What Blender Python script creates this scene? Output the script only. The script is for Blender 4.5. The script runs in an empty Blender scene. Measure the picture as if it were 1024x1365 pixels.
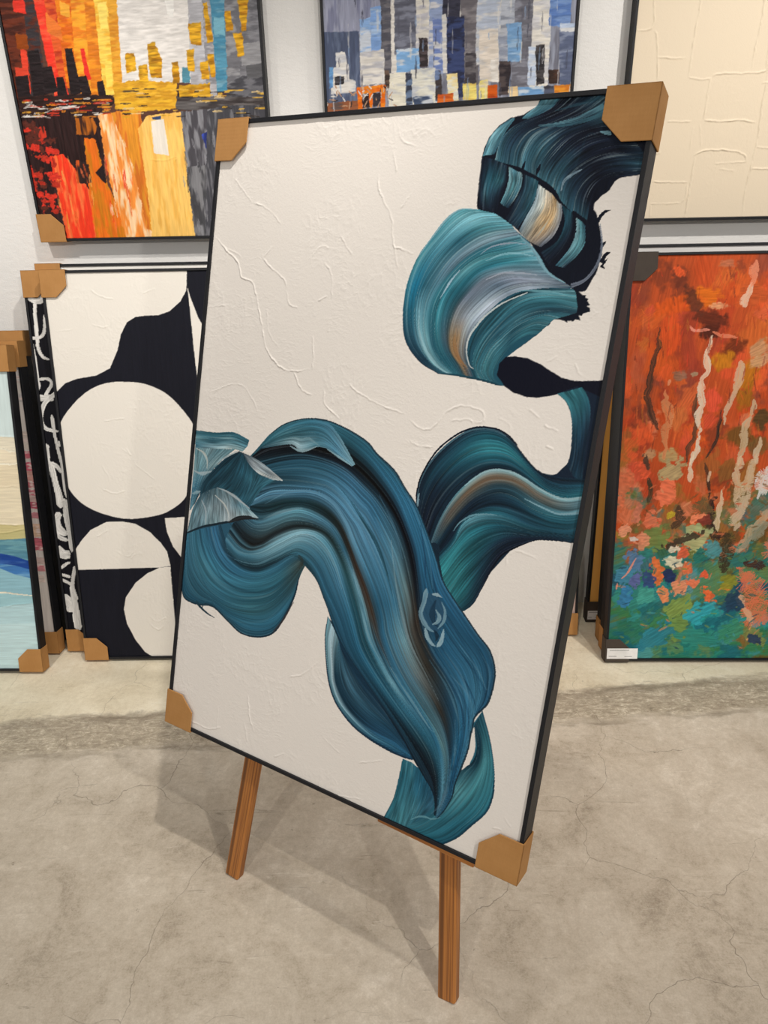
import bpy, bmesh, math, random
import numpy as np
from mathutils import Matrix, Vector, Euler

SC = bpy.context.scene
COL = SC.collection

# ---------------------------------------------------------------- paint engine
def hsh(ix, iy, seed):
    h = (ix.astype(np.int64) * 374761393 + iy.astype(np.int64) * 668265263 + seed * 1442695041) & 0xFFFFFFFF
    h = ((h ^ (h >> 13)) * 1274126177) & 0xFFFFFFFF
    return ((h ^ (h >> 16)) & 0xFFFF).astype(np.float32) / 65535.0


def vnoise(u, v, seed=0):
    """smooth value noise in -1..1"""
    u = np.asarray(u, np.float32); v = np.asarray(v, np.float32)
    iu = np.floor(u); iv = np.floor(v)
    fu = u - iu; fv = v - iv
    fu = fu * fu * (3 - 2 * fu); fv = fv * fv * (3 - 2 * fv)
    a = hsh(iu, iv, seed); b = hsh(iu + 1, iv, seed); c = hsh(iu, iv + 1, seed); d = hsh(iu + 1, iv + 1, seed)
    return ((a * (1 - fu) + b * fu) * (1 - fv) + (c * (1 - fu) + d * fu) * fv) * 2 - 1


def fbm(u, v, seed=0, octs=4):
    s = 0; a = .55; f = 1.0
    for k in range(octs):
        s = s + a * vnoise(u * f + 17.3 * k, v * f + 9.1 * k, seed + k); a *= .5; f *= 2.03
    return s


def catmull(p, n, closed=False):
    p = np.asarray(p, float)
    if closed:
        q = np.vstack([p[-1:], p, p[:2]])
    else:
        q = np.vstack([2 * p[0] - p[1], p, 2 * p[-1] - p[-2]])
    out = []
    m = len(q) - 3; k = max(6, int(4 * n / m))
    t = np.linspace(0, 1, k, endpoint=False)[:, None]
    for i in range(m):
        a, b, c, d = q[i:i + 4]
        out.append(.5 * (2 * b + (c - a) * t + (2 * a - 5 * b + 4 * c - d) * t ** 2 + (3 * b - a - 3 * c + d) * t ** 3))
    if not closed:
        out.append(p[-1:])
    out = np.vstack(out)
    if closed:
        out = np.vstack([out, out[:1]])
    s = np.r_[0, np.cumsum(np.hypot(*np.diff(out, axis=0).T))]
    g = np.linspace(0, s[-1], n)
    return np.c_[np.interp(g, s, out[:, 0]), np.interp(g, s, out[:, 1])], s[-1]


def rgb(c):
    if isinstance(c, int):
        return np.array([(c >> 16) & 255, (c >> 8) & 255, c & 255], np.float32) / 255
    return np.asarray(c, np.float32)


class Paint:
    """a painted panel: colour and relief (mm) on a regular grid, coordinates in mm, x right, z up"""

    def __init__(s, w, h, res, base):
        s.w, s.h, s.res = w, h, res
        s.nx = int(w / res) + 1; s.nz = int(h / res) + 1
        s.col = np.empty((s.nz, s.nx, 3), np.float32); s.col[:] = rgb(base)
        s.hgt = np.zeros((s.nz, s.nx), np.float32)
        s.seed = 11
        s.X, s.Z = np.meshgrid(np.arange(s.nx) * res, np.arange(s.nz) * res)

    def mask(s, pts, ss=2):
        """anti-aliased polygon coverage and the slice it lives in"""
        p = np.asarray(pts, float) / s.res
        x0 = max(0, int(p[:, 0].min()) - 2); x1 = min(s.nx, int(p[:, 0].max()) + 3)
        z0 = max(0, int(p[:, 1].min()) - 2); z1 = min(s.nz, int(p[:, 1].max()) + 3)
        if x1 <= x0 or z1 <= z0:
            return None, None
        W = (x1 - x0) * ss; H = (z1 - z0) * ss
        q = (p - [x0 - .5, z0 - .5]) * ss
        tog = np.zeros((H, W + 1), np.int32)
        a = q; b = np.roll(q, -1, 0)
        for (ax, az), (bx, bz) in zip(a, b):
            if az == bz:
                continue
            lo, hi = (az, bz) if az < bz else (bz, az)
            r = np.arange(max(0, math.ceil(lo - .5)), min(H, math.ceil(hi - .5)))
            if len(r) == 0:
                continue
            x = ax + (r + .5 - az) * (bx - ax) / (bz - az)
            np.add.at(tog, (r, np.clip(np.ceil(x - .5), 0, W).astype(int)), 1)
        m = (np.cumsum(tog, 1)[:, :W] & 1).astype(np.float32)
        m = m.reshape(z1 - z0, ss, x1 - x0, ss).mean((1, 3))
        return m, (slice(z0, z1), slice(x0, x1))

    def outline(s, pts, smooth, rough, n=None):
        p = np.asarray(pts, float)
        per = np.hypot(*np.diff(np.vstack([p, p[:1]]), axis=0).T).sum()
        n = n or int(max(24, per / (1.2 * s.res)))
        if smooth:
            q, _ = catmull(p, n, True)
        else:
            pp = np.vstack([p, p[:1]]); l = np.r_[0, np.cumsum(np.hypot(*np.diff(pp, axis=0).T))]
            g = np.linspace(0, l[-1], n); q = np.c_[np.interp(g, l, pp[:, 0]), np.interp(g, l, pp[:, 1])]
        if rough:
            s.seed += 7
            k = q / 7.0
            q = q + rough * np.c_[fbm(k[:, 0], k[:, 1], s.seed), fbm(k[:, 0] + 50, k[:, 1], s.seed + 3)] * 1.6
        return q

    def fill(s, pts, c, smooth=1, rough=0., streak=0., ang=90., ln=60., wd=4., c2=None, mix=.5, ridge=.0, alpha=1.0, lift=0., soft=0):
        q = s.outline(pts, smooth, rough)
        m, sl = s.mask(q)
        if m is None:
            return
        X, Z = s.X[sl], s.Z[sl]
        s.seed += 5
        ca, sa = math.cos(math.radians(ang)), math.sin(math.radians(ang))
        u = (X * ca + Z * sa) / ln; v = (-X * sa + Z * ca) / wd
        n = vnoise(u, v, s.seed) * .6 + vnoise(u * 2.1, v * 2.3, s.seed + 1) * .4
        col = rgb(c)[None, None] * np.ones((*m.shape, 1), np.float32)
        if c2 is not None:
            k = fbm(u * .8 + 3, v * .45 + 1, s.seed + 2, 3)
            k = np.clip((k + (mix - .5) * 1.2) * 3 + .5, 0, 1)[..., None]
            col = col * (1 - k) + rgb(c2) * k
        if streak:
            col = col * (1 + streak * n[..., None])
        if soft:
            for _ in range(soft):
                m = box(m)
        a = (m * alpha)[..., None]
        s.col[sl] = s.col[sl] * (1 - a) + np.clip(col, 0, 1) * a
        if ridge or lift:
            s.hgt[sl] = s.hgt[sl] * (1 - m) + m * (lift + ridge * n)

    def loft(s, curves, cols, streak=.16, fine=2.2, ridge=.22, seed=None, hl=.0, end=0.):
        """strokes running along the guide curves; colours run along each guide and blend across"""
        s.seed += 13; sd = seed or s.seed
        K = len(curves)
        ns = 0; R = []
        for c in curves:
            _, L = catmull(c, 50); ns = max(ns, L)
        ns = int(ns / s.res * 1.9) + 8
        for c in curves:
            R.append(catmull(c, ns)[0])
        R = np.array(R)                                    # K, ns, 2
        gap = [np.hypot(*(R[i + 1] - R[i]).T).max() for i in range(K - 1)]
        g = np.linspace(0, 1, ns)
        C = []
        for cc in cols:
            cc = [cc] if isinstance(cc, int) else cc
            cc = np.array([rgb(x) for x in cc])
            if len(cc) == 1:
                cc = np.repeat(cc, 2, 0)
            x = np.linspace(0, 1, len(cc))
            C.append(np.stack([np.interp(g, x, cc[:, k]) for k in range(3)], 1))
        C = np.array(C)
        d = 0.0
        for i in range(K - 1):
            nt = int(gap[i] / s.res * 1.9) + 4
            t = np.linspace(0, 1, nt)[:, None, None]
            a = R[max(0, i - 1)] if i > 0 else 2 * R[0] - R[1]
            b, c = R[i], R[i + 1]
            e = R[i + 2] if i + 2 < K else 2 * R[-1] - R[-2]
            P_ = .5 * (2 * b + (c - a) * t + (2 * a - 5 * b + 4 * c - e) * t ** 2 + (3 * b - a - 3 * c + e) * t ** 3)
            lin = b * (1 - t) + c * t
            P_ = .35 * P_ + .65 * lin
            mg = max(gap[i] * .7, 1e-3)
            ac = d + t[..., 0] * mg                         # across coordinate in mm
            al = np.broadcast_to(g[None] * 6.0, (nt, ns))
            ac = np.broadcast_to(ac, (nt, ns))
            n1 = vnoise(ac / fine, al * .6, sd); n2 = vnoise(ac / (fine * 3.1), al * .6, sd + 5); n3 = vnoise(ac / (fine * .55), al * .9, sd + 9)
            n = n1 * .42 + n2 * .3 + n3 * .42
            tw = np.clip(t + .22 * (n2 + .6 * n1)[..., None] * np.minimum(1, 4 * t * (1 - t)), 0, 1)
            tw = tw * .5 + .5 * tw * tw * (3 - 2 * tw)
            col = C[i] * (1 - tw) + C[i + 1] * tw
            col = col * (1 + 1.6 * streak * np.clip(n * 1.3, -1, 1)[..., None])
            if hl:
                h1 = vnoise(ac / fine, al * .28, sd + 15); h3 = vnoise(ac / (fine * .5), al * .5, sd + 19)
                k = np.clip(h1 * 1.1 + h3 * .9 + n2 * .3 - .62, 0, 1)[..., None] * hl
                col = col + (np.array([.72, .80, .80]) - col) * k
            ix = np.rint(P_[..., 0] / s.res).astype(int); iz = np.rint(P_[..., 1] / s.res).astype(int)
            ok = (ix >= 0) & (ix < s.nx) & (iz >= 0) & (iz < s.nz)
            if end:
                lim = 1 - end * (.5 + .5 * n1) * 1.0
                ok &= (g[None] <= lim)
            s.col[iz[ok], ix[ok]] = np.clip(col, 0, 1)[ok]
            s.hgt[iz[ok], ix[ok]] = (ridge * n + .15)[ok]
            d += mg

    def stroke(s, pts, w, c, alpha=1., taper=(1., 1.), bristle=.0, ridge=.15, c2=None, lift=.2, jag=0.):
        """one brush mark: width profile w (mm, one value or one per point)"""
        s.seed += 3
        L = catmull(pts, 40)[1]; n = int(L / s.res * 1.8) + 8
        q, _ = catmull(pts, n)
        g = np.linspace(0, 1, n)
        w = np.atleast_1d(np.asarray(w, float))
        ww = np.interp(g, np.linspace(0, 1, len(w)), w) if len(w) > 1 else np.full(n, w[0])
        env = np.ones(n)
        if taper[0] > 0: env *= np.clip(g / (.5 * taper[0]), 0, 1) ** .6
        if taper[1] > 0: env *= np.clip((1 - g) / (.5 * taper[1]), 0, 1) ** .6
        ww = ww * env
        if jag:
            k = g * L / 26.
            ww = ww * np.clip(1 + jag * 1.6 * fbm(k, k * 0 + 3, s.seed, 3), .2, 2)
            q = q + (jag * 1.6 * np.c_[fbm(k, k * 0 + 20, s.seed + 1, 3), fbm(k, k * 0 + 30, s.seed + 2, 3)]) * ww.max() * .45
        tg = np.gradient(q, axis=0); tg /= np.hypot(*tg.T)[:, None] + 1e-9
        nr = np.c_[-tg[:, 1], tg[:, 0]]
        nt = int(ww.max() / s.res * 1.9) + 3
        t = np.linspace(-.5, .5, nt)[:, None]
        P_ = q[None] + nr[None] * (t * ww[None])[..., None]
        nz = vnoise(t * ww.max() / 1.6 + 50 + 0 * g, np.broadcast_to(g * 5, (nt, n)), s.seed)
        a = np.full((nt, n), alpha)
        if bristle:
            a = a * np.clip(1 - bristle * (nz * .5 + .5) * 1.6 + .2, 0, 1)
        col = np.broadcast_to(rgb(c), (nt, n, 3))
        if c2 is not None:
            col = col + (rgb(c2) - col) * g[None, :, None]
        col = np.clip(col * (1 + .12 * nz[..., None]), 0, 1)
        ix = np.rint(P_[..., 0] / s.res).astype(int); iz = np.rint(P_[..., 1] / s.res).astype(int)
        ok = (ix >= 0) & (ix < s.nx) & (iz >= 0) & (iz < s.nz)
        # accumulate coverage once per cell
        A = {}
        idx = (iz * s.nx + ix)[ok]
        uq, first = np.unique(idx, return_index=True)
        aa = a[ok][first][:, None]; cc = col[ok][first]
        f = s.col.reshape(-1, 3); f[uq] = f[uq] * (1 - aa) + cc * aa
        if lift or ridge:
            hh = s.hgt.reshape(-1); hh[uq] = hh[uq] * (1 - aa[:, 0]) + aa[:, 0] * (lift + ridge * nz[ok][first])

    def ridge(s, pts, w, h, jag=1.2):
        """a raised ridge of paste"""
        s.seed += 3
        L = catmull(pts, 40)[1]; n = int(L / s.res * 2) + 8
        q, _ = catmull(pts, n)
        k = np.linspace(0, L / 9, n)
        q = q + jag * np.c_[fbm(k, k * 0, s.seed), fbm(k, k * 0 + 40, s.seed + 1)] * 1.8
        hv = h * np.clip(.65 + .7 * fbm(k * .6, k * 0 + 9, s.seed + 2), .15, 1.3)
        hv *= np.minimum(1, 8 * np.minimum(np.linspace(0, 1, n), np.linspace(1, 0, n)) + .1)
        r = int(w / s.res) + 1
        tg = np.gradient(q, axis=0); tg /= np.hypot(*tg.T)[:, None] + 1e-9
        nr = np.c_[-tg[:, 1], tg[:, 0]]
        add = np.zeros_like(s.hgt)
        for o in np.linspace(-1.2, 1.2, 5 * r + 3):
            p = q + nr * (o * w)
            ix = np.rint(p[:, 0] / s.res).astype(int); iz = np.rint(p[:, 1] / s.res).astype(int)
            ok = (ix >= 0) & (ix < s.nx) & (iz >= 0) & (iz < s.nz)
            v = hv * (math.exp(-(o * 1.6) ** 2) if o > 0 else math.exp(-(o * 3.2) ** 2))
            np.maximum.at(add, (iz[ok], ix[ok]), v[ok])
        s.hgt += add

    def blob(s, x, z, rx, rz, c, alpha=1., ang=0., ragged=.5, soft=.25, seed=None, tex=.12):
        s.seed += 3
        R = max(rx, rz) * 1.7
        x0 = max(0, int((x - R) / s.res)); x1 = min(s.nx, int((x + R) / s.res) + 2)
        z0 = max(0, int((z - R) / s.res)); z1 = min(s.nz, int((z + R) / s.res) + 2)
        if x1 <= x0 or z1 <= z0:
            return
        sl = (slice(z0, z1), slice(x0, x1))
        X, Z = s.X[sl] - x, s.Z[sl] - z
        ca, sa = math.cos(math.radians(ang)), math.sin(math.radians(ang))
        u = (X * ca + Z * sa) / rx; v = (-X * sa + Z * ca) / rz
        r = np.sqrt(u * u + v * v)
        r = r + ragged * fbm(X / (.5 * min(rx, rz) + 3) + 5, Z / (.5 * min(rx, rz) + 3), s.seed, 4)
        m = np.clip((1 - r) / max(soft, .03), 0, 1) * alpha
        n = vnoise(u * 2.2, v * min(rx, rz) / 2.6, s.seed + 1)
        a = m[..., None]
        s.col[sl] = s.col[sl] * (1 - a) + np.clip(rgb(c) * (1 + tex * n[..., None]), 0, 1) * a
        s.hgt[sl] += m * .25 * (n * .6 + .3)

    def plaster(s, amp=.5, scale=38., seed=3, where=0):
        """trowelled paste: faint patches of crinkled ridges"""
        X, Z = s.X, s.Z
        wx = X + 16 * fbm(X / 55, Z / 55, seed, 3); wz = Z + 16 * fbm(X / 55 + 31, Z / 55, seed + 4, 3)
        r = 1 - np.abs(fbm(wx / scale, wz / (scale * 1.25), seed + 8, 4)) * 3.2
        r = np.clip(r, 0, 1) ** 2
        f = 1 - np.abs(fbm(wx / 13, wz / 17, seed + 21, 3)) * 2.6
        f = np.clip(f, 0, 1) ** 2
        m = np.clip(fbm(X / 95, Z / 95, seed + 12, 2) * 2.4 + .35, 0, 1)
        g2 = np.clip(1 - np.abs(fbm(wx / 26, wz / 7, seed + 41, 3)) * 3., 0, 1) ** 3
        m2 = np.clip(fbm(X / 60 + 9, Z / 80, seed + 52, 2) * 2.6 + .1, 0, 1)
        h = amp * (.7 * r * m + .75 * f * np.clip(m - .2, 0, 1) * 1.3 + .6 * g2 * m2) + .16 * amp * fbm(X / 5, Z / 5, seed + 30, 2)
        if where:                                          # only on the pale paint
            h = h * np.clip((s.col.mean(2) - .55) * 6, 0, 1)
        s.hgt += h.astype(np.float32)


def box(m):
    p = np.pad(m, 1, mode='edge')
    return (p[:-2, :-2] + p[:-2, 1:-1] + p[:-2, 2:] + p[1:-1, :-2] + p[1:-1, 1:-1] + p[1:-1, 2:] + p[2:, :-2] + p[2:, 1:-1] + p[2:, 2:]) / 9

def run_ops(pt, ops):
    for op in ops:
        k = op[0]
        if k == 'F': pt.fill(op[1], op[2], **op[3])
        elif k == 'L': pt.loft(op[1], op[2], **op[3])
        elif k == 'S': pt.stroke(op[1], op[2], op[3], **op[4])
        elif k == 'R': pt.ridge(op[1], op[2], op[3], **op[4])
        elif k == 'B': pt.blob(op[1][0], op[1][1], op[2], op[3], op[4], **op[5])
        elif k == 'P': pt.plaster(**op[1])


# ---------------------------------------------------------------- materials
def srgb(r, g, b):
    f = lambda c: (c / 255 / 12.92) if c / 255 <= .04045 else ((c / 255 + .055) / 1.055) ** 2.4
    return (f(r), f(g), f(b), 1)


def mat(name):
    m = bpy.data.materials.new(name); m.use_nodes = True
    nt = m.node_tree; nt.nodes.clear()
    out = nt.nodes.new('ShaderNodeOutputMaterial'); b = nt.nodes.new('ShaderNodeBsdfPrincipled')
    nt.links.new(b.outputs[0], out.inputs[0])
    return m, nt, b


def N(nt, t, **kw):
    n = nt.nodes.new(t)
    for k, v in kw.items():
        if k.startswith('_'):
            setattr(n, k[1:], v)
        else:
            n.inputs[k.replace('__', ' ')].default_value = v
    return n


def coords(nt, scale=(1, 1, 1), kind='Object'):
    tc = nt.nodes.new('ShaderNodeTexCoord'); mp = nt.nodes.new('ShaderNodeMapping')
    mp.inputs['Scale'].default_value = scale
    nt.links.new(tc.outputs[kind], mp.inputs[0])
    return mp.outputs[0]


def noise(nt, vec, scale, detail=4, rough=.55, dist=0.):
    n = N(nt, 'ShaderNodeTexNoise', Scale=scale, Detail=detail, Roughness=rough, Distortion=dist)
    nt.links.new(vec, n.inputs['Vector'])
    return n.outputs['Fac']


def ramp(nt, fac, stops, interp='LINEAR'):
    r = nt.nodes.new('ShaderNodeValToRGB'); r.color_ramp.interpolation = interp
    e = r.color_ramp.elements
    while len(e) < len(stops):
        e.new(.5)
    for q, (p, c) in zip(e, stops):
        q.position = p; q.color = c if len(c) == 4 else (*c, 1)
    nt.links.new(fac, r.inputs[0])
    return r.outputs[0]


def mix(nt, fac, a, b, mode='MIX'):
    m = nt.nodes.new('ShaderNodeMix'); m.data_type = 'RGBA'; m.blend_type = mode
    for sock, v in ((m.inputs[0], fac), (m.inputs[6], a), (m.inputs[7], b)):
        if isinstance(v, (int, float)): sock.default_value = v
        elif isinstance(v, tuple): sock.default_value = v
        else: nt.links.new(v, sock)
    return m.outputs[2]


def math_(nt, op, a, b=None, clamp=False):
    m = nt.nodes.new('ShaderNodeMath'); m.operation = op; m.use_clamp = clamp
    for i, v in enumerate((a, b)):
        if v is None: continue
        if isinstance(v, (int, float)): m.inputs[i].default_value = v
        else: nt.links.new(v, m.inputs[i])
    return m.outputs[0]


def bump(nt, b, h, dist, strength=1.):
    n = nt.nodes.new('ShaderNodeBump'); n.inputs['Distance'].default_value = dist; n.inputs['Strength'].default_value = strength
    nt.links.new(h, n.inputs['Height']); nt.links.new(n.outputs[0], b.inputs['Normal'])


def paint_material(rough):
    m, nt, b = mat('oil_paint')
    a = nt.nodes.new('ShaderNodeAttribute'); a.attribute_name = 'paint'
    nt.links.new(a.outputs['Color'], b.inputs['Base Color'])
    b.inputs['Roughness'].default_value = rough
    b.inputs['Specular IOR Level'].default_value = .10
    v = coords(nt)
    bump(nt, b, noise(nt, v, 260, 3, .6), .0006, .5)
    return m


def black_frame():
    m, nt, b = mat('black_frame_paint')
    v = coords(nt)
    n = noise(nt, v, 300, 3)
    nt.links.new(ramp(nt, n, [(.3, srgb(14, 15, 20)), (.7, srgb(24, 25, 30))]), b.inputs['Base Color'])
    b.inputs['Roughness'].default_value = .5
    b.inputs['Specular IOR Level'].default_value = .35
    bump(nt, b, noise(nt, v, 420, 3), .0008, .5)
    return m


def cardboard(name='brown_cardboard', c0=(172, 122, 64), c1=(190, 140, 82), c2=(148, 102, 52)):
    m, nt, b = mat(name)
    v = coords(nt)
    n = noise(nt, v, 14, 4); f = noise(nt, coords(nt, (500, 500, 60)), 1, 3)
    c = ramp(nt, n, [(.25, srgb(*c0)), (.75, srgb(*c1))])
    c = mix(nt, math_(nt, 'MULTIPLY', f, .35), c, srgb(*c2))
    nt.links.new(c, b.inputs['Base Color'])
    b.inputs['Roughness'].default_value = .8
    w = N(nt, 'ShaderNodeTexWave', Scale=42., Distortion=.6, Detail=1.)
    w.bands_direction = 'Z'
    nt.links.new(v, w.inputs['Vector'])
    bump(nt, b, w.outputs['Fac'], .0004, .12)
    return m


def pine():
    m, nt, b = mat('stained_pine')
    v = coords(nt, (1, 1, 1))
    warp = noise(nt, coords(nt, (8, 8, 2.2)), 1.0, 2)
    g = noise(nt, coords(nt, (120, 60, 1.3)), 1.0, 3, .5, .5)
    g2 = noise(nt, coords(nt, (420, 200, 5)), 1.0, 3)
    c = ramp(nt, g, [(.36, srgb(88, 48, 18)), (.44, srgb(156, 94, 40)), (.55, srgb(200, 130, 60)), (.62, srgb(164, 100, 44)), (.70, srgb(92, 50, 20))])
    c = mix(nt, math_(nt, 'MULTIPLY', g2, .35), c, srgb(96, 54, 22))
    c = mix(nt, math_(nt, 'MULTIPLY', warp, .4), c, srgb(184, 122, 60))
    nt.links.new(c, b.inputs['Base Color'])
    b.inputs['Roughness'].default_value = .45
    bump(nt, b, g, .0008, .4)
    return m


def plain(name, c, rough=.6, var=.06, scale=40):
    m, nt, b = mat(name)
    n = noise(nt, coords(nt), scale, 3)
    lo = tuple(x * (1 - var) for x in c[:3]); hi = tuple(min(1, x * (1 + var)) for x in c[:3])
    nt.links.new(ramp(nt, n, [(.3, lo), (.7, hi)]), b.inputs['Base Color'])
    b.inputs['Roughness'].default_value = rough
    return m


def wall_material():
    m, nt, b = mat('white_wall_paint')
    v = coords(nt)
    n = noise(nt, v, 1.6, 3)
    nt.links.new(ramp(nt, n, [(.3, srgb(233, 232, 229)), (.7, srgb(239, 238, 236))]), b.inputs['Base Color'])
    b.inputs['Roughness'].default_value = .7
    h = math_(nt, 'ADD', noise(nt, coords(nt, (30, 30, 60)), 1.5, 4, .6), math_(nt, 'MULTIPLY', noise(nt, v, 220, 2), .4))
    bump(nt, b, h, .004, .35)
    return m


def concrete():
    m, nt, b = mat('polished_concrete')
    v = coords(nt)
    M = lambda op, a, c=None, clamp=False: math_(nt, op, a, c, clamp)
    step = lambda x, lo, k: M('MULTIPLY', M('SUBTRACT', x, lo), k, True)
    sep = nt.nodes.new('ShaderNodeSeparateXYZ'); nt.links.new(v, sep.inputs[0])
    big = noise(nt, v, 1.5, 6, .6, .4); mid = noise(nt, v, 7, 10, .72, .8); fine = noise(nt, v, 55, 8, .78); grit = noise(nt, v, 240, 3, .7)
    s = M('ADD', M('MULTIPLY', big, .28), M('ADD', M('MULTIPLY', mid, .32), M('ADD', M('MULTIPLY', fine, .26), M('MULTIPLY', grit, .14))))
    c = ramp(nt, s, [(.37, srgb(146, 134, 117)), (.46, srgb(184, 172, 154)), (.535, srgb(201, 190, 173)), (.63, srgb(226, 217, 202))])
    # the pour along the wall is older and paler; its joint runs slightly askew
    yb = M('SUBTRACT', sep.outputs[1], M('MULTIPLY', sep.outputs[0], .09))
    wob = M('MULTIPLY', M('SUBTRACT', noise(nt, coords(nt, (5, 14, 1)), 1.0, 8, .7, .6), .5), .12)
    yy = M('ADD', yb, wob)
    pale = step(yy, 1.878, 22.)
    c = mix(nt, pale, c, ramp(nt, s, [(.36, srgb(178, 164, 138)), (.46, srgb(212, 200, 174)), (.55, srgb(228, 218, 194)), (.64, srgb(240, 233, 214))]))
    # scraped, stained joint
    band = M('MULTIPLY', step(yy, 1.728, 26.), M('SUBTRACT', 1., step(yy, 1.893, 30.)), True)
    scr = M('ADD', M('MULTIPLY', noise(nt, coords(nt, (11, 34, 1)), 1.0, 10, .82, 2.2), .55), M('MULTIPLY', noise(nt, v, 34, 9, .85, 1.5), .45))
    bc = ramp(nt, scr, [(.38, srgb(112, 101, 84)), (.46, srgb(150, 138, 119)), (.53, srgb(180, 168, 147)), (.57, srgb(212, 202, 181)), (.63, srgb(240, 232, 215))])
    c = mix(nt, M('MULTIPLY', band, .85), c, bc)
    edge = M('SUBTRACT', 1., M('MULTIPLY', M('ABSOLUTE', M('SUBTRACT', yy, 1.892)), 34.), True)
    edge2 = M('SUBTRACT', 1., M('MULTIPLY', M('ABSOLUTE', M('SUBTRACT', yy, 1.735)), 60.), True)
    c = mix(nt, M('MULTIPLY', M('MAXIMUM', edge, edge2), M('MULTIPLY', step(noise(nt, coords(nt, (3, 8, 1)), 1.3, 4), .40, 5.), .75)), c, srgb(122, 111, 94))
    # hairline cracks
    dv = N(nt, 'ShaderNodeVectorMath', _operation='ADD'); nz = N(nt, 'ShaderNodeTexNoise', Scale=3.2, Detail=5.)
    nt.links.new(v, nz.inputs['Vector'])
    sc = N(nt, 'ShaderNodeVectorMath', _operation='SCALE'); sc.inputs['Scale'].default_value = .30
    nt.links.new(nz.outputs['Color'], sc.inputs[0]); nt.links.new(v, dv.inputs[0]); nt.links.new(sc.outputs[0], dv.inputs[1])
    vo = N(nt, 'ShaderNodeTexVoronoi', Scale=2.6); vo.feature = 'DISTANCE_TO_EDGE'; vo.voronoi_dimensions = '2D'
    nt.links.new(dv.outputs[0], vo.inputs['Vector'])
    cr = M('SUBTRACT', 1., M('MULTIPLY', vo.outputs['Distance'], 330.), True)
    cm = step(noise(nt, v, 2.3, 3), .42, 8.)
    cr = M('MULTIPLY', cr, cm)
    c = mix(nt, M('MULTIPLY', cr, .6), c, srgb(98, 88, 76))
    # trowel scratches, pits and small rust stains
    for sx, sy, q, lo, a, col in ((3.5, 34, 1.6, .60, .6, (108, 96, 80)), (16, 5, 2.2, .63, .5, (112, 100, 84)), (4, 30, 2.1, .60, .5, (232, 225, 212)), (9, 60, 1.7, .62, .5, (104, 92, 76))):
        k = step(noise(nt, coords(nt, (sx, sy, 1)), q, 9, .78, 1.3), lo, 10.)
        c = mix(nt, M('MULTIPLY', k, a), c, srgb(*col))
    sp = step(noise(nt, v, 46, 6, .65), .665, 18.)
    c = mix(nt, M('MULTIPLY', sp, .55), c, srgb(104, 90, 74))
    ru = M('MULTIPLY', step(noise(nt, v, 9, 6, .7), .66, 10.), step(noise(nt, v, 2.1, 2), .5, 6.))
    c = mix(nt, M('MULTIPLY', ru, .4), c, srgb(150, 112, 78))
    nt.links.new(c, b.inputs['Base Color'])
    nt.links.new(ramp(nt, mid, [(.3, (.42, .42, .42)), (.7, (.62, .62, .62))]), b.inputs['Roughness'])
    b.inputs['Specular IOR Level'].default_value = .35
    h = M('SUBTRACT', M('ADD', M('MULTIPLY', mid, .5), M('ADD', M('MULTIPLY', fine, .4), M('MULTIPLY', M('MULTIPLY', band, scr), .8))), M('MULTIPLY', cr, .6))
    bump(nt, b, h, .004, .4)
    return m


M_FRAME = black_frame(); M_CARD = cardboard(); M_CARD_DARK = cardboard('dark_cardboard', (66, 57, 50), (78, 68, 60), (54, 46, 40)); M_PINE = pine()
M_BACK = plain('backing_board', srgb(150, 120, 84)); M_LABEL = plain('label_paper', srgb(236, 236, 236)); M_INK = plain('label_ink', srgb(120, 120, 122))
M_CHROME = plain('steel', srgb(150, 150, 150), .3)

# ---------------------------------------------------------------- mesh helpers
def link(name, me, parent=None, m=None):
    o = bpy.data.objects.new(name, me); COL.objects.link(o)
    if parent is not None: o.parent = parent
    if m is not None and not me.materials: me.materials.append(m)
    return o


def mesh_from(bm, name, m, bevel=0., seg=2):
    me = bpy.data.meshes.new(name); bm.normal_update(); bm.to_mesh(me); bm.free(); me.materials.append(m)
    return me


def add_box(bm, x0, x1, y0, y1, z0, z1):
    v = [bm.verts.new(p) for p in ((x0, y0, z0), (x1, y0, z0), (x1, y1, z0), (x0, y1, z0), (x0, y0, z1), (x1, y0, z1), (x1, y1, z1), (x0, y1, z1))]
    for f in ((0, 1, 5, 4), (1, 2, 6, 5), (2, 3, 7, 6), (3, 0, 4, 7), (4, 5, 6, 7), (3, 2, 1, 0)):
        bm.faces.new([v[i] for i in f])
    return v


def add_prism(bm, poly, y0, y1):
    """polygon in x,z extruded along y"""
    a = [bm.verts.new((x, y0, z)) for x, z in poly]; b = [bm.verts.new((x, y1, z)) for x, z in poly]
    n = len(poly)
    s = sum(poly[i][0] * poly[(i + 1) % n][1] - poly[(i + 1) % n][0] * poly[i][1] for i in range(n))
    if s < 0: a.reverse(); b.reverse()
    bm.faces.new(a); bm.faces.new(b[::-1])
    for i in range(n):
        bm.faces.new((a[i], b[i], b[(i + 1) % n], a[(i + 1) % n]))


def bevel_mod(o, w, seg=2):
    md = o.modifiers.new('bevel', 'BEVEL'); md.width = w; md.segments = seg; md.limit_method = 'ANGLE'; md.angle_limit = math.radians(40)
    md.harden_normals = False


def tag(o, label, cat, group=None):
    o['label'] = label; o['category'] = cat
    if group: o['group'] = group


LIP = .008


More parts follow.
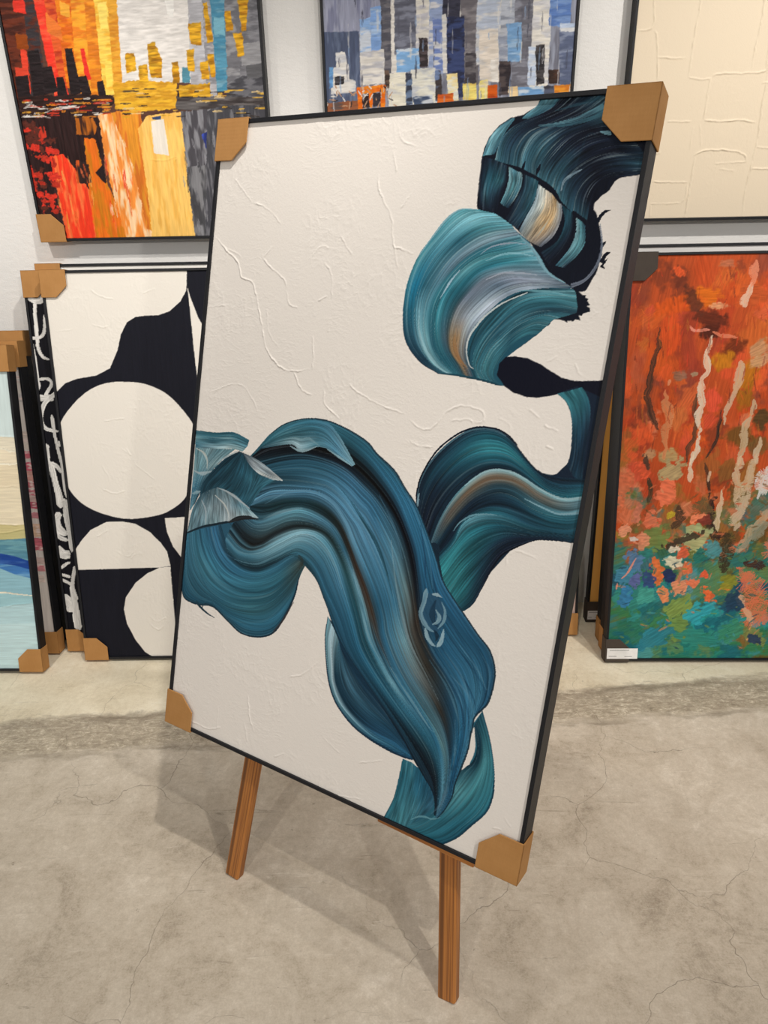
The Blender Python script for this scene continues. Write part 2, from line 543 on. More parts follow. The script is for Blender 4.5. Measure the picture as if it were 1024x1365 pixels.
def canvas_mesh(pt, depth):
    """the painted front as a fine relief grid, closed by its sides and back"""
    nx, nz = pt.nx, pt.nz; r = pt.res / 1000
    X, Z = np.meshgrid(np.linspace(0, pt.w / 1000, nx), np.linspace(0, pt.h / 1000, nz))
    hg = np.clip(pt.hgt, -.3, 3.2)
    V = np.stack([X + LIP, -hg / 1000 + .0045, Z + LIP], -1).reshape(-1, 3)
    I = np.arange(nx * nz).reshape(nz, nx)
    Q = np.stack([I[:-1, :-1], I[:-1, 1:], I[1:, 1:], I[1:, :-1]], -1).reshape(-1, 4)
    ring = np.r_[I[0, :-1], I[:-1, -1], I[-1, :0:-1], I[:0:-1, 0]]
    B = V[ring].copy(); B[:, 1] = depth
    nb = len(V); nr = len(ring); k = np.arange(nr); k2 = (k + 1) % nr
    S = np.stack([ring[k], nb + k, nb + k2, ring[k2]], -1)
    V = np.vstack([V, B])
    quads = np.vstack([Q, S]); nq = len(quads)
    me = bpy.data.meshes.new('canvas')
    me.vertices.add(len(V)); me.vertices.foreach_set('co', V.astype(np.float32).ravel())
    me.loops.add(nq * 4 + nr); me.polygons.add(nq + 1)
    me.loops.foreach_set('vertex_index', np.r_[quads.ravel(), (nb + k)[::-1]].astype(np.int32))
    me.polygons.foreach_set('loop_start', np.r_[np.arange(nq) * 4, nq * 4].astype(np.int32))
    sm = np.ones(nq + 1, bool); sm[len(Q):] = False
    me.update(calc_edges=True)
    me.polygons.foreach_set('use_smooth', sm)
    c = pt.col.reshape(-1, 3)
    c = np.where(c <= .04045, c / 12.92, ((c + .055) / 1.055) ** 2.4)
    c = np.vstack([c, np.tile([[.6, .56, .5]], (nr, 1))])
    a = me.color_attributes.new('paint', 'FLOAT_COLOR', 'POINT')
    a.data.foreach_set('color', np.c_[c, np.ones(len(c))].astype(np.float32).ravel())
    me.validate()
    return me


def frame_mesh(W, H, d):
    bm = bmesh.new()
    o = [(0, 0), (W, 0), (W, H), (0, H)]; i = [(LIP, LIP), (W - LIP, LIP), (W - LIP, H - LIP), (LIP, H - LIP)]
    vo = [[bm.verts.new((x, y, z)) for x, z in o] for y in (0, d)]; vi = [[bm.verts.new((x, y, z)) for x, z in i] for y in (0, d)]
    for k in range(4):
        j = (k + 1) % 4
        bm.faces.new((vo[0][k], vo[0][j], vi[0][j], vi[0][k]))
        bm.faces.new((vo[0][j], vo[0][k], vo[1][k], vo[1][j]))
        bm.faces.new((vi[0][k], vi[0][j], vi[1][j], vi[1][k]))
        bm.faces.new((vo[1][j], vo[1][k], vi[1][k], vi[1][j]))
    return mesh_from(bm, 'frame', M_FRAME)


def protector(parent, corner, W, H, d, dark=False):
    """folded cardboard sleeve over one corner of a frame"""
    t = .0026; a, c = .081, .047
    bm = bmesh.new()
    pent = [(-t, -t), (a, -t), (a, c), (c - .002, a), (-t, a)]
    add_prism(bm, pent, -.0032, -.0006)
    add_prism(bm, pent, d + .0006, d + .0032)
    add_box(bm, -t, -.0002, -.0032, d + .0032, -t, a)
    add_box(bm, -t, a, -.0032, d + .0032, -t, -.0002)
    mx = corner[1] == 'R'; mz = corner[0] == 'T'
    for v in bm.verts:
        if mx: v.co.x = W - v.co.x
        if mz: v.co.z = H - v.co.z
    if mx != mz:
        bmesh.ops.reverse_faces(bm, faces=bm.faces[:])
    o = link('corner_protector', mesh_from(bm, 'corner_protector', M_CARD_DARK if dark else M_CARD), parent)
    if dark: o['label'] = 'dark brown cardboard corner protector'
    bevel_mod(o, .0011)
    return o


def price_label(parent, x0, z0, w, h):
    bm = bmesh.new()
    add_box(bm, x0, x0 + w, -.0042, -.0034, z0, z0 + h)
    n = len(bm.faces)
    for dz, l0, l1 in ((.80, .08, .72), (.22, .06, .32), (.2, .58, .82)):
        add_box(bm, x0 + w * l0, x0 + w * l1, -.0044, -.0041, z0 + h * dz, z0 + h * (dz + .05))
    bm.faces.ensure_lookup_table()
    for f in bm.faces[n:]: f.material_index = 1
    me = mesh_from(bm, 'price_label', M_LABEL); me.materials.append(M_INK)
    o = link('price_label', me, parent); o['label'] = 'small white price label with faint print'
    return o


def picture(W, H, d, loc, rot, paint, label, group, corners=(), rough=.5, board=False, dark=False):
    e = bpy.data.objects.new('framed_painting', None); COL.objects.link(e)
    e.empty_display_size = .1
    e.location = loc; e.rotation_euler = rot
    tag(e, label, 'painting', group)
    fo = link('frame', frame_mesh(W, H, d), e); bevel_mod(fo, .0008)
    link('canvas', canvas_mesh(paint, d - .012), e, paint_material(rough))
    if board:
        bm = bmesh.new(); add_box(bm, LIP, W - LIP, d - .0085, d - .004, LIP, H - LIP)
        link('backing_board', mesh_from(bm, 'backing_board', M_BACK), e)
    out = {}
    for c in corners:
        out[c] = protector(e, c, W, H, d, dark)
    return e, out

# brush settings shared by the marks below
K = [
{'amp':0.38,'scale':46,'seed':3},
{},
{'smooth':0,'rough':0.7,'streak':0.15},
{'streak':0.26,'hl':0.5,'fine':1.8},
{'streak':0.2,'hl':0.4},
{'streak':0.2,'hl':0.5},
{'bristle':0.6,'taper':(1,0)},
{'bristle':0.7,'taper':(1,0)},
{'bristle':0.6},
{'bristle':0.3,'taper':(1,0.3)},
{'alpha':0.25,'bristle':0.6},
{'smooth':0},
{'streak':0.22,'hl':0.3},
{'streak':0.25,'hl':0.6,'fine':1.6},
{'streak':0.2,'hl':0.3},
{'streak':0.22,'fine':1.3,'hl':0.7,'ridge':0.5},
{'streak':0.2,'hl':0.15},
{'streak':0.22,'hl':0.6,'fine':1.6},
{'taper':(0.3,0.3),'bristle':0.2},
{'taper':(0.2,0.2)},
{'taper':(0,0.5)},
{'taper':(0,0.6)},
{'bristle':0.5,'taper':(0.6,0)},
{'smooth':0,'rough':0.8},
{'smooth':0,'rough':1},
{'streak':0.17,'hl':0.42,'fine':2,'ridge':0.3},
{'streak':0.2,'hl':0.38,'fine':2,'ridge':0.3,'end':0},
{'bristle':0.5},
{'bristle':0.3},
{'bristle':0.7,'alpha':0.8},
{'bristle':0.4},
{'smooth':0,'rough':0.5},
{'streak':0.22,'hl':0.22,'fine':2},
{'streak':0.2,'hl':0.3,'fine':2},
{'taper':(0.1,0.3)},
{'bristle':0.3,'taper':(0.4,0)},
{'bristle':0.4,'taper':(0.6,0)},
{'streak':0.18,'hl':0.2,'fine':2},
{'taper':(0.6,0.1)},
{'streak':0.18,'hl':0.3,'fine':2.2},
{'streak':0.16,'hl':0.25,'fine':2.4},
{'taper':(0.1,0.2)},
{'smooth':1},
{'streak':0.17,'hl':0.2,'fine':2.4},
{'taper':(0.1,0.1)},
{'taper':(0,0.8)},
{'alpha':0.7},
{'streak':0.2,'hl':0.26,'fine':2.2,'ridge':0.3},
{'streak':0.15,'fine':2.4},
{'taper':(0.1,0.2),'alpha':0.8},
{'alpha':0.8},
{'alpha':0.55,'bristle':0.7,'lift':0.1},
{'alpha':0.7,'bristle':0.7,'lift':0.1},
{'alpha':0.6,'bristle':0.7,'lift':0.1},
{'alpha':0.5,'bristle':0.7,'lift':0.1},
{'alpha':0.42,'bristle':0.5,'lift':0},
{'alpha':0.6,'bristle':0.5,'lift':0},
{'alpha':0.7,'bristle':0.5,'lift':0},
{'alpha':0.5,'bristle':0.5,'lift':0},
{'alpha':0.75,'bristle':0.7,'lift':0.05},
{'alpha':0.6,'bristle':0.7,'lift':0.05},
{'alpha':0.55,'bristle':0.7,'lift':0.05},
{'alpha':0.5,'bristle':0.7,'lift':0.05},
{'alpha':0.45,'bristle':0.7,'lift':0.05},
{'alpha':0.7,'bristle':0.7,'lift':0.05},
{'alpha':0.4,'bristle':0.7,'lift':0.05},
{'alpha':0.35,'bristle':0.7,'lift':0.05},
{'streak':0.18,'hl':0.35,'fine':1.8},
{'bristle':0.7},
{'streak':0.2,'hl':0.4,'fine':1.7},
{'streak':0.2,'hl':0.5,'fine':1.6},
{'streak':0.2,'hl':0.1,'fine':2},
{'streak':0.2,'hl':0.4,'fine':1.4},
{'streak':0.2,'hl':0.6,'fine':1.7,'ridge':0.3},
{'taper':(0.3,0.5)},
{'bristle':0.45,'taper':(0.2,0.5)},
{'bristle':0.4,'taper':(0.4,0.3)},
{'bristle':0.4,'taper':(0.5,0.3)},
{'bristle':0.2},
{'smooth':0,'rough':1.8,'streak':0.11,'ang':2,'ln':26,'wd':4.4,'ridge':0.45,'lift':0.3},
{'smooth':0,'rough':1.8,'streak':0.11,'ang':2,'ln':26,'wd':4.4,'ridge':0.45,'lift':0.3,'c2':4596250,'mix':0.42},
{'smooth':0,'rough':1.8,'streak':0.11,'ang':2,'ln':26,'wd':4.4,'ridge':0.45,'lift':0.3,'c2':6040610,'mix':0.42},
{'smooth':0,'rough':1.8,'streak':0.11,'ang':2,'ln':26,'wd':4.4,'ridge':0.45,'lift':0.3,'c2':16407100,'mix':0.42},
{'smooth':0,'rough':1.8,'streak':0.11,'ang':2,'ln':26,'wd':4.4,'ridge':0.45,'lift':0.3,'c2':12467234,'mix':0.42},
{'smooth':0,'rough':1.8,'streak':0.11,'ang':2,'ln':26,'wd':4.4,'ridge':0.45,'lift':0.3,'c2':14050330,'mix':0.42},
{'smooth':0,'rough':1.8,'streak':0.11,'ang':2,'ln':26,'wd':4.4,'ridge':0.45,'lift':0.3,'c2':14975012,'mix':0.42},
{'smooth':0,'rough':1.8,'streak':0.11,'ang':2,'ln':26,'wd':4.4,'ridge':0.45,'lift':0.3,'c2':15767080,'mix':0.42},
{'smooth':0,'rough':1.8,'streak':0.11,'ang':2,'ln':26,'wd':4.4,'ridge':0.45,'lift':0.3,'c2':15774780,'mix':0.42},
{'smooth':0,'rough':1.8,'streak':0.11,'ang':2,'ln':26,'wd':4.4,'ridge':0.45,'lift':0.3,'c2':14060584,'mix':0.42},
{'smooth':0,'rough':1.8,'streak':0.11,'ang':2,'ln':26,'wd':4.4,'ridge':0.45,'lift':0.3,'c2':14605014,'mix':0.42},
{'smooth':0,'rough':1.8,'streak':0.11,'ang':2,'ln':26,'wd':4.4,'ridge':0.45,'lift':0.3,'c2':11184300,'mix':0.42},
{'smooth':0,'rough':1.8,'streak':0.11,'ang':2,'ln':26,'wd':4.4,'ridge':0.45,'lift':0.3,'c2':11842230,'mix':0.42},
{'smooth':0,'rough':1.8,'streak':0.11,'ang':2,'ln':26,'wd':4.4,'ridge':0.45,'lift':0.3,'c2':7250102,'mix':0.42},
{'smooth':0,'rough':1.8,'streak':0.11,'ang':2,'ln':26,'wd':4.4,'ridge':0.45,'lift':0.3,'c2':9868954,'mix':0.42},
{'smooth':0,'rough':1.8,'streak':0.11,'ang':2,'ln':26,'wd':4.4,'ridge':0.45,'lift':0.3,'c2':6842478,'mix':0.42},
{'smooth':0,'rough':1.8,'streak':0.11,'ang':2,'ln':26,'wd':4.4,'ridge':0.45,'lift':0.3,'c2':7237236},
{'smooth':0,'rough':1,'streak':0.35,'ang':2,'ln':26,'wd':4.4,'ridge':0.45,'lift':0.3},
{'smooth':0,'rough':2.5,'streak':0.4,'ang':0,'ln':44,'wd':4.5,'ridge':0.45,'lift':0.3},
{'smooth':0,'rough':3,'streak':0.11,'ang':2,'ln':26,'wd':4.4,'ridge':0.45,'lift':0.3,'c2':15249970,'mix':0.5},
{'smooth':0,'rough':2,'streak':0.3,'ang':2,'ln':26,'wd':4.4,'ridge':0.45,'lift':0.3,'c2':11565594,'mix':0.4},
{'smooth':0,'rough':2.5,'streak':0.3,'ang':0,'ln':44,'wd':4.5,'ridge':0.45,'lift':0.3,'c2':6315100},
{'smooth':0,'rough':2.5,'streak':0.35,'ang':90,'ln':44,'wd':4.5,'ridge':0.45,'lift':0.3},
{'smooth':0,'rough':1,'streak':0.35,'ang':90,'ln':44,'wd':4.5,'ridge':0.45,'lift':0.3},
{'smooth':0,'rough':3,'streak':0.11,'ang':90,'ln':44,'wd':4.5,'ridge':0.45,'lift':0.3,'c2':16019004,'mix':0.35},
{'smooth':0,'rough':3,'streak':0.11,'ang':90,'ln':44,'wd':4.5,'ridge':0.45,'lift':0.3,'c2':13137950,'mix':0.45},
{'smooth':0,'rough':2.5,'streak':0.11,'ang':90,'ln':44,'wd':4.5,'ridge':0.45,'lift':0.3,'c2':16174752,'mix':0.42},
{'smooth':0,'rough':2.5,'streak':0.11,'ang':90,'ln':44,'wd':4.5,'ridge':0.45,'lift':0.3,'c2':13529128,'mix':0.4},
{'smooth':0,'rough':2,'streak':0.08,'ang':90,'ln':44,'wd':4.5,'ridge':0.45,'lift':0.3,'c2':15644248,'mix':0.35},
{'smooth':0,'rough':1.2,'streak':0.05,'ang':90,'ln':44,'wd':4.5,'ridge':0.45,'lift':0.3},
{'smooth':0,'rough':0.6,'streak':0.11,'ang':90,'ln':44,'wd':4.5,'ridge':0.45,'lift':0.3},
{'smooth':0,'rough':2,'streak':0.11,'ang':90,'ln':44,'wd':4.5,'ridge':0.45,'lift':0.3,'c2':8553096,'mix':0.4},
{'smooth':0,'rough':2,'streak':0.11,'ang':90,'ln':44,'wd':4.5,'ridge':0.45,'lift':0.3,'c2':4605514,'mix':0.42},
{'smooth':0,'rough':2,'streak':0.11,'ang':90,'ln':44,'wd':4.5,'ridge':0.45,'lift':0.3,'c2':2634350,'mix':0.4},
{'smooth':0,'rough':2,'streak':0.11,'ang':90,'ln':44,'wd':4.5,'ridge':0.45,'lift':0.3,'c2':7237236,'mix':0.4},
{'smooth':0,'rough':2.5,'streak':0.11,'ang':90,'ln':44,'wd':4.5,'ridge':0.45,'lift':0.3,'c2':3941406,'mix':0.4},
{'smooth':0,'rough':3,'streak':0.11,'ang':90,'ln':44,'wd':4.5,'ridge':0.45,'lift':0.3,'c2':3940894},
{'smooth':0,'rough':2,'streak':0.11,'ang':90,'ln':44,'wd':4.5,'ridge':0.45,'lift':0.3},
{'smooth':0,'rough':3,'streak':0.11,'ang':90,'ln':44,'wd':4.5,'ridge':0.45,'lift':0.3,'c2':13523496,'mix':0.4},
{'taper':(0.5,0.5),'bristle':0.7},
{'taper':(0.5,0.5),'bristle':0.6},
{'ragged':1},
{'bristle':0.8},
{'smooth':0,'rough':1.2,'streak':0.11,'ang':90,'ln':44,'wd':4.5,'ridge':0.45,'lift':0.3,'c2':7895688},
{'smooth':0,'rough':1.2,'streak':0.1,'ang':90,'ln':44,'wd':4.5,'ridge':0.45,'lift':0.3,'c2':8422558,'mix':0.4},
{'smooth':0,'rough':1.2,'streak':0.12,'ang':90,'ln':44,'wd':4.5,'ridge':0.45,'lift':0.3,'c2':6582410,'mix':0.35},
{'smooth':0,'rough':1.8,'streak':0.11,'ang':2,'ln':26,'wd':4.4,'ridge':0.45,'lift':0.3,'c2':7894652,'mix':0.4},
{'smooth':0,'rough':1.8,'streak':0.11,'ang':2,'ln':26,'wd':4.4,'ridge':0.45,'lift':0.3,'c2':14868184,'mix':0.4},
{'smooth':0,'rough':1.8,'streak':0.11,'ang':2,'ln':26,'wd':4.4,'ridge':0.45,'lift':0.3,'c2':8554134,'mix':0.4},
{'smooth':0,'rough':1.8,'streak':0.11,'ang':2,'ln':26,'wd':4.4,'ridge':0.45,'lift':0.3,'c2':12895436,'mix':0.4},
{'smooth':0,'rough':1.8,'streak':0.11,'ang':2,'ln':26,'wd':4.4,'ridge':0.45,'lift':0.3,'c2':14079708,'mix':0.4},
{'smooth':0,'rough':1.8,'streak':0.11,'ang':2,'ln':26,'wd':4.4,'ridge':0.45,'lift':0.3,'c2':3027004,'mix':0.4},
{'smooth':0,'rough':1.8,'streak':0.11,'ang':2,'ln':26,'wd':4.4,'ridge':0.45,'lift':0.3,'c2':14605528,'mix':0.4},
{'smooth':0,'rough':1.8,'streak':0.11,'ang':2,'ln':26,'wd':4.4,'ridge':0.45,'lift':0.3,'c2':9209996,'mix':0.4},
{'smooth':0,'rough':1.8,'streak':0.11,'ang':2,'ln':26,'wd':4.4,'ridge':0.45,'lift':0.3,'c2':14079704,'mix':0.4},
{'smooth':0,'rough':1.8,'streak':0.11,'ang':2,'ln':26,'wd':4.4,'ridge':0.45,'lift':0.3,'c2':9870506,'mix':0.4},
{'smooth':0,'rough':1.8,'streak':0.11,'ang':2,'ln':26,'wd':4.4,'ridge':0.45,'lift':0.3,'c2':9211546,'mix':0.4},
{'smooth':0,'rough':1.8,'streak':0.11,'ang':2,'ln':26,'wd':4.4,'ridge':0.45,'lift':0.3,'c2':13553362,'mix':0.4},
{'smooth':0,'rough':1.8,'streak':0.11,'ang':2,'ln':26,'wd':4.4,'ridge':0.45,'lift':0.3,'c2':7902920,'mix':0.4},
{'smooth':0,'rough':1.8,'streak':0.11,'ang':2,'ln':26,'wd':4.4,'ridge':0.45,'lift':0.3,'c2':9220320,'mix':0.38},
{'smooth':0,'rough':1.8,'streak':0.11,'ang':2,'ln':26,'wd':4.4,'ridge':0.45,'lift':0.3,'c2':11191526,'mix':0.38},
{'smooth':0,'rough':1.8,'streak':0.11,'ang':2,'ln':26,'wd':4.4,'ridge':0.45,'lift':0.3,'c2':12500676,'mix':0.38},
{'smooth':0,'rough':1.8,'streak':0.11,'ang':2,'ln':26,'wd':4.4,'ridge':0.45,'lift':0.3,'c2':13555940,'mix':0.38},
{'smooth':0,'rough':1.8,'streak':0.11,'ang':2,'ln':26,'wd':4.4,'ridge':0.45,'lift':0.3,'c2':5918804,'mix':0.38},
{'smooth':0,'rough':1.8,'streak':0.11,'ang':2,'ln':26,'wd':4.4,'ridge':0.45,'lift':0.3,'c2':3159116,'mix':0.38},
{'smooth':0,'rough':1.8,'streak':0.11,'ang':2,'ln':26,'wd':4.4,'ridge':0.45,'lift':0.3,'c2':13553878,'mix':0.38},
{'smooth':0,'rough':1.8,'streak':0.11,'ang':2,'ln':26,'wd':4.4,'ridge':0.45,'lift':0.3,'c2':13159636,'mix':0.38},
{'smooth':0,'rough':1.8,'streak':0.11,'ang':2,'ln':26,'wd':4.4,'ridge':0.45,'lift':0.3,'c2':7236206,'mix':0.38},
{'smooth':0,'rough':1.8,'streak':0.11,'ang':2,'ln':26,'wd':4.4,'ridge':0.45,'lift':0.3,'c2':14078670,'mix':0.38},
{'smooth':0,'rough':1.8,'streak':0.11,'ang':2,'ln':26,'wd':4.4,'ridge':0.45,'lift':0.3,'c2':10534620,'mix':0.38},
{'smooth':0,'rough':1.8,'streak':0.11,'ang':2,'ln':26,'wd':4.4,'ridge':0.45,'lift':0.3,'c2':12238536,'mix':0.38},
{'smooth':0,'rough':1.8,'streak':0.11,'ang':2,'ln':26,'wd':4.4,'ridge':0.45,'lift':0.3,'c2':8555684,'mix':0.38},
{'smooth':0,'rough':1.8,'streak':0.11,'ang':2,'ln':26,'wd':4.4,'ridge':0.45,'lift':0.3,'c2':11846876,'mix':0.38},
{'smooth':0,'rough':1.8,'streak':0.11,'ang':2,'ln':26,'wd':4.4,'ridge':0.45,'lift':0.3,'c2':14475494,'mix':0.38},
{'smooth':0,'rough':1.8,'streak':0.11,'ang':2,'ln':26,'wd':4.4,'ridge':0.45,'lift':0.3,'c2':5262414,'mix':0.38},
{'smooth':0,'rough':1.8,'streak':0.11,'ang':2,'ln':26,'wd':4.4,'ridge':0.45,'lift':0.3,'c2':5655628,'mix':0.38},
{'smooth':0,'rough':1.8,'streak':0.11,'ang':2,'ln':26,'wd':4.4,'ridge':0.45,'lift':0.3,'c2':14472910,'mix':0.38},
{'smooth':0,'rough':1.8,'streak':0.11,'ang':2,'ln':26,'wd':4.4,'ridge':0.45,'lift':0.3,'c2':5520434,'mix':0.38},
{'smooth':0,'rough':1.8,'streak':0.11,'ang':2,'ln':26,'wd':4.4,'ridge':0.45,'lift':0.3,'c2':13159120,'mix':0.38},
{'smooth':0,'rough':1.8,'streak':0.11,'ang':2,'ln':26,'wd':4.4,'ridge':0.45,'lift':0.3,'c2':5921376,'mix':0.38},
{'smooth':0,'rough':1.8,'streak':0.11,'ang':2,'ln':26,'wd':4.4,'ridge':0.45,'lift':0.3,'c2':5931700,'mix':0.38},
{'smooth':0,'rough':1.8,'streak':0.11,'ang':2,'ln':26,'wd':4.4,'ridge':0.45,'lift':0.3,'c2':12896462,'mix':0.38},
{'smooth':0,'rough':1.8,'streak':0.11,'ang':2,'ln':26,'wd':4.4,'ridge':0.45,'lift':0.3,'c2':13553356,'mix':0.38},
{'smooth':0,'rough':1.8,'streak':0.11,'ang':2,'ln':26,'wd':4.4,'ridge':0.45,'lift':0.3,'c2':7242400,'mix':0.38},
{'smooth':0,'rough':1.8,'streak':0.11,'ang':2,'ln':26,'wd':4.4,'ridge':0.45,'lift':0.3,'c2':7900340,'mix':0.38},
{'smooth':0,'rough':1.8,'streak':0.11,'ang':2,'ln':26,'wd':4.4,'ridge':0.45,'lift':0.3,'c2':7232080,'mix':0.38},
{'smooth':0,'rough':1.8,'streak':0.11,'ang':2,'ln':26,'wd':4.4,'ridge':0.45,'lift':0.3,'c2':14869206,'mix':0.38},
{'smooth':0,'rough':1.8,'streak':0.11,'ang':2,'ln':26,'wd':4.4,'ridge':0.45,'lift':0.3,'c2':15519342,'mix':0.38},
{'smooth':0,'rough':1.8,'streak':0.11,'ang':2,'ln':26,'wd':4.4,'ridge':0.45,'lift':0.3,'c2':15260862,'mix':0.38},
{'smooth':0,'rough':1.8,'streak':0.11,'ang':2,'ln':26,'wd':4.4,'ridge':0.45,'lift':0.3,'c2':15124630,'mix':0.38},
{'smooth':0,'rough':1.8,'streak':0.11,'ang':2,'ln':26,'wd':4.4,'ridge':0.45,'lift':0.3,'c2':13162212,'mix':0.38},
{'smooth':0,'rough':1.8,'streak':0.11,'ang':2,'ln':26,'wd':4.4,'ridge':0.45,'lift':0.3,'c2':3947590,'mix':0.38},
{'smooth':0,'rough':1.8,'streak':0.11,'ang':2,'ln':26,'wd':4.4,'ridge':0.45,'lift':0.3,'c2':6312012,'mix':0.38},
{'smooth':0,'rough':1.8,'streak':0.11,'ang':2,'ln':26,'wd':4.4,'ridge':0.45,'lift':0.3,'c2':11814426,'mix':0.38},
{'smooth':0,'rough':1.8,'streak':0.11,'ang':2,'ln':26,'wd':4.4,'ridge':0.45,'lift':0.3,'c2':13531176,'mix':0.38},
{'smooth':0,'rough':1.8,'streak':0.11,'ang':2,'ln':26,'wd':4.4,'ridge':0.45,'lift':0.3,'c2':13130280,'mix':0.38},
{'smooth':0,'rough':1.8,'streak':0.11,'ang':2,'ln':26,'wd':4.4,'ridge':0.45,'lift':0.3,'c2':13160150,'mix':0.38},
{'smooth':0,'rough':1.8,'streak':0.11,'ang':2,'ln':26,'wd':4.4,'ridge':0.45,'lift':0.3,'c2':15764520},
{'bristle':0.75,'alpha':0.75},
{'amp':0.22,'scale':26,'seed':41},
{'jag':0.9},
{'smooth':0,'rough':0.5,'streak':0.08,'lift':0.3},
{'smooth':0,'rough':0.4},
{'smooth':1,'rough':0.4},
{'amp':0.5,'scale':24,'seed':77,'where':1},
{'smooth':0,'streak':0.2},
{'lift':0.6,'taper':(0.1,0.15)},
{'smooth':0,'streak':0.04},
{'smooth':0,'streak':0.06,'ang':0,'ln':60,'wd':4,'ridge':0.3,'lift':0.4},
{'smooth':0,'streak':0.06,'ang':0,'ln':60,'wd':4,'ridge':0.3,'lift':0.4,'c2':7250092,'mix':0.4},
{'smooth':0,'streak':0.06,'ang':0,'ln':60,'wd':4,'ridge':0.3,'lift':0.4,'c2':3957930,'mix':0.3},
{'smooth':0,'streak':0.06,'ang':0,'ln':60,'wd':4,'ridge':0.3,'lift':0.4,'c2':7250120,'mix':0.4},
{'jag':0.4},
{'smooth':0,'streak':0.06},
{'smooth':0,'rough':1.4,'streak':0.12,'ang':0,'ln':20,'wd':4,'c2':15259344,'mix':0.3,'lift':0.5,'ridge':0.5},
{'smooth':0,'streak':0.12,'ang':80},
{'smooth':0,'rough':9,'soft':6,'streak':0.15,'ang':20,'c2':5665357,'mix':0.4},
{'alpha':0.75,'ang':102.16,'ragged':0.6,'soft':0.5},
{'alpha':0.75,'ang':85.25,'ragged':0.6,'soft':0.5},
{'alpha':0.75,'ang':81.41,'ragged':0.6,'soft':0.5},
{'alpha':0.75,'ang':62.12,'ragged':0.6,'soft':0.5},
{'alpha':0.75,'ang':82.09,'ragged':0.6,'soft':0.5},
{'alpha':0.75,'ang':107.6,'ragged':0.6,'soft':0.5},
{'alpha':0.75,'ang':100.43,'ragged':0.6,'soft':0.5},
{'alpha':0.75,'ang':84.24,'ragged':0.6,'soft':0.5},
{'alpha':0.75,'ang':63.73,'ragged':0.6,'soft':0.5},
{'alpha':0.75,'ang':97.74,'ragged':0.6,'soft':0.5},
{'alpha':0.75,'ang':88.01,'ragged':0.6,'soft':0.5},
{'alpha':0.75,'ang':104.38,'ragged':0.6,'soft':0.5},
{'alpha':0.75,'ang':75.9,'ragged':0.6,'soft':0.5},
{'alpha':0.75,'ang':95.9,'ragged':0.6,'soft':0.5},
{'alpha':0.75,'ang':89.97,'ragged':0.6,'soft':0.5},
{'alpha':0.75,'ang':65.64,'ragged':0.6,'soft':0.5},
{'alpha':0.75,'ang':77.33,'ragged':0.6,'soft':0.5},
{'alpha':0.75,'ang':106.16,'ragged':0.6,'soft':0.5},
{'alpha':0.75,'ang':93.8,'ragged':0.6,'soft':0.5},
{'alpha':0.75,'ang':108.07,'ragged':0.6,'soft':0.5},
{'alpha':0.75,'ang':93.35,'ragged':0.6,'soft':0.5},
{'alpha':0.75,'ang':100.26,'ragged':0.6,'soft':0.5},
{'alpha':0.75,'ang':102.67,'ragged':0.6,'soft':0.5},
{'alpha':0.75,'ang':63.47,'ragged':0.6,'soft':0.5},
{'alpha':0.75,'ang':96.42,'ragged':0.6,'soft':0.5},
{'alpha':0.75,'ang':83.95,'ragged':0.6,'soft':0.5},
{'alpha':0.75,'ang':104.07,'ragged':0.6,'soft':0.5},
{'alpha':0.75,'ang':83.84,'ragged':0.6,'soft':0.5},
{'alpha':0.75,'ang':60.51,'ragged':0.6,'soft':0.5},
{'alpha':0.75,'ang':76.31,'ragged':0.6,'soft':0.5},
{'alpha':0.75,'ang':80.28,'ragged':0.6,'soft':0.5},
{'alpha':0.75,'ang':79.85,'ragged':0.6,'soft':0.5},
{'alpha':0.75,'ang':103.37,'ragged':0.6,'soft':0.5},
{'alpha':0.75,'ang':79.81,'ragged':0.6,'soft':0.5},
{'alpha':0.75,'ang':78.89,'ragged':0.6,'soft':0.5},
{'alpha':0.75,'ang':85.24,'ragged':0.6,'soft':0.5},
{'alpha':0.75,'ang':83.19,'ragged':0.6,'soft':0.5},
{'alpha':0.75,'ang':71.67,'ragged':0.6,'soft':0.5},
{'alpha':0.75,'ang':79.44,'ragged':0.6,'soft':0.5},
{'alpha':0.75,'ang':100.15,'ragged':0.6,'soft':0.5},
{'alpha':0.75,'ang':85.41,'ragged':0.6,'soft':0.5},
{'alpha':0.75,'ang':91.24,'ragged':0.6,'soft':0.5},
{'alpha':0.75,'ang':108.84,'ragged':0.6,'soft':0.5},
{'alpha':0.75,'ang':103.4,'ragged':0.6,'soft':0.5},
{'alpha':0.75,'ang':85.87,'ragged':0.6,'soft':0.5},
{'alpha':0.75,'ang':93.08,'ragged':0.6,'soft':0.5},
{'alpha':0.75,'ang':96.19,'ragged':0.6,'soft':0.5},
{'alpha':0.75,'ang':71.39,'ragged':0.6,'soft':0.5},
{'alpha':0.75,'ang':84.59,'ragged':0.6,'soft':0.5},
{'alpha':0.75,'ang':91.63,'ragged':0.6,'soft':0.5},
{'alpha':0.75,'ang':94.15,'ragged':0.6,'soft':0.5},
{'alpha':0.75,'ang':79.09,'ragged':0.6,'soft':0.5},
{'alpha':0.75,'ang':75.63,'ragged':0.6,'soft':0.5},
{'alpha':0.75,'ang':68.77,'ragged':0.6,'soft':0.5},
{'alpha':0.75,'ang':83.12,'ragged':0.6,'soft':0.5},
{'alpha':0.75,'ang':93.93,'ragged':0.6,'soft':0.5},
{'alpha':0.75,'ang':107.56,'ragged':0.6,'soft':0.5},
{'alpha':0.75,'ang':104.99,'ragged':0.6,'soft':0.5},
{'alpha':0.75,'ang':78.95,'ragged':0.6,'soft':0.5},
{'alpha':0.6,'ang':89.99,'soft':0.7},
{'alpha':0.6,'ang':82.83,'soft':0.7},
{'alpha':0.6,'ang':85.52,'soft':0.7},
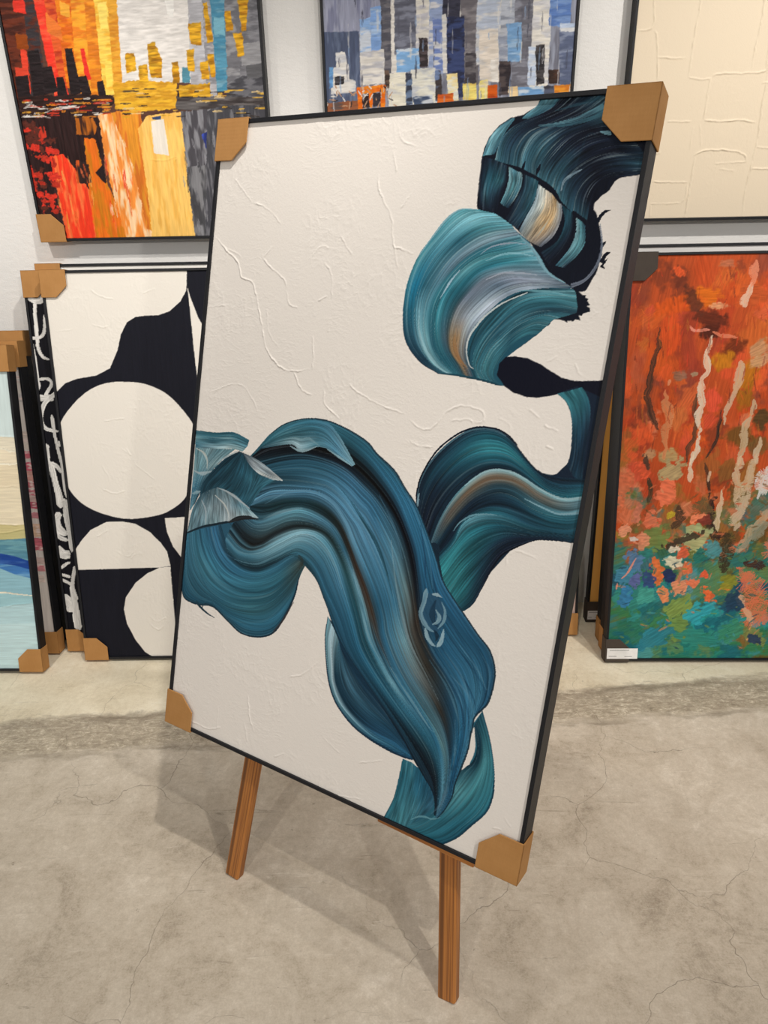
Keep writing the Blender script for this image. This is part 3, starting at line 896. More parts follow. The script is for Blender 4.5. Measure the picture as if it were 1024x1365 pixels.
{'alpha':0.6,'ang':90.51,'soft':0.7},
{'alpha':0.6,'ang':94.59,'soft':0.7},
{'alpha':0.6,'ang':82.02,'soft':0.7},
{'alpha':0.6,'ang':84.63,'soft':0.7},
{'alpha':0.6,'ang':92.04,'soft':0.7},
{'alpha':0.6,'ang':89.88,'soft':0.7},
{'alpha':0.6,'ang':82.82,'soft':0.7},
{'alpha':0.6,'ang':87.37,'soft':0.7},
{'alpha':0.6,'ang':85.3,'soft':0.7},
{'alpha':0.6,'ang':90.02,'soft':0.7},
{'alpha':0.6,'ang':84.05,'soft':0.7},
{'alpha':0.75,'ang':99.46,'ragged':0.7,'soft':0.4},
{'alpha':0.75,'ang':86.93,'ragged':0.7,'soft':0.4},
{'alpha':0.75,'ang':81.17,'ragged':0.7,'soft':0.4},
{'alpha':0.75,'ang':77.61,'ragged':0.7,'soft':0.4},
{'alpha':0.75,'ang':78.42,'ragged':0.7,'soft':0.4},
{'alpha':0.75,'ang':105.32,'ragged':0.7,'soft':0.4},
{'alpha':0.75,'ang':86.66,'ragged':0.7,'soft':0.4},
{'alpha':0.75,'ang':106.84,'ragged':0.7,'soft':0.4},
{'alpha':0.75,'ang':73.26,'ragged':0.7,'soft':0.4},
{'alpha':0.75,'ang':106.54,'ragged':0.7,'soft':0.4},
{'alpha':0.75,'ang':87.74,'ragged':0.7,'soft':0.4},
{'alpha':0.75,'ang':105.51,'ragged':0.7,'soft':0.4},
{'alpha':0.75,'ang':100.75,'ragged':0.7,'soft':0.4},
{'alpha':0.75,'ang':107.73,'ragged':0.7,'soft':0.4},
{'alpha':0.75,'ang':65.35,'ragged':0.7,'soft':0.4},
{'alpha':0.75,'ang':74.81,'ragged':0.7,'soft':0.4},
{'alpha':0.75,'ang':98.54,'ragged':0.7,'soft':0.4},
{'alpha':0.75,'ang':101.35,'ragged':0.7,'soft':0.4},
{'alpha':0.75,'ang':70.29,'ragged':0.7,'soft':0.4},
{'alpha':0.75,'ang':96.83,'ragged':0.7,'soft':0.4},
{'alpha':0.75,'ang':61.64,'ragged':0.7,'soft':0.4},
{'alpha':0.75,'ang':69.85,'ragged':0.7,'soft':0.4},
{'alpha':0.75,'ang':93.64,'ragged':0.7,'soft':0.4},
{'alpha':0.75,'ang':83.07,'ragged':0.7,'soft':0.4},
{'alpha':0.75,'ang':63.54,'ragged':0.7,'soft':0.4},
{'alpha':0.75,'ang':99.09,'ragged':0.7,'soft':0.4},
{'alpha':0.75,'ang':104.53,'ragged':0.7,'soft':0.4},
{'alpha':0.75,'ang':97.59,'ragged':0.7,'soft':0.4},
{'alpha':0.75,'ang':70.91,'ragged':0.7,'soft':0.4},
{'alpha':0.75,'ang':61.61,'ragged':0.7,'soft':0.4},
{'alpha':0.75,'ang':69.66,'ragged':0.7,'soft':0.4},
{'alpha':0.75,'ang':63.02,'ragged':0.7,'soft':0.4},
{'alpha':0.75,'ang':71.62,'ragged':0.7,'soft':0.4},
{'alpha':0.75,'ang':78.69,'ragged':0.7,'soft':0.4},
{'alpha':0.75,'ang':80.09,'ragged':0.7,'soft':0.4},
{'alpha':0.75,'ang':71.18,'ragged':0.7,'soft':0.4},
{'alpha':0.75,'ang':102.18,'ragged':0.7,'soft':0.4},
{'alpha':0.75,'ang':84.51,'ragged':0.7,'soft':0.4},
{'alpha':0.75,'ang':74.96,'ragged':0.7,'soft':0.4},
{'alpha':0.75,'ang':91.21,'ragged':0.7,'soft':0.4},
{'alpha':0.8,'ang':113.13,'ragged':0.8,'soft':0.3},
{'alpha':0.8,'ang':96.97,'ragged':0.8,'soft':0.3},
{'alpha':0.8,'ang':44.05,'ragged':0.8,'soft':0.3},
{'alpha':0.8,'ang':71.94,'ragged':0.8,'soft':0.3},
{'alpha':0.8,'ang':6.18,'ragged':0.8,'soft':0.3},
{'alpha':0.8,'ang':32.79,'ragged':0.8,'soft':0.3},
{'alpha':0.8,'ang':129.55,'ragged':0.8,'soft':0.3},
{'alpha':0.8,'ang':118.08,'ragged':0.8,'soft':0.3},
{'alpha':0.8,'ang':105.28,'ragged':0.8,'soft':0.3},
{'alpha':0.8,'ang':56.12,'ragged':0.8,'soft':0.3},
{'alpha':0.8,'ang':8.83,'ragged':0.8,'soft':0.3},
{'alpha':0.8,'ang':112.99,'ragged':0.8,'soft':0.3},
{'alpha':0.8,'ang':8.41,'ragged':0.8,'soft':0.3},
{'alpha':0.8,'ang':76.59,'ragged':0.8,'soft':0.3},
{'alpha':0.8,'ang':2.36,'ragged':0.8,'soft':0.3},
{'alpha':0.8,'ang':132.55,'ragged':0.8,'soft':0.3},
{'alpha':0.8,'ang':124.49,'ragged':0.8,'soft':0.3},
{'alpha':0.8,'ang':51.8,'ragged':0.8,'soft':0.3},
{'alpha':0.8,'ang':158.22,'ragged':0.8,'soft':0.3},
{'alpha':0.8,'ang':147.8,'ragged':0.8,'soft':0.3},
{'alpha':0.8,'ang':164.93,'ragged':0.8,'soft':0.3},
{'alpha':0.8,'ang':142.18,'ragged':0.8,'soft':0.3},
{'alpha':0.8,'ang':89.88,'ragged':0.8,'soft':0.3},
{'alpha':0.8,'ang':68.54,'ragged':0.8,'soft':0.3},
{'alpha':0.8,'ang':24.64,'ragged':0.8,'soft':0.3},
{'alpha':0.8,'ang':8.73,'ragged':0.8,'soft':0.3},
{'alpha':0.8,'ang':117.5,'ragged':0.8,'soft':0.3},
{'alpha':0.8,'ang':50.27,'ragged':0.8,'soft':0.3},
{'alpha':0.8,'ang':83.39,'ragged':0.8,'soft':0.3},
{'alpha':0.8,'ang':24.31,'ragged':0.8,'soft':0.3},
{'alpha':0.8,'ang':147.33,'ragged':0.8,'soft':0.3},
{'alpha':0.8,'ang':7.78,'ragged':0.8,'soft':0.3},
{'alpha':0.8,'ang':144.56,'ragged':0.8,'soft':0.3},
{'alpha':0.8,'ang':152.45,'ragged':0.8,'soft':0.3},
{'alpha':0.8,'ang':31.29,'ragged':0.8,'soft':0.3},
{'alpha':0.8,'ang':69.13,'ragged':0.8,'soft':0.3},
{'alpha':0.8,'ang':43.94,'ragged':0.8,'soft':0.3},
{'alpha':0.8,'ang':179.27,'ragged':0.8,'soft':0.3},
{'alpha':0.8,'ang':128.1,'ragged':0.8,'soft':0.3},
{'alpha':0.8,'ang':176.71,'ragged':0.8,'soft':0.3},
{'alpha':0.8,'ang':162.81,'ragged':0.8,'soft':0.3},
{'alpha':0.8,'ang':130.06,'ragged':0.8,'soft':0.3},
{'alpha':0.8,'ang':113.4,'ragged':0.8,'soft':0.3},
{'alpha':0.8,'ang':16.2,'ragged':0.8,'soft':0.3},
{'alpha':0.8,'ang':87.93,'ragged':0.8,'soft':0.3},
{'alpha':0.8,'ang':54.33,'ragged':0.8,'soft':0.3},
{'alpha':0.8,'ang':100.49,'ragged':0.8,'soft':0.3},
{'alpha':0.8,'ang':95.98,'ragged':0.8,'soft':0.3},
{'alpha':0.8,'ang':82.82,'ragged':0.8,'soft':0.3},
{'alpha':0.8,'ang':50.32,'ragged':0.8,'soft':0.3},
{'alpha':0.8,'ang':96.18,'ragged':0.8,'soft':0.3},
{'alpha':0.8,'ang':36.65,'ragged':0.8,'soft':0.3},
{'alpha':0.8,'ang':17.05,'ragged':0.8,'soft':0.3},
{'alpha':0.8,'ang':107.41,'ragged':0.8,'soft':0.3},
{'alpha':0.8,'ang':152.58,'ragged':0.8,'soft':0.3},
{'alpha':0.8,'ang':125.38,'ragged':0.8,'soft':0.3},
{'alpha':0.8,'ang':115.29,'ragged':0.8,'soft':0.3},
{'alpha':0.8,'ang':46.98,'ragged':0.8,'soft':0.3},
{'alpha':0.8,'ang':174.33,'ragged':0.8,'soft':0.3},
{'alpha':0.8,'ang':167.67,'ragged':0.8,'soft':0.3},
{'alpha':0.8,'ang':10.74,'ragged':0.8,'soft':0.3},
{'alpha':0.8,'ang':92.45,'ragged':0.8,'soft':0.3},
{'alpha':0.8,'ang':18.59,'ragged':0.8,'soft':0.3},
{'alpha':0.8,'ang':56.75,'ragged':0.8,'soft':0.3},
{'alpha':0.8,'ang':172.2,'ragged':0.8,'soft':0.3},
{'alpha':0.8,'ang':30.34,'ragged':0.8,'soft':0.3},
{'alpha':0.8,'ang':176.67,'ragged':0.8,'soft':0.3},
{'alpha':0.8,'ang':29.54,'ragged':0.8,'soft':0.3},
{'alpha':0.8,'ang':116,'ragged':0.8,'soft':0.3},
{'alpha':0.8,'ang':20.7,'ragged':0.8,'soft':0.3},
{'alpha':0.8,'ang':10.92,'ragged':0.8,'soft':0.3},
{'alpha':0.8,'ang':23.03,'ragged':0.8,'soft':0.3},
{'alpha':0.8,'ang':18.25,'ragged':0.8,'soft':0.3},
{'alpha':0.8,'ang':35.36,'ragged':0.8,'soft':0.3},
{'alpha':0.8,'ang':30.86,'ragged':0.8,'soft':0.3},
{'alpha':0.8,'ang':10.87,'ragged':0.8,'soft':0.3},
{'alpha':0.8,'ang':15.2,'ragged':0.8,'soft':0.3},
{'alpha':0.8,'ang':12.52,'ragged':0.8,'soft':0.3},
{'alpha':0.8,'ang':1.05,'ragged':0.8,'soft':0.3},
{'alpha':0.8,'ang':36.3,'ragged':0.8,'soft':0.3},
{'alpha':0.8,'ang':13.18,'ragged':0.8,'soft':0.3},
{'alpha':0.8,'ang':7.08,'ragged':0.8,'soft':0.3},
{'alpha':0.8,'ang':21.19,'ragged':0.8,'soft':0.3},
{'alpha':0.8,'ang':30.09,'ragged':0.8,'soft':0.3},
{'alpha':0.8,'ang':7.64,'ragged':0.8,'soft':0.3},
{'alpha':0.8,'ang':6.73,'ragged':0.8,'soft':0.3},
{'alpha':0.8,'ang':22.7,'ragged':0.8,'soft':0.3},
{'alpha':0.8,'ang':35.09,'ragged':0.8,'soft':0.3},
{'alpha':0.8,'ang':36.71,'ragged':0.8,'soft':0.3},
{'alpha':0.8,'ang':29.72,'ragged':0.8,'soft':0.3},
{'alpha':0.8,'ang':38.75,'ragged':0.8,'soft':0.3},
{'alpha':0.8,'ang':28.4,'ragged':0.8,'soft':0.3},
{'alpha':0.8,'ang':10.48,'ragged':0.8,'soft':0.3},
{'alpha':0.8,'ang':22.77,'ragged':0.8,'soft':0.3},
{'alpha':0.8,'ang':9.01,'ragged':0.8,'soft':0.3},
{'alpha':0.8,'ang':31.75,'ragged':0.8,'soft':0.3},
{'alpha':0.8,'ang':2.82,'ragged':0.8,'soft':0.3},
{'alpha':0.8,'ang':26.61,'ragged':0.8,'soft':0.3},
{'alpha':0.8,'ang':37.92,'ragged':0.8,'soft':0.3},
{'alpha':0.8,'ang':37.59,'ragged':0.8,'soft':0.3},
{'alpha':0.8,'ang':25.75,'ragged':0.8,'soft':0.3},
{'alpha':0.8,'ang':8.09,'ragged':0.8,'soft':0.3},
{'alpha':0.8,'ang':5.21,'ragged':0.8,'soft':0.3},
{'alpha':0.8,'ang':14.39,'ragged':0.8,'soft':0.3},
{'alpha':0.8,'ang':34.89,'ragged':0.8,'soft':0.3},
{'alpha':0.8,'ang':25.44,'ragged':0.8,'soft':0.3},
{'alpha':0.8,'ang':13.56,'ragged':0.8,'soft':0.3},
{'alpha':0.8,'ang':31.98,'ragged':0.8,'soft':0.3},
{'alpha':0.8,'ang':5.91,'ragged':0.8,'soft':0.3},
{'alpha':0.8,'ang':4.76,'ragged':0.8,'soft':0.3},
{'alpha':0.8,'ang':37.45,'ragged':0.8,'soft':0.3},
{'alpha':0.8,'ang':32.91,'ragged':0.8,'soft':0.3},
{'alpha':0.8,'ang':17.73,'ragged':0.8,'soft':0.3},
{'alpha':0.8,'ang':8.89,'ragged':0.8,'soft':0.3},
{'alpha':0.8,'ang':28.87,'ragged':0.8,'soft':0.3},
{'alpha':0.8,'ang':14.14,'ragged':0.8,'soft':0.3},
{'alpha':0.8,'ang':22.04,'ragged':0.8,'soft':0.3},
{'alpha':0.8,'ang':7.93,'ragged':0.8,'soft':0.3},
{'alpha':0.8,'ang':31.61,'ragged':0.8,'soft':0.3},
{'alpha':0.8,'ang':6.94,'ragged':0.8,'soft':0.3},
{'alpha':0.8,'ang':27.42,'ragged':0.8,'soft':0.3},
{'alpha':0.8,'ang':2.86,'ragged':0.8,'soft':0.3},
{'alpha':0.8,'ang':24.5,'ragged':0.8,'soft':0.3},
{'alpha':0.8,'ang':5.51,'ragged':0.8,'soft':0.3},
{'alpha':0.8,'ang':5.15,'ragged':0.8,'soft':0.3},
{'alpha':0.8,'ang':3.84,'ragged':0.8,'soft':0.3},
{'alpha':0.8,'ang':30.66,'ragged':0.8,'soft':0.3},
{'alpha':0.8,'ang':17.36,'ragged':0.8,'soft':0.3},
{'alpha':0.8,'ang':33.87,'ragged':0.8,'soft':0.3},
{'alpha':0.8,'ang':28.5,'ragged':0.8,'soft':0.3},
{'alpha':0.8,'ang':9.03,'ragged':0.8,'soft':0.3},
{'alpha':0.8,'ang':0.36,'ragged':0.8,'soft':0.3},
{'alpha':0.8,'ang':34.64,'ragged':0.8,'soft':0.3},
{'alpha':0.8,'ang':4.97,'ragged':0.8,'soft':0.3},
{'alpha':0.8,'ang':29.25,'ragged':0.8,'soft':0.3},
{'alpha':0.8,'ang':20.36,'ragged':0.8,'soft':0.3},
{'alpha':0.8,'ang':39.06,'ragged':0.8,'soft':0.3},
{'alpha':0.8,'ang':25.8,'ragged':0.8,'soft':0.3},
{'alpha':0.8,'ang':23.9,'ragged':0.8,'soft':0.3},
{'alpha':0.8,'ang':33.79,'ragged':0.8,'soft':0.3},
{'alpha':0.8,'ang':0.93,'ragged':0.8,'soft':0.3},
{'alpha':0.8,'ang':24.69,'ragged':0.8,'soft':0.3},
{'alpha':0.8,'ang':3.44,'ragged':0.8,'soft':0.3},
{'alpha':0.8,'ang':36.85,'ragged':0.8,'soft':0.3},
{'alpha':0.8,'ang':10.75,'ragged':0.8,'soft':0.3},
{'alpha':0.8,'ang':0.14,'ragged':0.8,'soft':0.3},
{'alpha':0.8,'ang':30.3,'ragged':0.8,'soft':0.3},
{'alpha':0.8,'ang':37.08,'ragged':0.8,'soft':0.3},
{'alpha':0.8,'ang':0.15,'ragged':0.8,'soft':0.3},
{'alpha':0.8,'ang':36.7,'ragged':0.8,'soft':0.3},
{'alpha':0.8,'ang':20.62,'ragged':0.8,'soft':0.3},
{'alpha':0.8,'ang':11.01,'ragged':0.8,'soft':0.3},
{'alpha':0.8,'ang':38.54,'ragged':0.8,'soft':0.3},
{'alpha':0.8,'ang':19.58,'ragged':0.8,'soft':0.3},
{'alpha':0.8,'ang':22.76,'ragged':0.8,'soft':0.3},
{'alpha':0.8,'ang':9.14,'ragged':0.8,'soft':0.3},
{'alpha':0.8,'ang':7.17,'ragged':0.8,'soft':0.3},
{'alpha':0.8,'ang':21.18,'ragged':0.8,'soft':0.3},
{'alpha':0.8,'ang':11.58,'ragged':0.8,'soft':0.3},
{'alpha':0.8,'ang':28.04,'ragged':0.8,'soft':0.3},
{'alpha':0.8,'ang':18.69,'ragged':0.8,'soft':0.3},
{'alpha':0.8,'ang':12.95,'ragged':0.8,'soft':0.3},
{'alpha':0.8,'ang':8.85,'ragged':0.8,'soft':0.3},
{'alpha':0.8,'ang':1.33,'ragged':0.8,'soft':0.3},
{'alpha':0.8,'ang':36.66,'ragged':0.8,'soft':0.3},
{'alpha':0.8,'ang':5.96,'ragged':0.8,'soft':0.3},
{'alpha':0.8,'ang':24.75,'ragged':0.8,'soft':0.3},
{'alpha':0.75,'ang':128.29,'ragged':0.8,'soft':0.45},
{'alpha':0.75,'ang':58.46,'ragged':0.8,'soft':0.45},
{'alpha':0.75,'ang':98.26,'ragged':0.8,'soft':0.45},
{'alpha':0.75,'ang':27.14,'ragged':0.8,'soft':0.45},
{'alpha':0.75,'ang':16.2,'ragged':0.8,'soft':0.45},
{'alpha':0.75,'ang':135.51,'ragged':0.8,'soft':0.45},
{'alpha':0.75,'ang':164.65,'ragged':0.8,'soft':0.45},
{'alpha':0.75,'ang':84.66,'ragged':0.8,'soft':0.45},
{'alpha':0.75,'ang':50.76,'ragged':0.8,'soft':0.45},
{'alpha':0.75,'ang':121.73,'ragged':0.8,'soft':0.45},
{'alpha':0.75,'ang':166.45,'ragged':0.8,'soft':0.45},
{'alpha':0.75,'ang':61.77,'ragged':0.8,'soft':0.45},
{'alpha':0.75,'ang':36.56,'ragged':0.8,'soft':0.45},
{'alpha':0.75,'ang':72.83,'ragged':0.8,'soft':0.45},
{'alpha':0.75,'ang':165.91,'ragged':0.8,'soft':0.45},
{'alpha':0.75,'ang':67.3,'ragged':0.8,'soft':0.45},
{'alpha':0.75,'ang':147.99,'ragged':0.8,'soft':0.45},
{'alpha':0.75,'ang':61.89,'ragged':0.8,'soft':0.45},
{'alpha':0.75,'ang':82.85,'ragged':0.8,'soft':0.45},
{'alpha':0.75,'ang':148.97,'ragged':0.8,'soft':0.45},
{'alpha':0.75,'ang':149.01,'ragged':0.8,'soft':0.45},
{'alpha':0.75,'ang':12.69,'ragged':0.8,'soft':0.45},
{'alpha':0.75,'ang':13.64,'ragged':0.8,'soft':0.45},
{'alpha':0.75,'ang':11.36,'ragged':0.8,'soft':0.45},
{'alpha':0.75,'ang':84.74,'ragged':0.8,'soft':0.45},
{'alpha':0.75,'ang':99.15,'ragged':0.8,'soft':0.45},
{'alpha':0.75,'ang':18.49,'ragged':0.8,'soft':0.45},
{'alpha':0.75,'ang':111.68,'ragged':0.8,'soft':0.45},
{'alpha':0.75,'ang':147.36,'ragged':0.8,'soft':0.45},
{'alpha':0.75,'ang':158.16,'ragged':0.8,'soft':0.45},
{'alpha':0.75,'ang':76.58,'ragged':0.8,'soft':0.45},
{'alpha':0.75,'ang':84.26,'ragged':0.8,'soft':0.45},
{'alpha':0.75,'ang':56.62,'ragged':0.8,'soft':0.45},
{'alpha':0.75,'ang':112.97,'ragged':0.8,'soft':0.45},
{'alpha':0.75,'ang':40.05,'ragged':0.8,'soft':0.45},
{'alpha':0.75,'ang':115.55,'ragged':0.8,'soft':0.45},
{'alpha':0.75,'ang':172.93,'ragged':0.8,'soft':0.45},
{'alpha':0.75,'ang':173.73,'ragged':0.8,'soft':0.45},
{'alpha':0.75,'ang':104.45,'ragged':0.8,'soft':0.45},
{'alpha':0.75,'ang':151.66,'ragged':0.8,'soft':0.45},
{'alpha':0.75,'ang':107.44,'ragged':0.8,'soft':0.45},
{'alpha':0.75,'ang':79.27,'ragged':0.8,'soft':0.45},
{'alpha':0.75,'ang':102.88,'ragged':0.8,'soft':0.45},
{'alpha':0.75,'ang':179.23,'ragged':0.8,'soft':0.45},
{'alpha':0.75,'ang':166.4,'ragged':0.8,'soft':0.45},
{'alpha':0.75,'ang':68.72,'ragged':0.8,'soft':0.45},
{'alpha':0.75,'ang':107.6,'ragged':0.8,'soft':0.45},
{'alpha':0.75,'ang':107.34,'ragged':0.8,'soft':0.45},
{'alpha':0.75,'ang':12.72,'ragged':0.8,'soft':0.45},
{'alpha':0.75,'ang':120.62,'ragged':0.8,'soft':0.45},
{'alpha':0.75,'ang':106.63,'ragged':0.8,'soft':0.45},
{'alpha':0.75,'ang':29.14,'ragged':0.8,'soft':0.45},
{'alpha':0.75,'ang':71.38,'ragged':0.8,'soft':0.45},
{'alpha':0.75,'ang':133.61,'ragged':0.8,'soft':0.45},
{'alpha':0.75,'ang':52.14,'ragged':0.8,'soft':0.45},
{'alpha':0.75,'ang':19.87,'ragged':0.8,'soft':0.45},
{'alpha':0.75,'ang':165.16,'ragged':0.8,'soft':0.45},
{'alpha':0.75,'ang':113.83,'ragged':0.8,'soft':0.45},
{'alpha':0.75,'ang':128.04,'ragged':0.8,'soft':0.45},
{'alpha':0.75,'ang':21.97,'ragged':0.8,'soft':0.45},
{'alpha':0.75,'ang':155.46,'ragged':0.8,'soft':0.45},
{'alpha':0.75,'ang':42.94,'ragged':0.8,'soft':0.45},
{'alpha':0.75,'ang':169.56,'ragged':0.8,'soft':0.45},
{'alpha':0.75,'ang':165.4,'ragged':0.8,'soft':0.45},
{'alpha':0.75,'ang':140.36,'ragged':0.8,'soft':0.45},
{'alpha':0.75,'ang':9.66,'ragged':0.8,'soft':0.45},
{'alpha':0.75,'ang':178.55,'ragged':0.8,'soft':0.45},
{'alpha':0.75,'ang':143.27,'ragged':0.8,'soft':0.45},
{'alpha':0.75,'ang':43.81,'ragged':0.8,'soft':0.45},
{'alpha':0.75,'ang':30.17,'ragged':0.8,'soft':0.45},
{'alpha':0.75,'ang':167,'ragged':0.8,'soft':0.45},
{'alpha':0.75,'ang':155.17,'ragged':0.8,'soft':0.45},
{'alpha':0.75,'ang':102.78,'ragged':0.8,'soft':0.45},
{'alpha':0.75,'ang':58.27,'ragged':0.8,'soft':0.45},
{'alpha':0.75,'ang':73.17,'ragged':0.8,'soft':0.45},
{'alpha':0.75,'ang':136.55,'ragged':0.8,'soft':0.45},
{'alpha':0.75,'ang':36.52,'ragged':0.8,'soft':0.45},
{'alpha':0.75,'ang':111.42,'ragged':0.8,'soft':0.45},
{'alpha':0.75,'ang':172.26,'ragged':0.8,'soft':0.45},
{'alpha':0.75,'ang':39.2,'ragged':0.8,'soft':0.45},
{'alpha':0.75,'ang':73.87,'ragged':0.8,'soft':0.45},
{'alpha':0.75,'ang':40.18,'ragged':0.8,'soft':0.45},
{'alpha':0.75,'ang':165.56,'ragged':0.8,'soft':0.45},
{'alpha':0.75,'ang':129.01,'ragged':0.8,'soft':0.45},
{'alpha':0.75,'ang':70.71,'ragged':0.8,'soft':0.45},
{'alpha':0.75,'ang':144.94,'ragged':0.8,'soft':0.45},
{'alpha':0.75,'ang':48.47,'ragged':0.8,'soft':0.45},
{'alpha':0.75,'ang':70.25,'ragged':0.8,'soft':0.45},
{'alpha':0.75,'ang':72.49,'ragged':0.8,'soft':0.45},
{'alpha':0.75,'ang':134.11,'ragged':0.8,'soft':0.45},
{'alpha':0.6,'ang':37.77,'ragged':0.9,'soft':0.5},
{'alpha':0.6,'ang':93.19,'ragged':0.9,'soft':0.5},
{'alpha':0.6,'ang':36.4,'ragged':0.9,'soft':0.5},
{'alpha':0.6,'ang':107.43,'ragged':0.9,'soft':0.5},
{'alpha':0.6,'ang':51.74,'ragged':0.9,'soft':0.5},
{'alpha':0.6,'ang':33.35,'ragged':0.9,'soft':0.5},
{'alpha':0.6,'ang':54.83,'ragged':0.9,'soft':0.5},
{'alpha':0.6,'ang':62.64,'ragged':0.9,'soft':0.5},
{'alpha':0.6,'ang':55.38,'ragged':0.9,'soft':0.5},
{'alpha':0.6,'ang':95.69,'ragged':0.9,'soft':0.5},
{'alpha':0.6,'ang':90.22,'ragged':0.9,'soft':0.5},
{'alpha':0.6,'ang':59.01,'ragged':0.9,'soft':0.5},
{'alpha':0.6,'ang':80.04,'ragged':0.9,'soft':0.5},
{'alpha':0.6,'ang':39.64,'ragged':0.9,'soft':0.5},
{'alpha':0.6,'ang':73.45,'ragged':0.9,'soft':0.5},
{'alpha':0.6,'ang':51.18,'ragged':0.9,'soft':0.5},
{'alpha':0.6,'ang':54.7,'ragged':0.9,'soft':0.5},
{'alpha':0.6,'ang':84.73,'ragged':0.9,'soft':0.5},
{'alpha':0.6,'ang':78.27,'ragged':0.9,'soft':0.5},
{'alpha':0.6,'ang':47.42,'ragged':0.9,'soft':0.5},
{'alpha':0.6,'ang':86.78,'ragged':0.9,'soft':0.5},
{'alpha':0.6,'ang':91.15,'ragged':0.9,'soft':0.5},
{'alpha':0.6,'ang':96.87,'ragged':0.9,'soft':0.5},
{'alpha':0.6,'ang':39.07,'ragged':0.9,'soft':0.5},
{'alpha':0.6,'ang':53.47,'ragged':0.9,'soft':0.5},
{'alpha':0.6,'ang':119.67,'ragged':0.9,'soft':0.5},
{'alpha':0.6,'ang':92.47,'ragged':0.9,'soft':0.5},
{'alpha':0.6,'ang':63.2,'ragged':0.9,'soft':0.5},
{'alpha':0.6,'ang':83.38,'ragged':0.9,'soft':0.5},
{'alpha':0.6,'ang':74.61,'ragged':0.9,'soft':0.5},
{'alpha':0.6,'ang':80.26,'ragged':0.9,'soft':0.5},
{'alpha':0.6,'ang':96.84,'ragged':0.9,'soft':0.5},
{'alpha':0.6,'ang':108.91,'ragged':0.9,'soft':0.5},
{'alpha':0.6,'ang':89.02,'ragged':0.9,'soft':0.5},
{'alpha':0.6,'ang':84.04,'ragged':0.9,'soft':0.5},
{'alpha':0.6,'ang':106.01,'ragged':0.9,'soft':0.5},
{'alpha':0.6,'ang':98.05,'ragged':0.9,'soft':0.5},
{'alpha':0.6,'ang':86.64,'ragged':0.9,'soft':0.5},
{'alpha':0.6,'ang':115.07,'ragged':0.9,'soft':0.5},
{'alpha':0.6,'ang':65.12,'ragged':0.9,'soft':0.5},
{'alpha':0.6,'ang':71.11,'ragged':0.9,'soft':0.5},
{'alpha':0.6,'ang':99.39,'ragged':0.9,'soft':0.5},
{'alpha':0.6,'ang':46.89,'ragged':0.9,'soft':0.5},
{'alpha':0.6,'ang':92.48,'ragged':0.9,'soft':0.5},
{'alpha':0.6,'ang':65.09,'ragged':0.9,'soft':0.5},
{'alpha':0.6,'ang':66.42,'ragged':0.9,'soft':0.5},
{'alpha':0.6,'ang':79.9,'ragged':0.9,'soft':0.5},
{'alpha':0.6,'ang':117.38,'ragged':0.9,'soft':0.5},
{'alpha':0.6,'ang':37.19,'ragged':0.9,'soft':0.5},
{'alpha':0.6,'ang':76.8,'ragged':0.9,'soft':0.5},
{'alpha':0.7,'ang':97.54,'ragged':0.8,'soft':0.3},
{'alpha':0.7,'ang':73.92,'ragged':0.8,'soft':0.3},
{'alpha':0.7,'ang':80.26,'ragged':0.8,'soft':0.3},
{'alpha':0.7,'ang':77.9,'ragged':0.8,'soft':0.3},
{'alpha':0.7,'ang':73.37,'ragged':0.8,'soft':0.3},
{'alpha':0.7,'ang':105.31,'ragged':0.8,'soft':0.3},
{'alpha':0.7,'ang':77.91,'ragged':0.8,'soft':0.3},
{'alpha':0.7,'ang':86.52,'ragged':0.8,'soft':0.3},
{'alpha':0.7,'ang':91.14,'ragged':0.8,'soft':0.3},
{'alpha':0.7,'ang':97.29,'ragged':0.8,'soft':0.3},
{'alpha':0.7,'ang':98.39,'ragged':0.8,'soft':0.3},
{'alpha':0.7,'ang':98.07,'ragged':0.8,'soft':0.3},
{'alpha':0.85,'ang':0,'ragged':0.6,'soft':0.35},
{'alpha':0.85,'ang':100,'ragged':0.6,'soft':0.35},
{'alpha':0.85,'ang':90,'ragged':0.6,'soft':0.35},
{'alpha':0.85,'ang':170,'ragged':0.6,'soft':0.35},
{'alpha':0.85,'ang':40,'ragged':0.6,'soft':0.35},
{'alpha':0.85,'ang':30,'ragged':0.6,'soft':0.35},
{'alpha':0.85,'ang':70,'ragged':0.6,'soft':0.35},
{'alpha':0.85,'ang':80,'ragged':0.6,'soft':0.35},
{'alpha':0.85,'ang':20,'ragged':0.6,'soft':0.35},
{'alpha':0.85,'ang':60,'ragged':0.6,'soft':0.35},
{'bristle':0.45,'lift':0.6,'ridge':0.4,'taper':(0.3,0.3),'jag':0.6},
{'alpha':0.9,'ragged':0.75,'soft':0.12,'ang':21.06},
{'alpha':0.9,'ragged':0.75,'soft':0.12,'ang':-14.68},
{'alpha':0.9,'ragged':0.75,'soft':0.12,'ang':28.16},
{'alpha':0.9,'ragged':0.75,'soft':0.12,'ang':-12.6},
{'alpha':0.9,'ragged':0.75,'soft':0.12,'ang':38.03},
{'alpha':0.9,'ragged':0.75,'soft':0.12,'ang':19.19},
{'alpha':0.9,'ragged':0.75,'soft':0.12,'ang':15.34},
{'alpha':0.9,'ragged':0.75,'soft':0.12,'ang':-13.74},
{'alpha':0.9,'ragged':0.75,'soft':0.12,'ang':28.7},
{'alpha':0.9,'ragged':0.75,'soft':0.12,'ang':-7.2},
{'alpha':0.9,'ragged':0.75,'soft':0.12,'ang':0.3},
{'alpha':0.9,'ragged':0.75,'soft':0.12,'ang':8.15},
{'alpha':0.9,'ragged':0.75,'soft':0.12,'ang':37.7},
{'alpha':0.9,'ragged':0.75,'soft':0.12,'ang':13.34},
{'alpha':0.9,'ragged':0.75,'soft':0.12,'ang':-16.55},
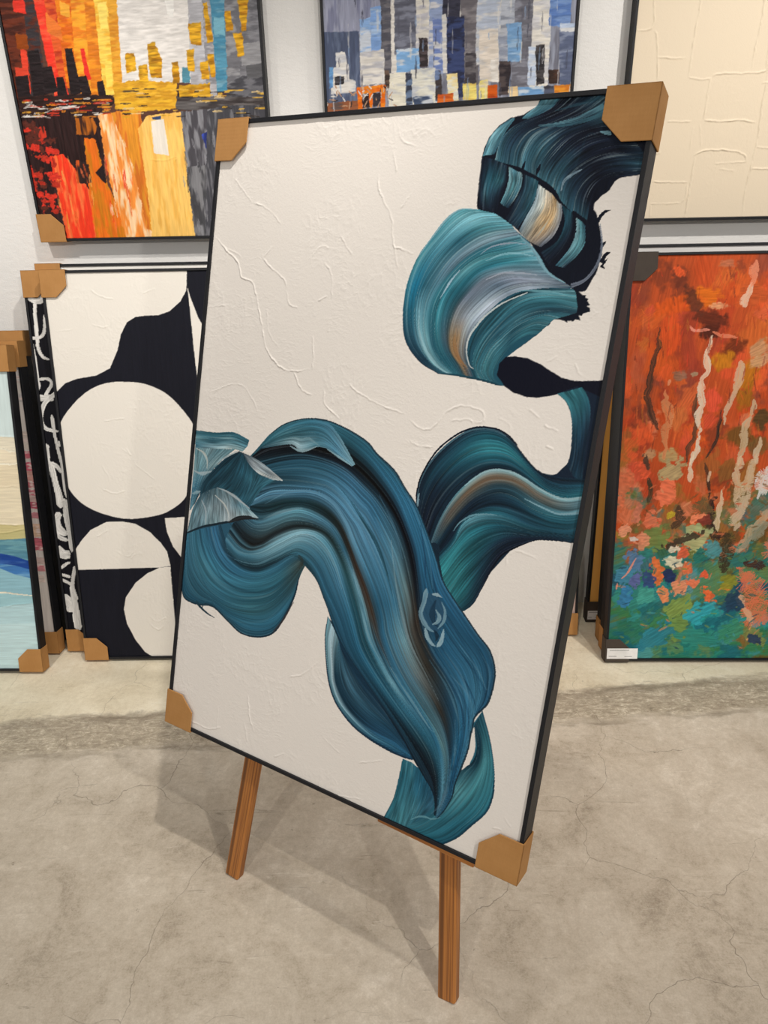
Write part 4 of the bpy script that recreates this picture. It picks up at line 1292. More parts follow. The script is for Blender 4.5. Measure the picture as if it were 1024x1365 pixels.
{'alpha':0.9,'ragged':0.75,'soft':0.12,'ang':34.99},
{'alpha':0.9,'ragged':0.75,'soft':0.12,'ang':20.06},
{'alpha':0.9,'ragged':0.75,'soft':0.12,'ang':9.58},
{'alpha':0.9,'ragged':0.75,'soft':0.12,'ang':-9.19},
{'alpha':0.9,'ragged':0.75,'soft':0.12,'ang':28.55},
{'alpha':0.9,'ragged':0.75,'soft':0.12,'ang':-0.9},
{'alpha':0.9,'ragged':0.75,'soft':0.12,'ang':5.86},
{'alpha':0.9,'ragged':0.75,'soft':0.12,'ang':32.25},
{'alpha':0.9,'ragged':0.75,'soft':0.12,'ang':-16.05},
{'alpha':0.9,'ragged':0.75,'soft':0.12,'ang':11.91},
{'alpha':0.9,'ragged':0.75,'soft':0.12,'ang':-7.75},
{'alpha':0.9,'ragged':0.75,'soft':0.12,'ang':-13.95},
{'alpha':0.9,'ragged':0.75,'soft':0.12,'ang':26.27},
{'alpha':0.9,'ragged':0.75,'soft':0.12,'ang':35.87},
{'alpha':0.9,'ragged':0.75,'soft':0.12,'ang':-8.57},
{'alpha':0.9,'ragged':0.75,'soft':0.12,'ang':28.02},
{'alpha':0.9,'ragged':0.75,'soft':0.12,'ang':11.58},
{'alpha':0.9,'ragged':0.75,'soft':0.12,'ang':19.65},
{'alpha':0.9,'ragged':0.75,'soft':0.12,'ang':22.71},
{'alpha':0.9,'ragged':0.75,'soft':0.12,'ang':33.35},
{'alpha':0.9,'ragged':0.75,'soft':0.12,'ang':22.68},
{'alpha':0.9,'ragged':0.75,'soft':0.12,'ang':-10.81},
{'alpha':0.9,'ragged':0.75,'soft':0.12,'ang':22.65},
{'alpha':0.9,'ragged':0.75,'soft':0.12,'ang':12.89},
{'alpha':0.9,'ragged':0.75,'soft':0.12,'ang':-13.2},
{'alpha':0.9,'ragged':0.75,'soft':0.12,'ang':37.49},
{'alpha':0.9,'ragged':0.75,'soft':0.12,'ang':21.14},
{'alpha':0.9,'ragged':0.75,'soft':0.12,'ang':25.75},
{'alpha':0.9,'ragged':0.75,'soft':0.12,'ang':30.96},
{'alpha':0.9,'ragged':0.75,'soft':0.12,'ang':-3.7},
{'alpha':0.9,'ragged':0.75,'soft':0.12,'ang':33.12},
{'alpha':0.9,'ragged':0.75,'soft':0.12,'ang':-18.13},
{'bristle':0.7,'alpha':0.7},
{'bristle':0.6,'alpha':0.8}]
ART = {
'main': [
('P',K[0]),
('R',[(0.5,1113.6),(31.6,1086.8),(72.6,1058.2),(90.1,1026.7),(121.4,1015.7),(141.5,972.6),(159.7,924.6),(178.4,881.6),(220.9,851),(252.6,847.9),(296.9,857.2)],2.6,1.36,K[1]),
('R',[(35.3,1084.4),(74.1,1073),(82,1063.3)],2.6,0.64,K[1]),
('R',[(140.1,1069.8),(168.8,1046.6),(199.5,1028.7),(211,1012.5)],2.6,0.88,K[1]),
('R',[(143.3,1069.9),(162.9,1089.4)],2.6,0.72,K[1]),
('R',[(212,1005.4),(221.8,979.7),(247.1,974)],2.6,0.64,K[1]),
('R',[(100.2,1174.7),(126.5,1170.7),(160.8,1150.8),(182.1,1132.1)],2.6,0.72,K[1]),
('R',[(40.5,1228.2),(78.1,1194),(100.2,1174.7)],2.6,0.48,K[1]),
('R',[(266,1073.1),(283.9,1091.9),(307.3,1090.1)],2.6,0.72,K[1]),
('R',[(296.5,1064.8),(317.1,1042.6),(323.7,997)],2.6,0.72,K[1]),
('R',[(292.6,990.7),(311.9,998.7)],2.6,0.96,K[1]),
('R',[(288,919.8),(297,877.8),(297.1,856.2)],2.6,0.88,K[1]),
('R',[(252.7,846.9),(276,812.8),(304.2,806.4)],2.6,0.96,K[1]),
('R',[(332.2,819.3),(339.2,791.3),(377.6,767.6)],2.6,0.96,K[1]),
('R',[(384.2,839.3),(420.7,820.1),(472.5,803.4),(521.2,796)],2.6,0.8,K[1]),
('R',[(395.8,1232.4),(404.4,1193.8),(434.6,1150.8),(446.4,1108.1),(464.8,1056.7)],2.6,1.04,K[1]),
('R',[(453.6,1095.3),(493.6,1084.2)],2.6,1.12,K[1]),
('R',[(422.6,1261),(435.6,1227)],2.6,0.8,K[1]),
('R',[(422.5,1310.8),(439.9,1281),(471.7,1269.3)],2.6,0.88,K[1]),
('R',[(453.2,1163.6),(473.9,1192.8)],2.6,0.64,K[1]),
('R',[(326.3,1115.2),(359.5,1080)],2.6,0.64,K[1]),
('R',[(-1.3,959.2),(60.6,967.9)],2.6,0.56,K[1]),
('R',[(28.3,779.2),(115.8,804.8),(176.5,750.7)],2.6,0.56,K[1]),
('R',[(324.5,932.1),(330.5,951.1)],2.6,0.56,K[1]),
('R',[(166.5,969.2),(176.3,920.9),(209.3,889.2)],2.6,0.56,K[1]),
('R',[(530,787.4),(555.8,775.3),(575.6,774.6),(595.5,794.6),(607.7,813.2),(635.6,825.2),(665,823.9),(677.8,812.3),(672.7,800),(654.1,802.5)],2.8,0.9,K[1]),
('R',[(616.2,795.7),(650.2,803.6),(660.4,797.3)],2.8,1.4,K[1]),
('R',[(706.1,812.8),(724.8,805.6),(730.4,793.3)],2.8,0.8,K[1]),
('R',[(757.2,835.7),(779.5,822.7)],2.8,0.7,K[1]),
('R',[(788.1,811.1),(815.2,805.5)],2.8,0.8,K[1]),
('R',[(797.3,777.4),(810.9,774.7)],2.8,0.8,K[1]),
('R',[(536.2,747.9),(561.3,741.1),(588.1,745.2)],2.8,0.8,K[1]),
('R',[(763.4,558.9),(763.4,579.4),(779.1,589.8),(800.1,587.9),(817.8,583.7)],2.8,0.8,K[1]),
('R',[(835.5,992.9),(850.1,1004.2)],2.4,0.9,K[1]),
('R',[(775.2,915.7),(791,926.8)],2.4,0.6,K[1]),
('R',[(821.9,920.1),(832.1,904.5),(848.5,894.3)],2.4,1,K[1]),
('R',[(853.9,1009.1),(862.2,1021)],2.4,0.6,K[1]),
('R',[(147.5,20.7),(143,79.9)],2.6,0.5,K[1]),
('R',[(223.7,135.1),(235.9,85),(253.9,52.9)],2.6,0.9,K[1]),
('R',[(64.3,14.3),(118.7,14.9),(157.8,31.5)],2.6,0.9,K[1]),
('R',[(325.8,206.5),(363.4,227.3),(399.7,266.3)],2.6,0.9,K[1]),
('R',[(221.7,66.3),(238.1,26.5)],2.6,0.6,K[1]),
('R',[(315.1,19.5),(338.9,37.7)],2.6,0.7,K[1]),
('R',[(524.3,87.6),(578,114.8)],2.2,0.8,K[1]),
('R',[(432.3,110.8),(477.9,90.3)],2.2,0.7,K[1]),
('R',[(820.1,73),(837.6,79)],2.2,1,K[1]),
('R',[(837.1,103.2),(851.9,91)],2.2,0.7,K[1]),
('R',[(481.9,-1),(540.1,13)],2.2,0.8,K[1]),
('F',[(692.7,1334.7),(685.8,1322.5),(665.7,1311.1),(643.7,1307.8),(625.4,1297),(610.5,1279.9),(603.7,1262.1),(602.2,1246.4),(602.7,1209.7),(606.1,1164),(614.6,1155.3),(654.8,1147.9),(680.5,1132.2),(713.9,1108.3),(732.7,1083.4),(749.4,1062.2),(782.7,1046.7),(802.9,1032.1),(819.9,1034.1),(831,1060.5),(835.2,1083.9),(835.2,1103.5),(823.2,1136.7),(816.5,1153.8),(810.6,1159.6),(810,1169.9),(817.7,1180),(830.1,1190),(835.9,1203.4),(843.3,1207.7),(881,1213.4),(881.3,1300.8),(865.9,1342.3),(788.6,1340.9)],1185314,K[2]),
('L',[[(725,1332.1),(707.6,1314.8),(674.1,1303.9),(646.6,1290.8),(631.5,1270.8),(627.2,1241.9)],[(766.4,1331.8),(739.3,1312.7),(698,1296.7),(667.5,1285.3),(651.5,1262.4),(650.1,1235.1)],[(796.5,1329.6),(770.2,1310.7),(730.3,1293.4),(694.8,1278),(679.8,1252.4),(678.7,1225.8)],[(805.3,1308.4),(773.2,1293.8),(738.6,1281.5),(710.9,1259.9),(699.3,1234.1),(701.6,1216.9)],[(822.1,1285.4),(787.4,1281.8),(753.2,1269.4),(729.4,1244.6),(717,1224.7),(713.2,1209.6)],[(848.3,1267.6),(813.8,1266.5),(779.8,1256.9),(753.1,1235.2),(741.4,1212.4),(738.8,1191.5)],[(870.9,1244.8),(835,1246.2),(801.1,1239.2),(773.7,1223.1),(757.1,1203.4),(753.1,1176.7)],[(872.6,1228.4),(838.1,1229.5),(809.6,1224.8),(788,1211.3),(774.8,1191.5),(772.8,1159.1)],[(874.7,1212.7),(850.3,1210.3),(827.6,1206.9),(809.3,1193.8),(802.8,1171.1),(801.8,1142.9)]],[[1449259,1185314,1846331,2771545,4089975],[1846331,1185314,1449259,1846331,2771545],[2771545,1449259,1846331,2771545,4089975],[4089975,1846331,1846331,3431532,2771545],[1846331,1185314,1449259,1846331,4089975],[1185314,1449259,1449259,2771545,4089975],[1846331,1185314,1449259,1846331,4089975],[2771545,1846331,1185314,1846331,2771545],[1846331,1449259,1185314,1185314,2771545]],K[3]),
('L',[[(693.1,1334.1),(685.6,1322),(669.7,1310.8),(665.6,1305.8)],[(707.5,1333.6),(699.9,1322.4),(685.7,1311.9),(673.8,1305.9)],[(724.8,1332.9),(713,1320.1),(695.5,1311.2),(674,1304.8)]],[[4089975,6460064,4089975],[6460064,4089975,4089975],[4089975,2771545,2771545]],K[4]),
('L',[[(645.5,1307.1),(627.3,1295.7),(611.5,1277.7),(604,1250)],[(647.9,1306.9),(634.5,1292.9),(622.1,1275.7),(612.6,1250.5)],[(651.3,1306.1),(640,1290.3),(631.2,1272.3),(623.5,1251.6)]],[[2771545,6460064,4089975],[4089975,6460064,6460064],[4089975,4089975,2771545]],K[5]),
('S',[(694.8,1293.1),(723.8,1294.3),(759.9,1300.1),(797.5,1315.8)],[2.4,3.5,5.9,7.1],6460064,K[6]),
('S',[(698.9,1291.7),(736.8,1291.6),(772.7,1296.6),(798.7,1304.7)],[1.2,4.7,4.7,4.7],4089975,K[6]),
('S',[(720.4,1313.9),(744.3,1319.4),(770.7,1324.6),(796.2,1331)],[1.2,3.5,4.6,5.8],2771545,K[7]),
('S',[(751.6,1190.4),(753.8,1204.9),(766,1214.7),(780,1222.3)],[2.4,4.2,2.4],9217460,K[8]),
('S',[(799.3,1278.4),(812.2,1275.5),(817.1,1273)],[2.3,4.6,3.4],7906740,K[9]),
('S',[(758.1,1171.4),(777.8,1268.3),(794.9,1273)],[2.3],2771545,K[10]),
('F',[(604.2,1248.7),(624.2,1243.2),(648,1233.6),(678.3,1222.9),(708.5,1208.8),(728.6,1195.2),(753.9,1168.5),(773.2,1156.8),(800.7,1140.9),(813.5,1153.8),(826.7,1122.3),(831.8,1110.9),(831.4,1096.5),(827.8,1074.6),(820.6,1064.2),(762.1,1059.1),(750.7,1069.2),(733.3,1085.2),(715,1105.9),(692,1123.8),(672.4,1140.3),(650.1,1151),(606.9,1163.4),(604.8,1197.4)],1185314,K[11]),
('L',[[(604.5,1246.9),(603.7,1225),(605.3,1194.3),(607.5,1164)],[(624.4,1242),(622,1215.4),(620.4,1187.9),(625,1160.2)],[(648,1233.6),(643.7,1208.8),(637.7,1187.7),(638.9,1156.5)],[(652.9,1230.5),(654.6,1208.6),(649.6,1184.5),(646,1154.9)]],[[1185314,1449259,1185314,1185314],[1846331,2379357,3168360,1449259],[1846331,3037798,1846331,1185314],[1185314,1185314,1185314,1185314]],K[12]),
('L',[[(654.3,1230.5),(657.5,1211.5),(655,1190.5),(649.3,1172.3)],[(666.6,1223.2),(668.7,1205.2),(664.3,1187.3),(655.8,1167.7)],[(678.9,1219.3),(681.2,1202),(674.8,1181.1),(664.3,1163.7)]],[[7904935,7247521,5538447],[4089975,4749441,2771545],[8562095,4089975,1846331]],K[13]),
('L',[[(682.2,1219.2),(682.9,1196),(674.3,1172.1),(663.7,1147.3)],[(696.3,1213.5),(696,1186.9),(688,1157),(674.6,1137.3)],[(709.9,1206.7),(708.5,1180.7),(697.7,1152.5),(685.9,1130.4)]],[[1185314,1846331,1449259],[2771545,2771545,1846331],[2905186,3036772,1846331]],K[14]),
('L',[[(711.7,1199.9),(708.5,1171.8),(698.5,1148),(690.4,1127.4)],[(720.8,1193.9),(720.4,1168.8),(708.7,1142),(697.6,1120.2)],[(731.5,1187.8),(733.2,1159.8),(720.3,1135.4),(707.9,1112.5)],[(744,1179.7),(746.1,1153.9),(734.8,1126.6),(720.1,1106.6)],[(756.2,1167.9),(759.2,1147.4),(750.8,1120),(732.7,1101.8)]],[[10531517,9217458,7242383],[13159878,11187378,8555146],[13484978,12494208,9866365],[10849385,12492403,7893097],[9213601,9869467,5265509]],K[15]),
('L',[[(757.6,1167.1),(766.4,1142.2),(759.8,1112.1),(735.3,1092.8)],[(773.2,1156.8),(774.7,1127.6),(763.8,1103.9),(743.8,1081)],[(780.8,1152.4),(781.4,1124.7),(769.1,1095.1),(753.4,1072.3)]],[[1982028,2245715,1846331],[2509915,1846331,1449259],[1185314,1449259,1185314]],K[16]),
('L',[[(783.4,1151.5),(788.2,1124.8),(781.1,1098.3),(763.6,1072.6)],[(792.5,1143.7),(796.5,1116.2),(789,1094.1),(771.1,1071.3)],[(802.7,1133.1),(805,1109.9),(795.2,1089.2),(777.7,1070.1)]],[[9218740,6919327,2771545],[5012872,5802644,4089975],[2771545,5407372,1846331]],K[17]),
('S',[(644.4,1235),(667.5,1227.7),(678.2,1223.5),(692.5,1216.6),(706.6,1210.3),(724.6,1199.7),(741.3,1186.2),(753.7,1170)],[2.5,5,3.7,6.2,6.2],1185314,K[18]),
('S',[(678.3,1222.9),(681.7,1237.6)],[3.7],1185314,K[1]),
('S',[(704.1,1215.7),(709.3,1232.3)],[4.9],1185314,K[1]),
('S',[(776.2,1157.4),(786.7,1150.4),(802.2,1140.9)],[4.8],1185314,K[19]),
('S',[(778.4,1153.9),(783.7,1136.4),(784.1,1113)],[2.4],1185314,K[1]),
('S',[(800.7,1140.9),(806,1125),(806.1,1110.5)],[4.7],1185314,K[1]),
('S',[(819.6,1136.6),(822.7,1149.5),(829.3,1157.2),(836.9,1159.5)],[2.3,4.6,4.1,2.3],1185314,K[20]),
('S',[(834.2,1105.8),(838.5,1111.6)],[3.5,1.7],1185314,K[21]),
('S',[(837.5,1079.3),(841.3,1091),(848.4,1096)],[5.8,4.7,3.5],1185314,K[20]),
('S',[(837.3,1072),(845.4,1085.3)],[3.5,2.3],1185314,K[1]),
('S',[(837.4,1074.9),(844.2,1070.2)],[2.3],1185314,K[1]),
('S',[(824.6,1138.3),(831.2,1114.9),(833.7,1094.6),(830.3,1074.2),(821.4,1057.9),(811.2,1048.3),(795.3,1041.8)],[1.4,2.6,3,3.5,3.5,5.9],7897746,K[22]),
('F',[(785,1037.5),(807.5,1034.1),(816.2,1028.6),(821.8,1028.3),(821,1024.4),(825.8,1021.7),(824.2,1018.7),(831.1,1012.3),(825.6,1010.8),(831.3,1008.1),(832.8,1002.9),(821.5,999.2),(820.2,994.4),(814.4,995.8),(820.6,987.2),(810.9,989),(807,984.8),(797.3,986.2),(799.5,982.8),(791,985.8),(774.9,986.5),(764.2,992.5),(780.1,1011.7)],1185314,K[23]),
('F',[(770.8,983.9),(768.3,976.5),(760.4,971.2),(751.5,963.3),(749.6,959.5),(740.9,950.3),(731.8,942.2),(715.5,929.7),(701.5,917.3),(688.6,897.3),(683.8,942),(737.4,985.2)],1980229,K[24]),
('F',[(606.5,1161.5),(576,1162.3),(551.9,1146.2),(527.1,1113.9),(503.2,1078.5),(488.7,1028.8),(488.3,978.2),(501.2,929.7),(536.5,894.3),(578.1,876),(621.3,875.9),(661.8,873.6),(705,868.6),(731.1,877.3),(697.6,912.2),(724.2,936.8),(751.7,960.9),(775.5,986.6),(795.8,994.6),(809.2,1007.4),(799.8,1033.8),(783.8,1044.4),(762.9,1054.6),(744.3,1069),(711.2,1108.9),(680.9,1129.7),(642.7,1154)],2248802,K[11]),
('L',[[(605.8,1161.5),(576.1,1161.6),(551.9,1146.2),(527.1,1113.9),(503.2,1078.5),(488.7,1028.8),(488.3,978.2),(501.2,929.7),(536.5,894.3),(578,876.7)],[(642.8,1153.4),(608.4,1150.3),(575.5,1132),(543.8,1099.6),(519.2,1063.2),(507.3,1016.3),(508.8,969.4),(525.4,926.6),(557.7,895.6),(596.9,877)],[(673.1,1136.4),(632.5,1132.4),(599.2,1119.6),(567.1,1093.7),(542.5,1060.7),(522.7,1017.1),(522.4,970.3),(537.5,924.2),(565.8,893),(606.3,877)],[(688.9,1122.2),(646,1114),(613.3,1099.4),(581.2,1074.8),(556.9,1041.6),(540.1,1004.7),(538.8,964.7),(552.8,925.5),(576.5,897.4),(610,876.7)],[(701.2,1113.3),(658.5,1101.8),(622.3,1088.6),(590.4,1063.9),(566,1032.3),(551.2,995.4),(551.3,958.9),(561,922.9),(584,898.1),(614.5,876.5)],[(719.3,1100),(674,1091.4),(637.1,1084.3),(604.5,1065.9),(580.2,1036.1),(563.3,1002.7),(560.2,962.9),(572.3,923.8),(595.7,895.9),(622.1,876)],[(737.4,1080.8),(696.5,1078.1),(656.8,1070.8),(624,1057.1),(599.5,1030.5),(582.3,1000.5),(577.1,964),(587.2,925.1),(610.4,897.3),(629.5,875.4)],[(752,1061.7),(713.1,1059.7),(676.6,1055.9),(643.7,1045.2),(619.1,1021.8),(598.6,991.7),(591.6,955.2),(599.3,919.5),(621.8,895.2),(636.9,874.9)],[(783.8,1044.4),(735,1047.4),(695.3,1045.8),(663.1,1033.5),(635.4,1009.9),(614.7,982.9),(607.3,949.8),(610.8,917.2),(628.3,895.8),(642.8,874.9)],[(797.5,1038.1),(746.9,1035.8),(705.2,1027.6),(677.2,1012.2),(653.2,988.6),(634,964.8),(625.7,938.2),(627.6,908.9),(637.8,891.8),(647.8,875.4)]],[[4622228,6268338,4623517,5281444,3963018,2381160,1850961,1716804,1981004],[7252666,8239559,6067879,3963020,1994896,1988718,2774120,2114133,3960445],[6265770,4753300,2777717,3960447,2775660,6592167,7908024,8237757,6592677],[7900831,8889780,7639457,6258063,5275794,5541021,7251378,5276306,5933719],[3303799,2119270,2250856,2777714,3041913,2645870,2249830,2381414,3303543],[7908026,4886171,5149857,6332074,3438730,4230815,3306113,2514030,2777200],[6263201,3832970,3044486,2648699,2251370,2907244,3953762,2642015,3035229],[5930380,7373972,8688803,7898775,6846088,7764604,8547408,9202762,6577234],[5924983,9214634,8424093,5662841,7373456,8818843,8941652,7363660,4608603],[3294807,7241870,10531009,8294045,11187909,9872820,7241098,5268078,3952733]],K[25]),
('L',[[(798.5,1036.1),(750.3,1034.4),(712.1,1026.4),(681.3,1008.3),(657.6,983.1),(640.8,956.3),(632.7,929),(632.9,906.1),(643,889),(651.4,875.1)],[(803.4,1031),(757.8,1028.7),(719.7,1021.3),(689,1003.4),(665.8,976.7),(649,949.8),(639.1,923),(640.6,903.5),(647.6,889.5),(656.2,874.6)],[(806.8,1020.7),(765.3,1023),(727.2,1016.4),(696.5,999.2),(673.2,974),(654.6,948.6),(644.7,921.9),(643.3,902.2),(650.6,886.5),(660.3,874.1)],[(810.7,1007.5),(770.3,1012.7),(732.1,1007.5),(704.6,991.8),(681.2,968.2),(661.2,941.1),(650.8,917.6),(647.7,897.7),(657.3,879),(665.4,873.3)],[(810,999.1),(772.4,1000.7),(740.7,995.7),(713.1,981.5),(689.6,959.3),(669.2,935.3),(659,911.8),(655.1,891.9),(666.1,880),(676.5,871.3)],[(775.5,986.6),(754.9,989.5),(733.4,980.7),(709.2,965.2),(688.8,943.4),(674.3,926.1),(667.1,906.1),(666.2,889.8),(675.4,877.7),(687.3,870.2)],[(751.7,960.9),(734,958),(718.7,949),(704.3,933.5),(693.4,916.6),(685.8,899.8),(683.8,886.7),(689,876.5),(695.8,871.8),(702.2,868.9)]],[[3957874,1718854,1587268,1850954,1719368,1719368],[5540503,5935519,3829887,2776172,2379874,2643558],[4619658,4883600,3303543,2644586,3303543,3303543],[4092029,3171957,3039344,2380388,2908270,3960957],[2244172,2508373,3828345,2378843,3434101,3829885],[3829371,3038828,2379357,3698301,3961983,2906730],[2907242,3435127,2643044,3302514,2907242,2378845]],K[26]),
('S',[(605.8,1161.5),(576.1,1161.6),(551.9,1146.2),(527.1,1113.9),(503.2,1078.5)],[1.4,2.7,2.7,1.4],9222599,K[27]),
('S',[(689.2,1120.7),(719.8,1097),(744.6,1067.5),(762.9,1054.6),(783.6,1045.6)],[2.5,3.7,3.7,2.5],8564671,K[27]),
('S',[(722.1,1026.9),(681.4,1007.7),(653.7,985.4),(639,966.8),(628,946.5),(626.6,921.9),(636,898.2),(644.2,892.4)],[1.4,2,2.7,2.7,1.9],13160656,K[28]),
('S',[(521.7,987),(526.4,950.4),(546.8,914.9),(578.1,887.5),(602.3,878.2)],[2.2,4.3,4.3,2.9],9879241,K[8]),
('S',[(599.7,962.4),(600.3,936.1),(611.9,910.7),(633.5,891.4)],[2.8,5.6,5.6,2.8],10844235,K[29]),
('S',[(591.1,1059.1),(576,1039.2),(560.3,1009.1)],[1.4,2.8,1.4],11192537,K[30]),
('S',[(626,1087.1),(644.9,1100),(678.1,1106.8),(705.2,1105.2)],[1.3,1.9,1.3],9872822,K[27]),
('S',[(638.4,1076.5),(667.7,1088.1),(694.4,1090.3),(721.7,1086.4)],[1.5,2.6,1.9],9223884,K[27]),
('S',[(643.7,1045.2),(672.9,1057.3),(703.3,1058.4),(733.4,1056.5)],[1.3,2.6,1.9],10858431,K[27]),
('S',[(704.9,1029.2),(737.9,1030.8),(767.3,1029.8),(790.2,1025.8)],[1.2,2.5,2.5],7251378,K[27]),
('S',[(581.6,877.8),(621.1,877.5),(661.6,874.6),(701.4,869.2)],[2.7,2.7,2.7],1984085,K[19]),
('F',[(690.5,886.1),(691.4,905.1),(701.4,917.8),(717,920.7),(741,919.3),(765.6,911.8),(785.2,902.1),(804.3,893.7),(827.2,890.6),(853.5,893.2),(921.5,904.5),(927.8,870.6),(859.1,862.2),(836.5,879.9),(822.4,875.9),(804.1,866.5),(789.9,861.2),(770.2,856.3),(749.5,855.1),(724.8,859.7),(707,869)],1053216,K[31]),
('F',[(802.7,867.1),(815.2,860.2),(826.3,847.6),(833.9,830),(838.8,802.6),(841.8,771.7),(839.6,754.9),(831,743.9),(824.5,734.8),(815.3,731),(802.1,730.9),(791.2,736.2),(799.7,706.8),(882.1,715.6),(875.9,869),(833.4,882.4)],1516597,K[11]),
('L',[[(803.5,866.6),(821.2,853.2),(833.3,829.9),(839.4,799.5),(841.7,768.5),(839.3,752.9)],[(822.4,873.4),(838.2,855.3),(847.7,828.7),(851.6,798.2),(854.5,764.3),(853.3,735.7)],[(841.4,881.4),(853.4,866.3),(861.7,842.9),(864.2,806.3),(865.2,766),(868.2,732)]],[[3041397,3305081,2643044,1981518,1716290,1583161],[3436667,3172469,2377817,1717318,1584189,1849418],[3304567,2379357,1847874,1451575,1583675,1848902]],K[16]),
('F',[(572.5,633.1),(571.7,675.8),(588.6,717.4),(617.2,754.9),(650.2,781.8),(681.3,791.3),(709.9,790.4),(736.5,777.9),(764.7,752.9),(795.3,732),(860.5,730.6),(878.2,631.9),(808.7,616.6),(783.8,602.7),(765.7,586.7),(737.6,542.3),(708.5,475),(679.2,445.4),(622.4,532.2)],1452087,K[11]),
('L',[[(572.5,633.1),(571.7,675.8),(588.6,717.4),(617.2,754.9),(650.2,781.8),(681.1,792.6),(709.8,791.3),(736.2,779.5),(764.5,754.5),(791.5,734.6),(822.3,728.7),(872.5,734.3)],[(580,623.8),(584.9,667.5),(601.6,709.1),(630.2,744.9),(659.5,769.7),(690.3,780.3),(719.1,777.9),(745.9,763),(773.5,741.3),(803.5,723.1),(834.2,716.4),(873,722.8)],[(588,611.1),(595.3,651.7),(612.4,690.1),(640.5,727.7),(669.9,751.1),(700.8,760.9),(729,760.3),(755.3,748.1),(782.4,729.1),(811.9,713.3),(842.4,706.6),(873.7,713.4)],[(596,598.4),(605.1,639.5),(624,678.2),(650.5,712.2),(680,734.2),(707.2,743.6),(735.4,743.2),(761.4,732.7),(787.8,717.7),(817,702.9),(843.8,698.9),(874.3,706.9)],[(606.9,579.2),(616,620.4),(634.4,660.9),(662.6,695.5),(689.5,716.5),(717.2,726.6),(745.1,727.3),(770.7,718.6),(796.3,706.9),(822.7,698.1),(848,697.1),(874,704.6)]],[[1451059,1318959,1583159,1451059,1318959,1451061,1716802],[1319473,1587272,1851987,2119784,1854557,1717830,1984087],[1186858,1319987,1986141,3571852,3176067,1851987,2514028],[1186344,1319473,1719372,2251368,1854041,1986141,2384496],[1186344,1319473,1584187,1452087,1585216,2380900,3963014]],K[32]),
('L',[[(611.9,567.7),(621.7,609.1),(638.2,649.4),(662.3,685.8),(690.8,713.3),(717.6,724.3),(745.6,724.8),(770.9,717),(796.6,705.3),(824.5,697.5),(849,696.7),(874.1,704)],[(620,571.3),(631.3,609.3),(647,642.4),(671.3,676.5),(696.7,699.8),(720.2,709.1),(748,710.6),(773.3,703.6),(798.9,692),(826.5,685.9),(850.7,687.4),(874.5,695.2)],[(624.1,570.4),(637.5,607.1),(655.1,638.8),(676.5,667.2),(702.4,687.3),(725.8,696.7),(750.2,697.8),(775.7,689.3),(801.1,679.3),(828.8,673.4),(853.2,673.4),(875.1,681)],[(628.4,567.8),(644.1,601.4),(663.5,633.5),(685.1,660.2),(711,678.8),(734.6,686.6),(759.7,682.9),(785.6,671.4),(810.4,664.8),(837,663.6),(856.2,665.3),(875.4,672.4)],[(632.8,559.8),(651.3,592.4),(668.8,624.1),(690.8,647.6),(717.3,663),(745,666.8),(773.5,662.4),(798.5,655.8),(822.8,650.9),(842.5,651.1),(861.5,653.5),(875.8,659.7)],[(634.2,544),(656,575.8),(665.6,609.5),(681,629.4),(706.6,640.8),(734.5,645.5),(763.1,642.9),(791.5,637.8),(815.4,636.2),(838.6,636.3),(857.8,638.1),(876.7,643.8)]],[[3955304,5011078,5934235,9219252,7906736,6855591,8565439],[3296861,6051924,7627344,7363658,7101516,5921880,5535878],[1980486,5526606,4870224,3297375,3297887,4220530,6327451],[1321529,1452087,1319473,1848386,2378329,2908270,2644586],[1187887,1319473,1319987,1452601,1586758,1984599,2248285],[1588812,1985627,2250340,2381412,1983059,1719370,1983571]],K[33]),
('L',[[(634.2,544),(657.5,577.9),(667.3,610.6),(682.2,628.6),(706.7,640.2),(734.6,645.1),(763.1,642.9),(791.5,637.8),(815.4,636.2),(838.6,636.3),(857.8,638.1),(876.7,643.8)],[(638,532.3),(658.9,569.3),(679.9,602.1),(706.2,621.5),(730,629.9),(754.5,631.7),(779.4,628.5),(803.5,627.1),(826.5,629.7),(845.7,632.9),(864.8,634.8),(877,634.9)],[(651.1,499.5),(677.5,548.8),(705.2,583.3),(727.5,602.1),(750.5,613.9),(774.2,618.4),(797.9,620.2),(820.9,623.6),(840.3,626.2),(856.5,627.1),(866.3,626.7),(876.6,630)],[(670.9,461.3),(692,506.3),(713.7,543.4),(732.3,573.9),(751.9,595.5),(772.5,607.9),(795.3,615.6),(814.9,619.9),(834.3,622.9),(853.6,625.2),(869.5,626.8),(876.6,628.3)],[(679.5,443.7),(710.5,472),(725.2,507.7),(736.9,542.1),(750.5,572.3),(767.1,588.7),(787.7,603.9),(808.8,616.2),(828.1,620.5),(847.4,623.5),(866.6,625.1),(876.9,626.5)]],[[2249826,3960445,5934235,3959931,2248799,1719370,1851985],[2913405,2912379,2383466,1986141,1719370,1586758,1850956],[3308675,3176063,2383466,1984599,1452601,1452087,1716802],[2912379,2648178,1850958,1451059,1318445,1450545,1584187],[2248799,1453115,1186344,1185830,1186344,1451059,1583673]],K[32]),
('S',[(572.5,633.1),(571.5,672.2),(588.1,715.6),(616.7,753.1),(649.7,780.4),(681.4,790.9),(706.4,790.5),(725,784.3)],[4.2,2.8,2.8,2.8,3.3,2.8],4614521,K[30]),
('S',[(575,630),(572.8,643.9),(574.2,654.9)],[4.5,4.5,3],7902884,K[28]),
('S',[(571.3,632.9),(569,657.5),(574.1,690.4),(597,737.9),(629.6,771.4),(656.6,787.4),(680.9,793.9),(705.8,793.7),(728.1,786.4),(747.7,772.4)],[2.2],1186344,K[34]),
